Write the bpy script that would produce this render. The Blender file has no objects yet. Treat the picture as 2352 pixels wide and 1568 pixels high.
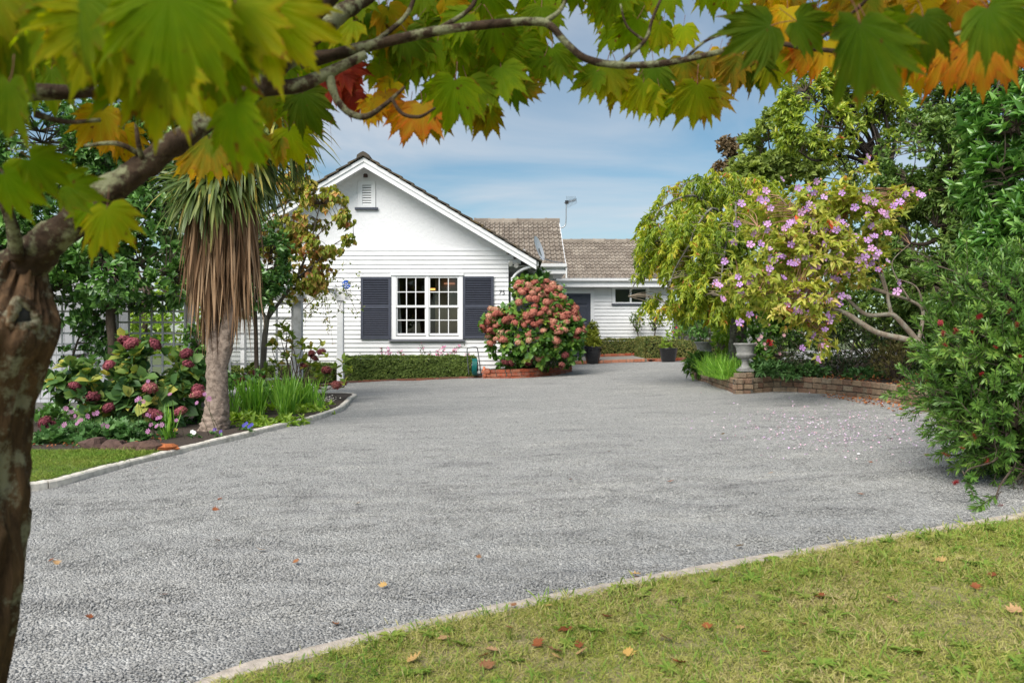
import bpy, math, random
import numpy as np
from mathutils import Vector, Matrix, noise
from math import radians, pi, sin, cos, atan2, sqrt

S = bpy.context.scene
COL = S.collection
RNG = np.random.default_rng(7)
random.seed(7)

# ------------------------------------------------------------------ camera, sky, sun, exposure
CZ = 1.15                      # lens height above the lawn
FPX = 1837.5                   # focal length in units of a 2352 px wide frame
cam = bpy.data.cameras.new('camera')
cam.sensor_width = 36.0
cam.lens = FPX / 2352 * 36.0
cam.clip_start = 0.05
cam.clip_end = 3000
cam.dof.use_dof = True
cam.dof.focus_distance = 15.0
cam.dof.aperture_fstop = 6.6
camo = bpy.data.objects.new('camera', cam)
camo.location = (0, 0, CZ)
camo.rotation_euler = (pi / 2, 0, 0)
COL.objects.link(camo)
S.camera = camo

SUN_EL, SUN_AZ = radians(46), radians(210)      # azimuth clockwise from +Y: behind the camera, to the left
world = bpy.data.worlds.new('World')
S.world = world
world.use_nodes = True
wn, wl = world.node_tree.nodes, world.node_tree.links
wn.clear()
wout = wn.new('ShaderNodeOutputWorld')
wbg = wn.new('ShaderNodeBackground'); wbg.inputs['Strength'].default_value = 0.070
sky = wn.new('ShaderNodeTexSky'); sky.sky_type = 'NISHITA'; sky.sun_disc = False
sky.sun_elevation = SUN_EL; sky.sun_rotation = SUN_AZ
sky.air_density = 1.0; sky.dust_density = 0.7; sky.ozone_density = 2.2
tc = wn.new('ShaderNodeTexCoord')
sep = wn.new('ShaderNodeSeparateXYZ'); wl.new(tc.outputs['Generated'], sep.inputs[0])
zadd = wn.new('ShaderNodeMath'); zadd.operation = 'ADD'; zadd.inputs[1].default_value = 0.16
zmax = wn.new('ShaderNodeMath'); zmax.operation = 'MAXIMUM'; zmax.inputs[1].default_value = 0.0
wl.new(sep.outputs['Z'], zmax.inputs[0]); wl.new(zmax.outputs[0], zadd.inputs[0])
dx_ = wn.new('ShaderNodeMath'); dx_.operation = 'DIVIDE'; wl.new(sep.outputs['X'], dx_.inputs[0]); wl.new(zadd.outputs[0], dx_.inputs[1])
dy_ = wn.new('ShaderNodeMath'); dy_.operation = 'DIVIDE'; wl.new(sep.outputs['Y'], dy_.inputs[0]); wl.new(zadd.outputs[0], dy_.inputs[1])
cmb = wn.new('ShaderNodeCombineXYZ'); wl.new(dx_.outputs[0], cmb.inputs[0]); wl.new(dy_.outputs[0], cmb.inputs[1])
wno = wn.new('ShaderNodeTexNoise'); wno.inputs['Scale'].default_value = 0.9; wno.inputs['Detail'].default_value = 7
wno.inputs['Roughness'].default_value = 0.52; wno.inputs['Distortion'].default_value = 0.7
wl.new(cmb.outputs[0], wno.inputs['Vector'])
wr = wn.new('ShaderNodeValToRGB')
wr.color_ramp.elements[0].position = 0.40; wr.color_ramp.elements[0].color = (0.0, 0.0, 0.0, 1)
wr.color_ramp.elements[1].position = 0.66; wr.color_ramp.elements[1].color = (0.75, 0.75, 0.75, 1)
wl.new(wno.outputs['Fac'], wr.inputs['Fac'])
wmix = wn.new('ShaderNodeMixRGB'); wmix.inputs['Color2'].default_value = (6.1, 6.15, 6.4, 1)
wl.new(wr.outputs['Color'], wmix.inputs['Fac']); wtint = wn.new('ShaderNodeMixRGB'); wtint.blend_type = 'MULTIPLY'; wtint.inputs['Fac'].default_value = 1; wtint.inputs['Color2'].default_value = (0.85, 0.985, 0.93, 1); wl.new(sky.outputs[0], wtint.inputs['Color1']); wl.new(wtint.outputs[0], wmix.inputs['Color1'])
wl.new(wmix.outputs[0], wbg.inputs['Color']); wl.new(wbg.outputs[0], wout.inputs['Surface'])

sun = bpy.data.lights.new('sun', 'SUN')
sun.energy = 3.0
sun.angle = radians(48)
sun.color = (1.0, 0.95, 0.88)
suno = bpy.data.objects.new('sun', sun)
sd = Vector((sin(SUN_AZ) * cos(SUN_EL), cos(SUN_AZ) * cos(SUN_EL), sin(SUN_EL)))
suno.rotation_euler = sd.to_track_quat('Z', 'Y').to_euler()
COL.objects.link(suno)

S.view_settings.view_transform = 'Standard'
S.view_settings.look = 'None'
S.view_settings.gamma = 1.0
S.view_settings.use_curve_mapping = False
S.view_settings.exposure = 0.84
S.render.engine = 'CYCLES'
S.cycles.use_denoising = True
S.cycles.max_bounces = 8
S.cycles.transparent_max_bounces = 8
S.cycles.diffuse_bounces = 4
S.cycles.use_adaptive_sampling = True
S.cycles.adaptive_threshold = 0.01

# ------------------------------------------------------------------ places
SX, SY = 0.036, 0.016          # the plot rises to the right and to the back
def G(x, y): return SX * x + SY * y
def W(px, py, d):              # a point seen at (px, py) of the 2352-wide frame, d metres away
    return np.array([(px - 1176) / FPX * d, d, CZ - (py - 784) / FPX * d])
def X(px, d): return (px - 1176) / FPX * d
def Z(py, d): return CZ - (py - 784) / FPX * d
def GP(px, py):                # the ground point seen there
    d = CZ / ((py - 784) / FPX + SY + SX * (px - 1176) / FPX)
    return np.array([X(px, d), d, 0.0])
def GZ(px, py):
    p = GP(px, py); p[2] = G(p[0], p[1]); return p

# ------------------------------------------------------------------ materials
def new_mat(name):
    m = bpy.data.materials.new(name); m.use_nodes = True
    nt = m.node_tree
    return m, nt.nodes, nt.links, nt.nodes['Principled BSDF']
def ramp(n, cols, interp='LINEAR'):
    r = n.new('ShaderNodeValToRGB'); r.color_ramp.interpolation = interp
    e = r.color_ramp.elements
    while len(e) > 1: e.remove(e[-1])
    for i, c in enumerate(cols):
        if len(c) == 2: p, c = c
        else: p = i / max(1, len(cols) - 1)
        if i == 0: e[0].position = p; el = e[0]
        else: el = e.new(p)
        el.color = (*c, 1)
    return r
def srgb(r, g, b):
    f = lambda v: (v / 255 / 12.92) if v <= 10 else ((v / 255 + 0.055) / 1.055) ** 2.4
    return (f(r), f(g), f(b))
def plain(name, col, rough=0.6, var=0.0, scale=8.0, bump=0.0, bscale=60.0, metal=0.0, spec=0.5, stain=None, stain_scale=3.0, stain_amt=0.3):
    m, n, l, b = new_mat(name)
    b.inputs['Roughness'].default_value = rough; b.inputs['Metallic'].default_value = metal
    b.inputs['Specular IOR Level'].default_value = spec
    tcn = n.new('ShaderNodeTexCoord')
    if var > 0:
        no = n.new('ShaderNodeTexNoise'); no.inputs['Scale'].default_value = scale; no.inputs['Detail'].default_value = 6
        l.new(tcn.outputs['Object'], no.inputs['Vector'])
        r = ramp(n, [(0.3, tuple(c * (1 - var) for c in col)), (0.7, tuple(min(1, c * (1 + var)) for c in col))])
        l.new(no.outputs['Fac'], r.inputs['Fac']); out = r.outputs['Color']
    else:
        rgb = n.new('ShaderNodeRGB'); rgb.outputs[0].default_value = (*col, 1); out = rgb.outputs[0]
    if stain:
        no2 = n.new('ShaderNodeTexNoise'); no2.inputs['Scale'].default_value = stain_scale; no2.inputs['Detail'].default_value = 8; no2.inputs['Roughness'].default_value = 0.65
        l.new(tcn.outputs['Object'], no2.inputs['Vector'])
        r2 = ramp(n, [(0.5, (0, 0, 0)), (0.68, (stain_amt,) * 3)]); l.new(no2.outputs['Fac'], r2.inputs['Fac'])
        mx = n.new('ShaderNodeMixRGB'); mx.inputs['Color2'].default_value = (*stain, 1)
        l.new(r2.outputs['Color'], mx.inputs['Fac']); l.new(out, mx.inputs['Color1']); out = mx.outputs[0]
    l.new(out, b.inputs['Base Color'])
    if bump > 0:
        nb = n.new('ShaderNodeTexNoise'); nb.inputs['Scale'].default_value = bscale; nb.inputs['Detail'].default_value = 5
        l.new(tcn.outputs['Object'], nb.inputs['Vector'])
        bp = n.new('ShaderNodeBump'); bp.inputs['Strength'].default_value = bump; bp.inputs['Distance'].default_value = 0.01
        l.new(nb.outputs['Fac'], bp.inputs['Height']); l.new(bp.outputs[0], b.inputs['Normal'])
    return m
LEAF_GAIN = 1.55
def leafmat(name, cols, trans=0.35, rough=0.45, spec=0.4, interp='LINEAR', noise_scale=1.2, nz=0.35):
    """colour by each leaf's own random number and a slow drift through the plant; thin leaves let light through"""
    m, n, l, b = new_mat(name)
    at = n.new('ShaderNodeAttribute'); at.attribute_name = 'rnd'
    tcn = n.new('ShaderNodeTexCoord')
    no = n.new('ShaderNodeTexNoise'); no.inputs['Scale'].default_value = noise_scale; no.inputs['Detail'].default_value = 2
    l.new(tcn.outputs['Object'], no.inputs['Vector'])
    ma = n.new('ShaderNodeMath'); ma.operation = 'MULTIPLY_ADD'; ma.inputs[1].default_value = nz * 2.2; ma.inputs[2].default_value = -nz * 1.1
    l.new(no.outputs['Fac'], ma.inputs[0])
    ad = n.new('ShaderNodeMath'); ad.operation = 'ADD'; ad.use_clamp = True
    l.new(at.outputs['Fac'], ad.inputs[0]); l.new(ma.outputs[0], ad.inputs[1])
    g_ = LEAF_GAIN; cols = [((c[0], tuple(min(.8, x * g_) for x in c[1])) if len(c) == 2 else tuple(min(.8, x * g_) for x in c)) for c in cols]
    r = ramp(n, cols, interp); l.new(ad.outputs[0], r.inputs['Fac'])
    l.new(r.outputs['Color'], b.inputs['Base Color'])
    b.inputs['Roughness'].default_value = rough; b.inputs['Specular IOR Level'].default_value = spec
    if trans > 0:
        tr = n.new('ShaderNodeBsdfTranslucent')
        hs = n.new('ShaderNodeHueSaturation'); hs.inputs['Saturation'].default_value = 1.1; hs.inputs['Value'].default_value = 1.25
        l.new(r.outputs['Color'], hs.inputs['Color']); l.new(hs.outputs[0], tr.inputs['Color'])
        mx = n.new('ShaderNodeMixShader'); mx.inputs['Fac'].default_value = trans
        l.new(b.outputs[0], mx.inputs[1]); l.new(tr.outputs[0], mx.inputs[2])
        l.new(mx.outputs[0], n['Material Output'].inputs['Surface'])
    return m
def objrand(name, cols, rough=0.8, bump=0.3, bscale=40, interp='LINEAR', var=0.25, vscale=14, spec=0.3, patch=None, patch_amt=0.0):
    """one colour per object, mottled"""
    m, n, l, b = new_mat(name)
    oi = n.new('ShaderNodeObjectInfo'); r = ramp(n, cols, interp); l.new(oi.outputs['Random'], r.inputs['Fac'])
    tcn = n.new('ShaderNodeTexCoord')
    geo = n.new('ShaderNodeNewGeometry')
    no = n.new('ShaderNodeTexNoise'); no.inputs['Scale'].default_value = vscale; no.inputs['Detail'].default_value = 7; no.inputs['Roughness'].default_value = 0.65
    l.new(geo.outputs['Position'], no.inputs['Vector'])
    hs = n.new('ShaderNodeHueSaturation')
    ma = n.new('ShaderNodeMath'); ma.operation = 'MULTIPLY_ADD'; ma.inputs[1].default_value = var * 4; ma.inputs[2].default_value = 1 - var * 2
    l.new(no.outputs['Fac'], ma.inputs[0]); l.new(ma.outputs[0], hs.inputs['Value']); l.new(r.outputs['Color'], hs.inputs['Color'])
    out = hs.outputs[0]
    if patch:
        n2 = n.new('ShaderNodeTexNoise'); n2.inputs['Scale'].default_value = vscale * 0.35; n2.inputs['Detail'].default_value = 8; n2.inputs['Roughness'].default_value = 0.7
        l.new(geo.outputs['Position'], n2.inputs['Vector'])
        r2 = ramp(n, [(0.5, (0, 0, 0)), (0.66, (patch_amt,) * 3)]); l.new(n2.outputs['Fac'], r2.inputs['Fac'])
        mx = n.new('ShaderNodeMixRGB'); mx.inputs['Color2'].default_value = (*patch, 1)
        l.new(r2.outputs['Color'], mx.inputs['Fac']); l.new(out, mx.inputs['Color1']); out = mx.outputs[0]
    l.new(out, b.inputs['Base Color'])
    b.inputs['Roughness'].default_value = rough; b.inputs['Specular IOR Level'].default_value = spec
    nb = n.new('ShaderNodeTexNoise'); nb.inputs['Scale'].default_value = bscale; nb.inputs['Detail'].default_value = 6
    l.new(geo.outputs['Position'], nb.inputs['Vector'])
    bp = n.new('ShaderNodeBump'); bp.inputs['Strength'].default_value = bump; bp.inputs['Distance'].default_value = 0.02
    l.new(nb.outputs['Fac'], bp.inputs['Height']); l.new(bp.outputs[0], b.inputs['Normal'])
    return m

# ------------------------------------------------------------------ objects
def tag(o, label=None, cat=None, group=None, kind=None):
    if label: o['label'] = label
    if cat: o['category'] = cat
    if group: o['group'] = group
    if kind: o['kind'] = kind
    return o
def mesh_data(name, v, f, mat=None, smooth=False, rnd=None, uv=None):
    me = bpy.data.meshes.new(name)
    v = np.asarray(v, dtype=np.float32).reshape(-1, 3)
    if isinstance(f, np.ndarray):
        k = f.shape[1]; nf = f.shape[0]
        me.vertices.add(len(v)); me.vertices.foreach_set('co', v.ravel())
        me.loops.add(nf * k); me.loops.foreach_set('vertex_index', f.astype(np.int32).ravel())
        me.polygons.add(nf)
        me.polygons.foreach_set('loop_start', np.arange(0, nf * k, k, dtype=np.int32))
        me.polygons.foreach_set('loop_total', np.full(nf, k, dtype=np.int32))
        me.update(calc_edges=True)
    else:
        me.from_pydata(v.tolist(), [], f)
        me.update()
    if rnd is not None:
        a = me.attributes.new('rnd', 'FLOAT', 'POINT'); a.data.foreach_set('value', np.asarray(rnd, dtype=np.float32))
    if smooth:
        me.polygons.foreach_set('use_smooth', np.ones(len(me.polygons), dtype=bool))
    if mat: me.materials.append(mat)
    return me
def put(name, me, parent=None, loc=None):
    o = bpy.data.objects.new(name, me); COL.objects.link(o)
    if parent: o.parent = parent
    if loc is not None: o.location = loc
    return o
def obj(name, v, f, mat, parent=None, smooth=False, rnd=None):
    return put(name, mesh_data(name, v, f, mat, smooth, rnd), parent)
def thing(name, label, cat, loc=(0, 0, 0), group=None, rz=0):
    o = bpy.data.objects.new(name, None); COL.objects.link(o)
    o.location = loc; o.rotation_euler = (0, 0, rz); o.empty_display_size = 0.1
    return tag(o, label, cat, group)
def struct(name, v, f, mat, label=None):
    o = obj(name, v, f, mat); o['kind'] = 'structure'
    if label: o['label'] = label
    return o
class MB:
    def __init__(s): s.v = []; s.f = []
    def add(s, v, f):
        o = len(s.v); s.v += [tuple(map(float, p)) for p in v]; s.f += [tuple(int(i) + o for i in q) for q in f]; return s
    def box(s, x0, x1, y0, y1, z0, z1):
        return s.add([(x0,y0,z0),(x1,y0,z0),(x1,y1,z0),(x0,y1,z0),(x0,y0,z1),(x1,y0,z1),(x1,y1,z1),(x0,y1,z1)],
                     [(0,3,2,1),(4,5,6,7),(0,1,5,4),(1,2,6,5),(2,3,7,6),(3,0,4,7)])
    def prism(s, poly, a0, a1, axis='y'):
        """poly of 2-d points pulled along an axis; for 'y' the points are (x, z), for 'x' they are (y, z), for 'z' (x, y)"""
        n = len(poly)
        def P(p, a): return (p[0], a, p[1]) if axis == 'y' else ((a, p[0], p[1]) if axis == 'x' else (p[0], p[1], a))
        v = [P(p, a0) for p in poly] + [P(p, a1) for p in poly]
        f = [tuple(range(n)), tuple(range(2 * n - 1, n - 1, -1))] + [(i, i + n, (i + 1) % n + n, (i + 1) % n) for i in range(n)]
        return s.add(v, f)
    def tube(s, pts, r, n=8, sub=1, cap=True):
        v, f = tube(pts, r, n, sub, cap); return s.add(v, f)
    def lathe(s, prof, n=24, c=(0, 0, 0)):
        v = []; f = []
        for (r, z) in prof:
            for i in range(n):
                a = 2 * pi * i / n; v.append((c[0] + r * cos(a), c[1] + r * sin(a), c[2] + z))
        for j in range(len(prof) - 1):
            for i in range(n):
                f.append((j * n + i, j * n + (i + 1) % n, (j + 1) * n + (i + 1) % n, (j + 1) * n + i))
        f.append(tuple(range(n - 1, -1, -1))); f.append(tuple(range((len(prof) - 1) * n, len(prof) * n)))
        return s.add(v, f)
    def build(s, name, mat, parent=None, smooth=False):
        return obj(name, s.v, s.f, mat, parent, smooth)
    def data(s, name, mat, smooth=False): return mesh_data(name, s.v, s.f, mat, smooth)
def catmull(P, R, sub):
    P = [np.asarray(p, float) for p in P]
    if sub <= 1 or len(P) < 3: return P, list(R)
    Q = [2 * P[0] - P[1]] + P + [2 * P[-1] - P[-2]]
    out = []; ro = []
    for i in range(1, len(Q) - 2):
        for k in range(sub):
            t = k / sub; a, b, c, d = Q[i - 1], Q[i], Q[i + 1], Q[i + 2]
            out.append(0.5 * (2 * b + (c - a) * t + (2 * a - 5 * b + 4 * c - d) * t * t + (3 * b - a - 3 * c + d) * t ** 3))
            ro.append(R[i - 1] * (1 - t) + R[i] * t)
    out.append(P[-1]); ro.append(R[-1])
    return out, ro
def tube(pts, rad, n=8, sub=1, cap=True, lump=0.0, lfreq=8.0):
    if np.isscalar(rad): rad = [rad] * len(pts)
    P, R = catmull(pts, rad, sub)
    P = np.array(P); T = np.gradient(P, axis=0); T /= np.linalg.norm(T, axis=1, keepdims=True) + 1e-9
    ref = np.array([0.0, 0.0, 1.0]) if abs(T[0][2]) < 0.9 else np.array([1.0, 0.0, 0.0])
    v = []; u = np.cross(T[0], ref); u /= np.linalg.norm(u)
    for i in range(len(P)):
        u = u - T[i] * np.dot(u, T[i]); u /= np.linalg.norm(u) + 1e-9; w = np.cross(T[i], u)
        for k in range(n):
            a = 2 * pi * k / n; q = u * cos(a) + w * sin(a); r = R[i]
            if lump: r *= 1 + lump * noise.fractal(Vector((P[i] + q * R[i]) * lfreq), 0.6, 2.0, 3)
            v.append(P[i] + q * r)
    f = [(i * n + k, i * n + (k + 1) % n, (i + 1) * n + (k + 1) % n, (i + 1) * n + k) for i in range(len(P) - 1) for k in range(n)]
    if cap: f += [tuple(range(n - 1, -1, -1)), tuple(range((len(P) - 1) * n, len(P) * n))]
    return v, f
def unit(a): return a / (np.linalg.norm(a, axis=-1, keepdims=True) + 1e-9)
def rdir(n): return unit(RNG.normal(size=(n, 3)))

# leaf outlines: (along, across, lift) and faces (triangles)
def leaf_template(kind):
    if kind == 'diamond':
        v = [(0,0,0),(.45,.5,.10),(.45,-.5,.10),(1,0,-.12),(.5,0,0)]
        f = [(0,4,1),(1,4,3),(0,2,4),(4,2,3)]
    elif kind == 'oval':
        v = [(0,0,0),(.28,.40,.10),(.28,-.40,.10),(.65,.42,.06),(.65,-.42,.06),(1,0,-.16),(.45,0,0)]
        f = [(0,6,1),(1,6,3),(3,6,5),(0,2,6),(2,4,6),(4,5,6)]
    elif kind == 'lance':
        v = [(0,0,0),(.35,.5,.12),(.35,-.5,.12),(.70,.33,-.02),(.70,-.33,-.02),(1,0,-.22),(.5,0,-.03)]
        f = [(0,6,1),(1,6,3),(3,6,5),(0,2,6),(2,4,6),(4,5,6)]
    elif kind == 'needle':
        v = [(0,.18,0),(0,-.18,0),(.55,.5,.02),(.55,-.5,.02),(1,0,-.05)]
        f = [(0,1,2),(1,3,2),(2,3,4)]
    elif kind == 'heart':   # cupped, folded
        v = [(0,0,0),(.10,.42,.20),(.10,-.42,.20),(.5,.5,.24),(.5,-.5,.24),(1.0,0,-.25),(.5,0,-.02)]
        f = [(0,6,1),(1,6,3),(3,6,5),(0,2,6),(2,4,6),(4,5,6)]
    elif kind == 'lobed':   # palmate, like a geranium or anemone leaf
        v = [(0,0,0)]; tips = 5
        for i in range(tips):
            a = radians(-110 + 220 * i / (tips - 1)); v.append((.45 + .5 * cos(a), .55 * sin(a), .05))
            if i < tips - 1:
                a2 = radians(-110 + 220 * (i + .5) / (tips - 1)); v.append((.42 + .26 * cos(a2), .30 * sin(a2), .0))
        f = [(0, i, i + 1) for i in range(1, len(v) - 1)]
    return np.array(v, float), np.array(f, int)
def leaves(pos, axis, nrm, L, Wd, kind='oval', curl=1.0):
    pos = np.asarray(pos, float); n = len(pos)
    axis = unit(np.asarray(axis, float)); nrm = np.asarray(nrm, float)
    side = unit(np.cross(axis, nrm)); nrm = np.cross(side, axis)
    tv, tf = leaf_template(kind)
    L = np.broadcast_to(np.asarray(L, float), (n,))[:, None, None]; Wd = np.broadcast_to(np.asarray(Wd, float), (n,))[:, None, None]
    v = pos[:, None, :] + axis[:, None, :] * (tv[None, :, 0:1] * L) + side[:, None, :] * (tv[None, :, 1:2] * Wd) + nrm[:, None, :] * (tv[None, :, 2:3] * L * curl)
    f = (tf[None] + (np.arange(n) * len(tv))[:, None, None]).reshape(-1, 3)
    return v.reshape(-1, 3), f, len(tv)
class Foliage:
    def __init__(s): s.v = []; s.f = []; s.r = []; s.o = 0
    def add(s, pos, axis, nrm, L, Wd, kind='oval', rnd=None, curl=1.0):
        v, f, k = leaves(pos, axis, nrm, L, Wd, kind, curl)
        n = len(pos); rnd = RNG.random(n) if rnd is None else np.broadcast_to(rnd, (n,))
        s.v.append(v); s.f.append(f + s.o); s.r.append(np.repeat(rnd, k)); s.o += len(v); return s
    def ribbons(s, pos, axis, L, Wd, seg=4, droop=1.0, rnd=None, face=None, point=True):
        pos = np.asarray(pos, float); n = len(pos); a = unit(np.asarray(axis, float))
        L = np.broadcast_to(L, (n,)).astype(float); Wd = np.broadcast_to(Wd, (n,)).astype(float); droop = np.broadcast_to(droop, (n,)).astype(float)
        side = unit(np.cross(a, np.array([0, 0, 1.0]) + RNG.normal(size=(n, 3)) * 0.05)) if face is None else unit(np.cross(a, face))
        if face is None:
            tw = RNG.normal(size=n) * 0.5
            side = unit(side * np.cos(tw)[:, None] + np.cross(a, side) * np.sin(tw)[:, None])
        P = [pos]; p = pos; d = a
        for k in range(seg):
            d = unit(d + np.array([0, 0, -1.0]) * (droop / seg)[:, None]); p = p + d * (L / seg)[:, None]; P.append(p)
        prof = [0.7 + 0.3 * sin(pi * k / seg) if k < seg or not point else 0.06 for k in range(seg + 1)]
        V = np.stack([np.stack([P[k] + side * (Wd * prof[k] / 2)[:, None], P[k] - side * (Wd * prof[k] / 2)[:, None]], 1) for k in range(seg + 1)], 1).reshape(n, -1, 3)
        fl = []
        for k in range(seg): b = 2 * k; fl += [(b, b + 1, b + 3), (b, b + 3, b + 2)]
        f = (np.array(fl)[None] + (np.arange(n) * V.shape[1])[:, None, None]).reshape(-1, 3)
        rnd = RNG.random(n) if rnd is None else np.broadcast_to(rnd, (n,))
        s.v.append(V.reshape(-1, 3)); s.f.append(f + s.o); s.r.append(np.repeat(rnd, V.shape[1])); s.o += V.shape[0] * V.shape[1]; return s
    def build(s, name, mat, parent=None, smooth=True, kind='stuff'):
        o = obj(name, np.concatenate(s.v), np.concatenate(s.f), mat, parent, smooth, np.concatenate(s.r))
        if kind: o['kind'] = kind
        return o
def blob(px, py, d, rx, ry, depth):
    c = W(px, py, d); return (c, np.array([rx * d / FPX, depth, ry * d / FPX]))
def crown_points(blobs, n, shell=0.55, gap=0.0, gscale=1.6, seed=0, deep=0.62):
    """clump centres spread through a union of ellipsoids, thinned where a slow noise is low so that gaps open"""
    vol = np.array([b[1].prod() ** (2 / 3) for b in blobs]); pr = vol / vol.sum()
    P = []; N = []
    tries = 0
    while sum(len(p) for p in P) < n and tries < 60:
        tries += 1
        k = RNG.choice(len(blobs), size=n, p=pr)
        u = rdir(n); r = shell + (1 - shell) * RNG.random(n) ** 0.6
        r *= 1 + RNG.normal(size=n) * 0.06
        c = np.array([blobs[i][0] for i in k]); s = np.array([blobs[i][1] for i in k])
        p = c + u * s * r[:, None]
        ok = np.ones(n, bool)
        for (bc, bs) in blobs:
            q = np.linalg.norm((p - bc) / bs, axis=1); ok &= ~(q < 0.93 * shell)
        if gap > 0:
            val = np.array([noise.noise(Vector(tuple(x * gscale + seed * 7.3))) for x in p]); ok &= val > (gap - 0.5)
        nn = unit(u / s)
        P.append(p[ok]); N.append(nn[ok])
    return np.concatenate(P)[:n], np.concatenate(N)[:n]
def rosettes(F, pts, nrm, per, L, Wd, kind='oval', up=0.35, spread=0.9, lj=0.25, jit=0.0, droop=0.0, tone=0.25, curl=1.0, fold=0.5):
    """a spray of leaves at each clump centre, pointing outwards"""
    n = len(pts); ax = unit(nrm + np.array([0, 0, up]) + RNG.normal(size=(n, 3)) * 0.25)
    pos = np.repeat(pts, per, 0); a = np.repeat(ax, per, 0); m = len(pos)
    t = unit(np.cross(a, rdir(m))); s = spread * (0.35 + 0.75 * RNG.random(m))[:, None]
    la = unit(a * np.cos(s) + t * np.sin(s) + np.array([0, 0, -droop]))
    ln = unit(a + np.array([0, 0, fold]) + RNG.normal(size=(m, 3)) * 0.25)
    LL = L * (1 + RNG.normal(size=m) * lj).clip(0.4, 1.7)
    if jit: pos = pos + RNG.normal(size=(m, 3)) * jit
    cl = np.repeat(RNG.random(n), per); rn = (cl * tone + RNG.random(m) * (1 - tone)).clip(0, 1)
    F.add(pos, la, ln, LL, LL * Wd / L, kind, rn, curl)
    return ax
def twigs(M, pts, anchors, r0=0.012, r1=0.004, sag=0.08, n=4, every=1, maxd=1.1):
    A = np.array(anchors)
    for p in pts[::every]:
        d = np.linalg.norm(A - p, axis=1) + np.maximum(0, A[:, 2] - p[2]) * 0.8
        q = A[np.argmin(d)]
        if not 0.02 < np.linalg.norm(q - p) < maxd: continue
        mid = (p + q) / 2 + RNG.normal(size=3) * 0.05 * np.linalg.norm(p - q) + np.array([0, 0, sag * np.linalg.norm(p - q)])
        v, f = tube([q, mid, p], [r0, (r0 + r1) / 2, r1], n, 3, False); M.add(v, f)
def sample_path(paths, k=10):
    out = []
    for P in paths:
        Q, _ = catmull(P, [0] * len(P), k); out += Q
    return out
def scatter(name, pts, rot, scl, idx, protos, kind='stuff'):
    """thousands of alike bits (stones, grass tufts) as instances on points"""
    me = bpy.data.meshes.new(name); me.vertices.add(len(pts)); me.vertices.foreach_set('co', np.asarray(pts, np.float32).ravel())
    a = me.attributes.new('rot', 'FLOAT_VECTOR', 'POINT'); a.data.foreach_set('vector', np.asarray(rot, np.float32).ravel())
    a = me.attributes.new('scl', 'FLOAT', 'POINT'); a.data.foreach_set('value', np.asarray(scl, np.float32))
    a = me.attributes.new('idx', 'INT', 'POINT'); a.data.foreach_set('value', np.asarray(idx, np.int32))
    o = put(name, me); o['kind'] = kind
    c = bpy.data.collections.new(name + '_pieces')
    for i, p in enumerate(protos):
        po = bpy.data.objects.new('%s_piece_%02d' % (name, i), p); c.objects.link(po)
    ng = bpy.data.node_groups.new(name + '_scatter', 'GeometryNodeTree')
    ng.interface.new_socket('Geometry', in_out='INPUT', socket_type='NodeSocketGeometry')
    ng.interface.new_socket('Geometry', in_out='OUTPUT', socket_type='NodeSocketGeometry')
    N, Lk = ng.nodes, ng.links
    gi = N.new('NodeGroupInput'); go = N.new('NodeGroupOutput'); ip = N.new('GeometryNodeInstanceOnPoints')
    ci = N.new('GeometryNodeCollectionInfo'); ci.inputs['Collection'].default_value = c
    ci.inputs['Separate Children'].default_value = True; ci.inputs['Reset Children'].default_value = True
    def na(nm, t):
        q = N.new('GeometryNodeInputNamedAttribute'); q.data_type = t; q.inputs['Name'].default_value = nm; return q.outputs['Attribute']
    er = N.new('FunctionNodeEulerToRotation'); Lk.new(na('rot', 'FLOAT_VECTOR'), er.inputs[0])
    Lk.new(gi.outputs[0], ip.inputs['Points']); Lk.new(ci.outputs[0], ip.inputs['Instance'])
    ip.inputs['Pick Instance'].default_value = True
    Lk.new(na('idx', 'INT'), ip.inputs['Instance Index']); Lk.new(er.outputs[0], ip.inputs['Rotation'])
    Lk.new(na('scl', 'FLOAT'), ip.inputs['Scale']); Lk.new(ip.outputs[0], go.inputs[0])
    md = o.modifiers.new('scatter', 'NODES'); md.node_group = ng
    return o
def text_mesh(name, txt, size, mat, depth=0.004):
    cu = bpy.data.curves.new(name, 'FONT'); cu.body = txt; cu.size = size; cu.align_x = 'CENTER'; cu.align_y = 'CENTER'; cu.extrude = depth
    to = bpy.data.objects.new(name, cu); COL.objects.link(to)
    bpy.context.view_layer.update()
    me = bpy.data.meshes.new_from_object(to.evaluated_get(bpy.context.evaluated_depsgraph_get()))
    bpy.data.objects.remove(to); bpy.data.curves.remove(cu)
    me.materials.clear(); me.materials.append(mat); return me
def poly_in(P, poly):
    """which of the points P (x, y) lie inside a polygon"""
    x, y = P[:, 0], P[:, 1]; ins = np.zeros(len(P), bool); n = len(poly)
    for i in range(n):
        x0, y0 = poly[i][:2]; x1, y1 = poly[(i + 1) % n][:2]
        c = ((y0 > y) != (y1 > y)) & (x < (x1 - x0) * (y - y0) / (y1 - y0 + 1e-12) + x0); ins ^= c
    return ins
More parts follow.
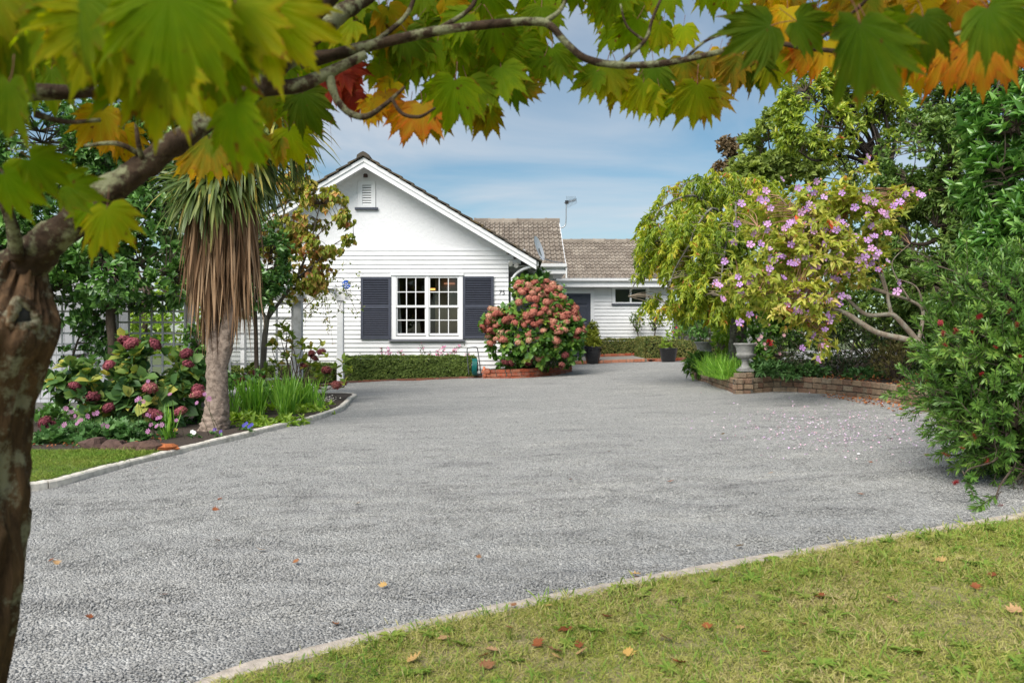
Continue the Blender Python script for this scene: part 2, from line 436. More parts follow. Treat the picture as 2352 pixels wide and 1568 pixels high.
def strip(path, w, z0, z1, name, mat, seg_break=None):
    """a kerb along a path of (x, y), width w to the left of travel, from z0 to z1 above the ground"""
    P = np.array([p[:2] for p in path], float); T = unit(np.gradient(P, axis=0)); Nn = np.stack([-T[:, 1], T[:, 0]], 1)
    Q = P + Nn * w; v = []; f = []
    for a, b in zip(P, Q):
        ga, gb = G(*a), G(*b)
        v += [(a[0], a[1], ga + z0), (a[0], a[1], ga + z1), (b[0], b[1], gb + z1), (b[0], b[1], gb + z0)]
    for i in range(len(P) - 1):
        o = 4 * i
        for k in range(4): f.append((o + k, o + (k + 1) % 4, o + 4 + (k + 1) % 4, o + 4 + k))
    f += [(0, 3, 2, 1), tuple(len(v) - 4 + k for k in range(4))]
    return v, f
def smooth2(P, sub=6):
    Q, _ = catmull([np.array([p[0], p[1], 0.0]) for p in P], [0] * len(P), sub); return [q[:2] for q in Q]

# ================================================================== the ground
M_soil = plain('soil', (0.045, 0.03, 0.022), 0.95, 0.4, 30, 0.9, 45)
M_litter = plain('bark_mulch', (0.05, 0.034, 0.024), 0.95, 0.5, 40, 1.0, 60)
M_conc = plain('kerb_concrete', (0.50, 0.43, 0.36), 0.9, 0.22, 22, 0.5, 120, stain=(0.12, 0.11, 0.085), stain_scale=6, stain_amt=0.4)
M_kerbwhite = plain('pale_concrete', (0.68, 0.63, 0.55), 0.85, 0.18, 18, 0.4, 90, stain=(0.16, 0.15, 0.11), stain_scale=5, stain_amt=0.5)

def ripple_shade(m):
    """ragged dark ruts: the shade of stones in relief, put into the colour"""
    n, l = m.node_tree.nodes, m.node_tree.links; b = n['Principled BSDF']; src = b.inputs['Base Color'].links[0].from_socket; geo = n.new('ShaderNodeNewGeometry')
    mp = n.new('ShaderNodeMapping'); mp.inputs['Rotation'].default_value = (0, 0, -0.35); mp.inputs['Scale'].default_value = (0.9, 3.2, 1); l.new(geo.outputs['Position'], mp.inputs['Vector'])
    n1 = n.new('ShaderNodeTexNoise'); n1.inputs['Scale'].default_value = 2.2; n1.inputs['Detail'].default_value = 9; n1.inputs['Roughness'].default_value = .9; n1.inputs['Distortion'].default_value = .2; l.new(mp.outputs[0], n1.inputs['Vector'])
    r1 = ramp(n, [(.34, (.55, .55, .555)), (.43, (1, 1, 1))]); l.new(n1.outputs['Fac'], r1.inputs['Fac'])  # darkens the stones as their own relief would shade them
    mx = n.new('ShaderNodeMixRGB'); mx.blend_type = 'MULTIPLY'; mx.inputs['Fac'].default_value = 1; l.new(src, mx.inputs['Color1']); l.new(r1.outputs['Color'], mx.inputs['Color2']); l.new(mx.outputs[0], b.inputs['Base Color'])
def gravel_mat():
    m, n, l, b = new_mat('gravel')
    geo = n.new('ShaderNodeNewGeometry')
    vo = n.new('ShaderNodeTexVoronoi'); vo.inputs['Scale'].default_value = 88; vo.inputs['Randomness'].default_value = 1
    l.new(geo.outputs['Position'], vo.inputs['Vector'])
    sp = n.new('ShaderNodeSeparateColor'); l.new(vo.outputs['Color'], sp.inputs[0])
    r = ramp(n, [(0.0, (0.30, 0.297, 0.29)), (0.45, (0.43, 0.424, 0.41)), (0.8, (0.55, 0.542, 0.525)), (1.0, (0.66, 0.65, 0.625))]); l.new(sp.outputs[0], r.inputs['Fac'])
    # raked and driven-over bands, and darker patches
    mp = n.new('ShaderNodeMapping'); mp.inputs['Rotation'].default_value = (0, 0, 0.5); mp.inputs['Scale'].default_value = (0.8, 2.6, 1)
    l.new(geo.outputs['Position'], mp.inputs['Vector'])
    n1 = n.new('ShaderNodeTexNoise'); n1.inputs['Scale'].default_value = 1.3; n1.inputs['Detail'].default_value = 8; n1.inputs['Roughness'].default_value = 0.68; l.new(mp.outputs[0], n1.inputs['Vector'])
    r1 = ramp(n, [(0.28, (0.58, 0.58, 0.59)), (0.42, (0.93, 0.93, 0.925)), (0.55, (1.0, 1.0, 0.99)), (0.75, (1.2, 1.19, 1.15))]); l.new(n1.outputs['Fac'], r1.inputs['Fac'])
    mx = n.new('ShaderNodeMixRGB'); mx.blend_type = 'MULTIPLY'; mx.inputs['Fac'].default_value = 1
    l.new(r.outputs['Color'], mx.inputs['Color1']); l.new(r1.outputs['Color'], mx.inputs['Color2']); l.new(mx.outputs[0], b.inputs['Base Color']); ripple_shade(m)
    b.inputs['Roughness'].default_value = 0.9; b.inputs['Specular IOR Level'].default_value = 0.25
    inv = n.new('ShaderNodeMath'); inv.operation = 'MULTIPLY_ADD'; inv.inputs[1].default_value = -1.0
    n3 = n.new('ShaderNodeTexNoise'); n3.inputs['Scale'].default_value = 9; n3.inputs['Detail'].default_value = 4; l.new(geo.outputs['Position'], n3.inputs['Vector'])
    l.new(vo.outputs['Distance'], inv.inputs[0]); l.new(n3.outputs['Fac'], inv.inputs[2])
    bp = n.new('ShaderNodeBump'); bp.inputs['Strength'].default_value = 1.0; bp.inputs['Distance'].default_value = 0.022
    l.new(inv.outputs[0], bp.inputs['Height']); l.new(bp.outputs[0], b.inputs['Normal'])
    return m
M_gravel = gravel_mat()
def sheet(poly, dz, name, mat, n_sub=0, kind='structure'):
    P = [tuple(map(float, p[:2])) for p in poly]
    v = [(x, y, G(x, y) + dz) for x, y in P]
    o = obj(name, v, [tuple(range(len(v)))], mat); o['kind'] = kind
    return o
far = 900
struct('ground', [(-far, -far, G(-far*.02, -20) - .06), (far, -far, G(18, -20) - .06), (far, far, G(18, 18) - .06), (-far, far, G(-18, 18) - .06)], [(0, 1, 2, 3)], plain('field_grass', (0.09, 0.11, 0.04), 0.95, 0.35, 3, 0.5, 20))
# a gently uneven gravel sheet
def GH(x, y): return 0.018 * noise.fractal(Vector((x * .7, y * .9, 3.1)), .6, 2.1, 4) + 0.010 * noise.noise(Vector((x * 1.1 + y * .5, y * 3.0 - x * 1.1, 7.7)))
gx, gy = np.linspace(-16, 13, 146), np.linspace(-4, 28, 161)
gv = []
for y in gy:
    for x in gx:
        gv.append((x, y, G(x, y) + GH(x, y)))
nx = len(gx)
gf = np.array([(j * nx + i, j * nx + i + 1, (j + 1) * nx + i + 1, (j + 1) * nx + i) for j in range(len(gy) - 1) for i in range(nx - 1)])
o = obj('driveway', np.array(gv), gf, M_gravel, None, True); o['kind'] = 'structure'; o['label'] = 'grey gravel driveway running up to the white house'

# near lawn and its kerb
nk = [GP(*p) for p in ((300, 1620), (480, 1568), (700, 1506), (1000, 1432), (1330, 1366), (1650, 1304), (2000, 1246), (2352, 1186))]
nk = [np.array([-1.9, 1.75, 0]), np.array([-1.25, 2.2, 0])] + nk[1:] + [np.array([3.8, 4.95, 0]), np.array([5.2, 5.6, 0]), np.array([8, 6.4, 0])]
NEAR_KERB = smooth2(nk, 8)
KW = 0.098
def off(path, w):
    P = np.array([p[:2] for p in path], float); T = unit(np.gradient(P, axis=0)); return P + np.stack([-T[:, 1], T[:, 0]], 1) * w
inner = off(NEAR_KERB, -KW)
M_lawnbase = plain('lawn_soil', (0.25, 0.215, 0.105), 0.95, 0.4, 9, 0.6, 70, stain=(0.30, 0.235, 0.14), stain_scale=2.3, stain_amt=0.85)
LAWN = [tuple(p) for p in inner] + [(9, 6.3), (9, -4), (-5, -4), (-5, 1.2)]
sheet(LAWN, 0.030, 'lawn', M_lawnbase)['label'] = 'short green and straw-coloured lawn in the foreground'
def kerb_blocks(path, w, z0, z1, mat, name, step, jit=0.008, gap=0.006, parent=None):
    """a poured or laid kerb in lengths, each its own block with an uneven top"""
    P = np.array([p[:2] for p in path], float); d = np.r_[0, np.cumsum(np.linalg.norm(np.diff(P, axis=0), axis=1))]
    s = 0.0
    while s < d[-1] - 0.05:
        L = step * random.uniform(0.8, 1.25); e = min(d[-1], s + L)
        k = max(2, int((e - s) / 0.06)); t = np.linspace(s + gap, e - gap, k)
        C = np.stack([np.interp(t, d, P[:, 0]), np.interp(t, d, P[:, 1])], 1)
        T = unit(np.gradient(C, axis=0)); Nn = np.stack([-T[:, 1], T[:, 0]], 1)
        dz = random.uniform(-jit, jit); v = []; f = []
        for i, c in enumerate(C):
            wob = 0.010 * noise.noise(Vector((c[0] * 6, c[1] * 6, 1.7))); w2 = 0.010 * noise.noise(Vector((c[0] * 9, c[1] * 9, 5.2)))
            a, b = c - Nn[i] * (w / 2 + wob), c + Nn[i] * (w / 2 + w2); g = G(*c)
            ch = 0.012
            a1, b1 = c - Nn[i] * (w / 2 + wob - ch), c + Nn[i] * (w / 2 + w2 - ch)
            tz = g + z1 + dz + 0.006 * noise.noise(Vector((c[0] * 11, c[1] * 11, 9)))
            v += [(*a, g + z0), (*a, tz - ch), (*a1, tz), (*b1, tz), (*b, tz - ch), (*b, g + z0)]
        for i in range(k - 1):
            for q in range(5): f.append((6 * i + q, 6 * i + q + 1, 6 * i + 6 + q + 1, 6 * i + 6 + q))
        f += [tuple(range(5, -1, -1)), tuple(range(6 * k - 6, 6 * k))]
        obj(name, v, f, mat, parent)
        s = e
ck = thing('lawn_kerb', 'narrow weathered concrete kerb between gravel and foreground lawn', 'kerb', (0, 0, 0))
kerb_blocks(off(NEAR_KERB, -KW / 2), KW, -0.08, 0.034, M_conc, 'kerb_length', 1.15, 0.004, 0.004, ck)

# left lawn, left bed and their pale kerb
lk = [GP(*p) for p in ((90, 1125), (240, 1087), (400, 1045), (560, 1006), (680, 976), (745, 959), (790, 940))]
LK = [np.array([-6.2, 4.9, 0]), np.array([-4.6, 5.9, 0])] + lk + [np.array([-2.80, 14.1, 0]), np.array([-2.86, 14.75, 0]), np.array([-3.25, 15.2, 0]), np.array([-4.4, 15.6, 0]), np.array([-6.0, 16.0, 0])]
LEFT_KERB = smooth2(LK, 8)
lkt = thing('bed_kerb', 'whitewashed concrete kerb curving round the left garden bed', 'kerb')
kerb_blocks(off(LEFT_KERB, 0.045), 0.082, -0.1, 0.062, M_kerbwhite, 'kerb_length', 0.75, 0.008, 0.004, lkt)
LB = off(LEFT_KERB, 0.09)
sheet([tuple(p) for p in LB] + [(-16, 16.5), (-16, 4.5)], 0.055, 'garden_bed', M_litter)['label'] = 'dark mulched garden bed inside the curved kerb'
q = GP(385, 1048); i0 = int(np.argmin(np.linalg.norm(LB - q[:2], axis=1)))
LLAWN = [tuple(p) for p in LB[:i0 + 1]] + [tuple(GP(330, 1045)[:2]), tuple(GP(180, 1046)[:2]), (-4.9, 8.3), (-9, 8.0), (-9, 4.6)]
sheet(LLAWN, 0.062, 'side_lawn', plain('lawn_soil_green', (0.085, 0.11, 0.035), 0.95, 0.4, 8, 0.6, 70))['label'] = 'strip of mown grass left of the driveway'

# ================================================================== the house
M_white = plain('white_paint', (0.76, 0.76, 0.765), 0.55, 0.05, 3.0, 0.05, 30, spec=0.3, stain=(0.66, 0.66, 0.655), stain_scale=1.2, stain_amt=0.35)
M_trim = plain('white_trim_paint', (0.82, 0.82, 0.825), 0.4, 0.02, 4.0, spec=0.4)
M_navy = plain('slate_blue_paint', (0.055, 0.061, 0.084), 0.42, 0.1, 9, spec=0.4)
def stucco():
    m, n, l, b = new_mat('white_stucco'); b.inputs['Base Color'].default_value = (0.80, 0.80, 0.81, 1); b.inputs['Roughness'].default_value = 0.75
    tcn = n.new('ShaderNodeTexCoord'); no = n.new('ShaderNodeTexNoise'); no.inputs['Scale'].default_value = 6.5; no.inputs['Detail'].default_value = 3; no.inputs['Distortion'].default_value = 1.4
    l.new(tcn.outputs['Object'], no.inputs['Vector'])
    r = ramp(n, [(0.48, (0, 0, 0)), (0.54, (1, 1, 1))]); l.new(no.outputs['Fac'], r.inputs['Fac'])
    bp = n.new('ShaderNodeBump'); bp.inputs['Strength'].default_value = 0.35; bp.inputs['Distance'].default_value = 0.010
    l.new(r.outputs['Color'], bp.inputs['Height']); l.new(bp.outputs[0], b.inputs['Normal']); return m
M_stucco = stucco()
M_tile = objrand('concrete_tile', [(0.20, 0.165, 0.135), (0.26, 0.22, 0.18), (0.33, 0.285, 0.235)], 0.92, 0.5, 70, var=0.22, vscale=9, patch=(0.15, 0.125, 0.10), patch_amt=0.5)
M_tiledark = objrand('lichened_tile', [(0.06, 0.052, 0.042), (0.10, 0.085, 0.068)], 0.95, 0.6, 60, var=0.3, vscale=12, patch=(0.22, 0.15, 0.05), patch_amt=0.5)
M_dark = plain('dark_void', (0.02, 0.02, 0.02), 0.9)
M_steel = plain('galvanised_steel', (0.42, 0.43, 0.44), 0.35, 0.1, 20, metal=0.8)
M_black = plain('black_plastic', (0.015, 0.015, 0.017), 0.4)
M_fixture = plain('cream_fixture', (0.72, 0.70, 0.66), 0.4)

house = thing('house', 'white weatherboard house with steep front gable and grey tiled roofs', 'house', (0, 0, 0))
YW = 20.3; XL, XR = -7.23, -0.09; RX = -3.66; YB = 19.75
ZAP = Z(362, YB); SLOPE = 0.597
def roofz(x): return ZAP - SLOPE * abs(x - RX)
ZBELT = Z(576, YW)
WX0, WX1 = X(900, YW), X(1063, YW); WZ0, WZ1 = Z(779, YW), Z(630, YW)
# wall core with the window opening left open
def part(mb, name, mat, parent=house, smooth=False): return mb.build(name, mat, parent, smooth)
part(MB().box(XL + .02, WX0, YW + .012, YW + .14, -.1, ZBELT), 'wall', M_white)
part(MB().box(WX1, XR - .02, YW + .012, YW + .14, -.1, ZBELT), 'wall', M_white)
part(MB().box(WX0 + .001, WX1 - .001, YW + .012, YW + .14, -.1, WZ0), 'wall', M_white)
part(MB().box(WX0 + .001, WX1 - .001, YW + .012, YW + .14, WZ1, ZBELT - .002), 'wall', M_white)
part(MB().prism([(XL + .01, ZBELT), (XR - .01, ZBELT), (XR - .01 + .4, ZBELT), (RX, ZAP - .05), (XL - .39, ZBELT)], YW + .002, YW + .12), 'gable_panel', M_stucco)
part(MB().prism([(XL - .45, ZBELT - .005), (XR + .45, ZBELT - .005), (XR + .40, ZBELT + .035), (XL - .40, ZBELT + .035)], YW - .03, YW + .001), 'belt_board', M_trim)
part(MB().box(XL + .02, XL + .14, YW + .141, 27.5, -.1, 3.0), 'wall', M_white)
part(MB().box(XR - .14, XR - .02, YW + .141, 23.1, -.1, 3.0), 'wall', M_white)

def board(x0, x1, z, h, y, parent=house, lap=0.02, name='weatherboard'):
    """one lapped board, thick at its foot"""
    mb = MB().prism([(y - .036, z), (y + .010, z), (y + .010, z + h + lap), (y - .006, z + h + lap)], x0, x1, 'x')
    return mb.build(name, M_white, parent)
PITCH = 0.1107
SOF = Z(609, YW)
z = ZBELT - .008 - PITCH
k = 0
while z > 0.05:
    top = z + PITCH
    if z > SOF - 0.02:
        xr = XR + .02 + (RX + (ZAP - (z + .02)) / SLOPE - .42 - XR) ; xr = min(xr, 0.42); xl = 2 * RX - xr
    else: xl, xr = XL, XR
    if z < WZ1 and top > WZ0 - .05:
        board(xl, WX0 - .002, z, PITCH, YW); board(WX1 + .002, xr, z, PITCH, YW)
    else: board(xl, xr, z, PITCH, YW)
    z -= PITCH; k += 1
# soffit under the right eave, closing the box behind the raking boards
part(MB().box(XR + .01, .45, YW + .02, 23.0, SOF - .03, SOF - .008), 'soffit', M_white)
# barge boards: a deep lower board and a raised upper one
for s in (-1, 1):
    def rake(t0, t1, y0, y1, name, mat, ext=4.26):
        xe = RX + s * ext
        za, zb = ZAP, ZAP - SLOPE * ext
        poly = [(RX, za - t0), (xe, zb - t0), (xe, zb - t1 + (0.02 if t1 > .2 else 0)), (RX, za - t1)]
        if s > 0: poly = poly[::-1]
        return part(MB().prism(poly, y0, y1), name, mat)
    rake(0.0, 0.10, YB - .03, YB + .02, 'barge_cap', M_trim)
    rake(0.098, 0.235, YB, YB + .03, 'barge_board', M_trim)
    # sloping soffit under the overhang, and the roof deck behind it
    xe = RX + s * 4.24
    rd = [(RX, ZAP - .13), (xe, ZAP - SLOPE * 4.24 - .13), (xe, ZAP - SLOPE * 4.24 - .03), (RX, ZAP - .03)]
    if s < 0: rd = rd[::-1]
    part(MB().prism(rd, YB + .031, 27.4), 'roof_deck', M_white)
# tiles of the front gable: a verge column in full, the rest of each slope behind it is seen edge-on
def gtile(s, i, y0, y1, name='roof_tile'):
    L = 0.335; c, sn = 1 / sqrt(1 + SLOPE ** 2), SLOPE / sqrt(1 + SLOPE ** 2)
    a = 0.02 + i * L; b = a + L + .05
    def pt(t, h): return (RX + s * (t * c + h * sn), ZAP - t * sn + h * c)
    poly = [pt(a, .012), pt(b, .042), pt(b, .080), pt(a, .045)]
    if s > 0: poly = poly[::-1]
    return part(MB().prism(poly, y0, y1), name, M_tiledark)
for s in (-1, 1):
    for i in range(15):
        gtile(s, i, YB - .085 + random.uniform(-.006, .006), YB + .24)
    for i in range(15): gtile(s, i, YB + .243, 27.4, 'roof_tile_course')
# ridge: rounded caps; the first one closes the gable end
for i in range(6):
    y0 = YB - .10 + i * .42; mb = MB()
    mb.prism([(RX - .17, ZAP - .055), (RX - .15, ZAP + .045), (RX - .07, ZAP + .105), (RX + .0, ZAP + .135), (RX + .07, ZAP + .105), (RX + .15, ZAP + .045), (RX + .17, ZAP - .055), (RX, ZAP + .03)][::-1], y0, y0 + .425)
    part(mb, 'ridge_tile', M_tiledark)
# louvred vent in the gable
vp = thing('gable_vent', None, None); vp.parent = house
vx0, vx1, vz0, vz1 = X(832.5, YW), X(853, YW), Z(472, YW), Z(425.5, YW)
fx0, fx1, fz0, fz1 = X(823, YW), X(862.5, YW), Z(477, YW), Z(417, YW)
mb = MB().box(fx0, vx0, YW - .035, YW - .002, fz0, fz1).box(vx1, fx1, YW - .035, YW - .002, fz0, fz1).box(vx0, vx1, YW - .035, YW - .002, fz0, vz0).box(vx0, vx1, YW - .035, YW - .002, vz1, fz1)
part(mb, 'vent_frame', M_trim, vp)
part(MB().box(vx0, vx1, YW - .012, YW - .003, vz0, vz1), 'vent_back', M_dark, vp)
for i in range(8):
    zc = vz0 + (vz1 - vz0) * (i + .1) / 8
    part(MB().prism([(YW - .034, zc), (YW - .028, zc - .004), (YW - .013, zc + .036), (YW - .016, zc + .044)], vx0 + .002, vx1 - .002, 'x'), 'slat', M_trim, vp)
part(MB().box(X(816, YW), X(868.5, YW), YW - .07, YW - .001, Z(482.5, YW), Z(477.2, YW)), 'vent_sill', M_navy, vp)
mb = MB().prism([(X(835.5, YW), Z(408, YW)), (X(845, YW), Z(408, YW)), (X(845, YW), Z(402, YW)), (X(843, YW), Z(400, YW)), (X(837.5, YW), Z(400, YW)), (X(835.5, YW), Z(402, YW))], YW - .06, YW - .001)
part(mb, 'bell_box', plain('brown_bakelite', (0.055, 0.022, 0.018), 0.5))

# ---- front window: two double-hung sashes of 3 x 4 panes
def glass():
    m, n, l, b = new_mat('window_glass'); n.remove(b)
    gl = n.new('ShaderNodeBsdfGlossy'); gl.inputs['Roughness'].default_value = 0.01
    tr = n.new('ShaderNodeBsdfTransparent'); tr.inputs['Color'].default_value = (0.82, 0.84, 0.83, 1)
    fr = n.new('ShaderNodeFresnel'); fr.inputs['IOR'].default_value = 1.65
    mx = n.new('ShaderNodeMixShader'); l.new(fr.outputs[0], mx.inputs[0]); l.new(tr.outputs[0], mx.inputs[1]); l.new(gl.outputs[0], mx.inputs[2])
    l.new(mx.outputs[0], n['Material Output'].inputs['Surface']); return m
M_glass = glass()
win = thing('window', None, None); win.parent = house
yf = YW - .045
xm = (WX0 + WX1) / 2
sashes = [(X(913, YW), X(976, YW)), (X(988, YW), X(1051, YW))]
zg0, zg1 = Z(767, YW), Z(638, YW); zmid = Z(703, YW)
fw = MB()
fw.box(WX0, sashes[0][0] - .035, yf, YW + .05, WZ0, WZ1 - .03)
fw.box(sashes[1][1] + .035, WX1, yf, YW + .05, WZ0, WZ1 - .03)
fw.box(sashes[0][1] + .035, sashes[1][0] - .035, yf, YW + .05, WZ0, WZ1 - .03)
for a, b in sashes: fw.box(a - .035, b + .035, yf, YW + .05, zg1 + .035, WZ1 - .03)
for a, b in sashes: fw.box(a - .035, b + .035, yf, YW + .05, WZ0, zg0 - .055)
fw.box(WX0 - .025, WX1 + .025, yf - .03, YW + .02, WZ1 - .03, WZ1 + .02)
part(fw, 'window_frame', M_trim, win)
for a, b in sashes:
    for (z0, z1, y) in ((zmid - .0, zg1, yf + .035), (zg0, zmid + .0, yf + .062)):
        sm = MB(); t = .033
        sm.box(a - t, a, y - .02, y + .02, z0 - t, z1 + t).box(b, b + t, y - .02, y + .02, z0 - t, z1 + t)
        sm.box(a, b, y - .02, y + .02, z1 - .004, z1 + t).box(a, b, y - .02, y + .02, z0 - t, z0 + .018)
        pw = (b - a) / 3; ph = (z1 - z0) / 2
        for i in (1, 2): sm.box(a + i * pw - .011, a + i * pw + .011, y - .014, y + .014, z0 + .018, z1 - .004)
        for i in range(3):
            xa, xb = a + i * pw + (.011 if i else 0), a + (i + 1) * pw - (.011 if i < 2 else 0)
            sm.box(xa, xb, y - .013, y + .013, z0 + ph - .011, z0 + ph + .011)
        part(sm, 'sash', M_trim, win)
        for i in range(3):
            for j in range(2):
                tl = random.uniform(-.004, .004)
                mb = MB().add([(a + i * pw, y - tl, z0 + j * ph), (a + (i + 1) * pw, y + tl, z0 + j * ph), (a + (i + 1) * pw, y + tl, z0 + (j + 1) * ph), (a + i * pw, y - tl, z0 + (j + 1) * ph)], [(0, 1, 2, 3)])
                part(mb, 'pane', M_glass, win)
part(MB().prism([(yf - .075, WZ0 - .045), (YW + .0, WZ0 - .045), (YW + .0, WZ0 + .002), (yf - .06, WZ0 - .018)], X(894, YW), X(1068, YW), 'x'), 'sill', M_navy, win)
# the room behind
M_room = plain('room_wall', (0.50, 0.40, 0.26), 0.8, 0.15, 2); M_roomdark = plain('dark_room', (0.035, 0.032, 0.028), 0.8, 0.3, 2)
room = thing('room', None, None); room.parent = house
ry0, ry1 = YW + .142, YW + 3.6
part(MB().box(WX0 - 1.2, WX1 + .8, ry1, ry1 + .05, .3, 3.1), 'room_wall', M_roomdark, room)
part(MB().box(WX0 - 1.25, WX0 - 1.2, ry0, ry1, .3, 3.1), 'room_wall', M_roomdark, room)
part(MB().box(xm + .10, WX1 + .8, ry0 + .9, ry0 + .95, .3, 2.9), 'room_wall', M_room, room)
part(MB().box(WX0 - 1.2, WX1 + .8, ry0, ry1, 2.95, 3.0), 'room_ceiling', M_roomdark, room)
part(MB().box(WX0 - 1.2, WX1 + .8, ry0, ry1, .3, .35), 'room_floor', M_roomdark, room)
cv = []; cf = []
for i in range(15):
    t = i / 14
    for zz, wd in ((zg0 - .05, .20), (zg0 + .8, .16), (zg1 + .05, .12)):
        cv.append((WX0 + .03 + t * wd, YW + .19 + .02 * sin(t * 22), zz))
for i in range(14):
    for j in range(2): cf.append((i * 3 + j, i * 3 + 3 + j, i * 3 + 4 + j, i * 3 + 1 + j))
obj('curtain', cv, cf, plain('white_curtain', (0.7, 0.69, 0.66), 0.8), room, True)
def emis(name, c, s):
    m, n, l, b = new_mat(name); b.inputs['Emission Color'].default_value = (*c, 1); b.inputs['Emission Strength'].default_value = s; return m
M_lampglow = emis('warm_lamp', (1.0, 0.42, 0.10), 1.6)
part(MB().box(X(962, YW), X(984, YW) + .25, ry0 + 2.0, ry0 + 2.08, Z(659, YW) + .06, Z(655.5, YW) + .07), 'lamp', M_lampglow, room)
part(MB().box(X(1012, YW), X(1038, YW), ry0 + .82, ry0 + .89, Z(646, YW), Z(643, YW)), 'lamp', emis('warm_lamp_dim', (1.0, 0.4, 0.2), 0.25), room)
# shutters
for (xa, xb, za, zb) in ((X(829.5, YW), X(898.5, YW), Z(779, YW), Z(636, YW)), (X(1063.5, YW), X(1134, YW), Z(777.5, YW), Z(635, YW))):
    sh = thing('shutter', None, None); sh.parent = house
    yo = YW - .075; yi = YW - .036; st = .062
    zr = za + (zb - za) * .515
    mb = MB().box(xa, xa + st, yo, yi, za, zb).box(xb - st, xb, yo, yi, za, zb).box(xa + st, xb - st, yo, yi, za, za + st).box(xa + st, xb - st, yo, yi, zb - st, zb).box(xa + st, xb - st, yo, yi, zr - .038, zr + .038)
    part(mb, 'shutter_frame', M_navy, sh)
    part(MB().box(xa + st, xb - st, yi - .006, yi - .001, za + st, zb - st), 'shutter_back', M_dark, sh)  # back kept near black: the shade between the slats put into colour
    for (c0, c1) in ((za + st, zr - .038), (zr + .038, zb - st)):
        nsl = 15; p = (c1 - c0) / nsl
        for i in range(nsl):
            zc = c0 + i * p
            part(MB().prism([(yo + .002, zc + .006), (yo + .006, zc), (yi - .010, zc + p * .52), (yi - .014, zc + p * .62)], xa + st + .001, xb - st - .001, 'x'), 'slat', M_navy, sh)
nm = text_mesh('house_number', '75', 0.17, plain('grey_numeral', (0.11, 0.11, 0.115), 0.4), 0.006)
hn = put('house_number', nm, house); hn.location = (X(1153, YW), YW - .034, Z(672, YW)); hn.rotation_euler = (pi / 2, 0, 0)
# floodlights on the soffit corner
for (px, py, tilt) in ((1172, 603, .3), (1187, 608, -.5)):
    c = W(px, py, YW - .12); mb = MB()
    a = np.array([tilt * .4, -.8, -.45]); a /= np.linalg.norm(a)
    mb.tube([c - a * .07, c - a * .05, c + a * .04, c + a * .07], [.02, .04, .055, .058], 14)
    mb.tube([c - a * .06, c - a * .05 + np.array([0, .06, .04]), c + np.array([0, .12, .06])], .012, 8)
    part(mb, 'floodlight', M_fixture, house, False)
# gutter end and downpipe at the front right corner
mb = MB()
e = W(1224, 612, YB + .12)
mb.tube([e, W(1205, 617, YB + .25), W(1188, 627, YW - .08), W(1178, 640, YW - .07), W(1176.5, 660, YW - .07), W(1176.5, 870, YW - .07)], [.036] * 6, 12, 4)
part(mb, 'downpipe', M_trim, house, True)
part(MB().box(.56, .66, YB + .05, 21.3, 3.02, 3.13), 'side_gutter', M_trim)

# ---- cross roof behind the gable and the rear wing: each tile is a piece
def tile_mesh(wd, gauge, thick, seed):
    """interlocking concrete tile: a flat pan and one rounded roll; x across, y up the slope"""
    r_ = random.Random(seed)
    us = [0.0, .04, .08, .14, .20, .24, .50, .54, .58, .64, .70, .74, 1.0]; hs = [.0, .018, .034, .040, .034, .0, .0, .018, .034, .040, .034, .0, .0]
    k = len(us); v = []
    for (y, lift) in ((0, thick), (gauge + .05, 0.004)):
        for u, h in zip(us, hs): v.append((u * wd, y, h + lift + r_.uniform(-.0015, .0015)))
    for u, h in zip(us, hs): v.append((u * wd, 0.0, h * .7 + .0))
    f = [(i, i + 1, k + i + 1, k + i) for i in range(k - 1)] + [(2 * k + i, 2 * k + i + 1, i + 1, i) for i in range(k - 1)]
    f += [(0, k, 2 * k), (k - 1, 3 * k - 1, 2 * k - 1)]
    return mesh_data('roof_tile', v, f, M_tile)
def tiled_slope(roof, x0, x1, ye, ze, yr, zr, wd, gauge, x_keep=None):
    L = sqrt((yr - ye) ** 2 + (zr - ze) ** 2); rows = int(round(L / gauge)); g = L / rows
    ang = atan2(zr - ze, yr - ye); cols = int(round((x1 - x0) / wd)); w_ = (x1 - x0) / cols
    datas = [tile_mesh(w_ - .004, g, .046, i) for i in range(5)]
    rest = MB()
    for j in range(rows):
        for i in range(cols):
            x = x0 + i * w_; y = ye + cos(ang) * g * j; z = ze + sin(ang) * g * j
            M = Matrix.Translation((x, y, z + .012)) @ Matrix.Rotation(ang + random.uniform(-.006, .006), 4, 'X') @ Matrix.Rotation(random.uniform(-.006, .006), 4, 'Z')
            if x_keep is None or x < x_keep:
                o = put('roof_tile', random.choice(datas), roof); o.matrix_local = M
            else:
                d = datas[0]; rest.add([M @ v.co for v in d.vertices], [tuple(p.vertices) for p in d.polygons])
    if rest.v:
        o = rest.build('roof_tiles', M_tile, roof); o['kind'] = 'stuff'
def ridge_run(roof, x0, x1, y, z, step=.40):
    n = int(round((x1 - x0) / step)); w_ = (x1 - x0) / n
    for i in range(n):
        a = x0 + i * w_; dz = random.uniform(-.006, .006)
        prof = [(y - .15, z - .075), (y - .13, z + .015), (y - .06, z + .06), (y + .06, z + .06), (y + .13, z + .015), (y + .15, z - .075)]
        mb = MB().prism([(p, q + dz + .012) for p, q in prof], a - .012, a + w_ * .12, 'x')
        mb.prism([(p, q + dz) for p, q in prof], a + w_ * .12, a + w_, 'x')
        part(mb, 'ridge_tile', M_tile, roof)
cr = thing('cross_roof', None, None); cr.parent = house
CE, CEZ, CRY, CRZ = 21.4, 3.20, 24.4, 4.78; CX0, CX1 = -1.15, 1.43
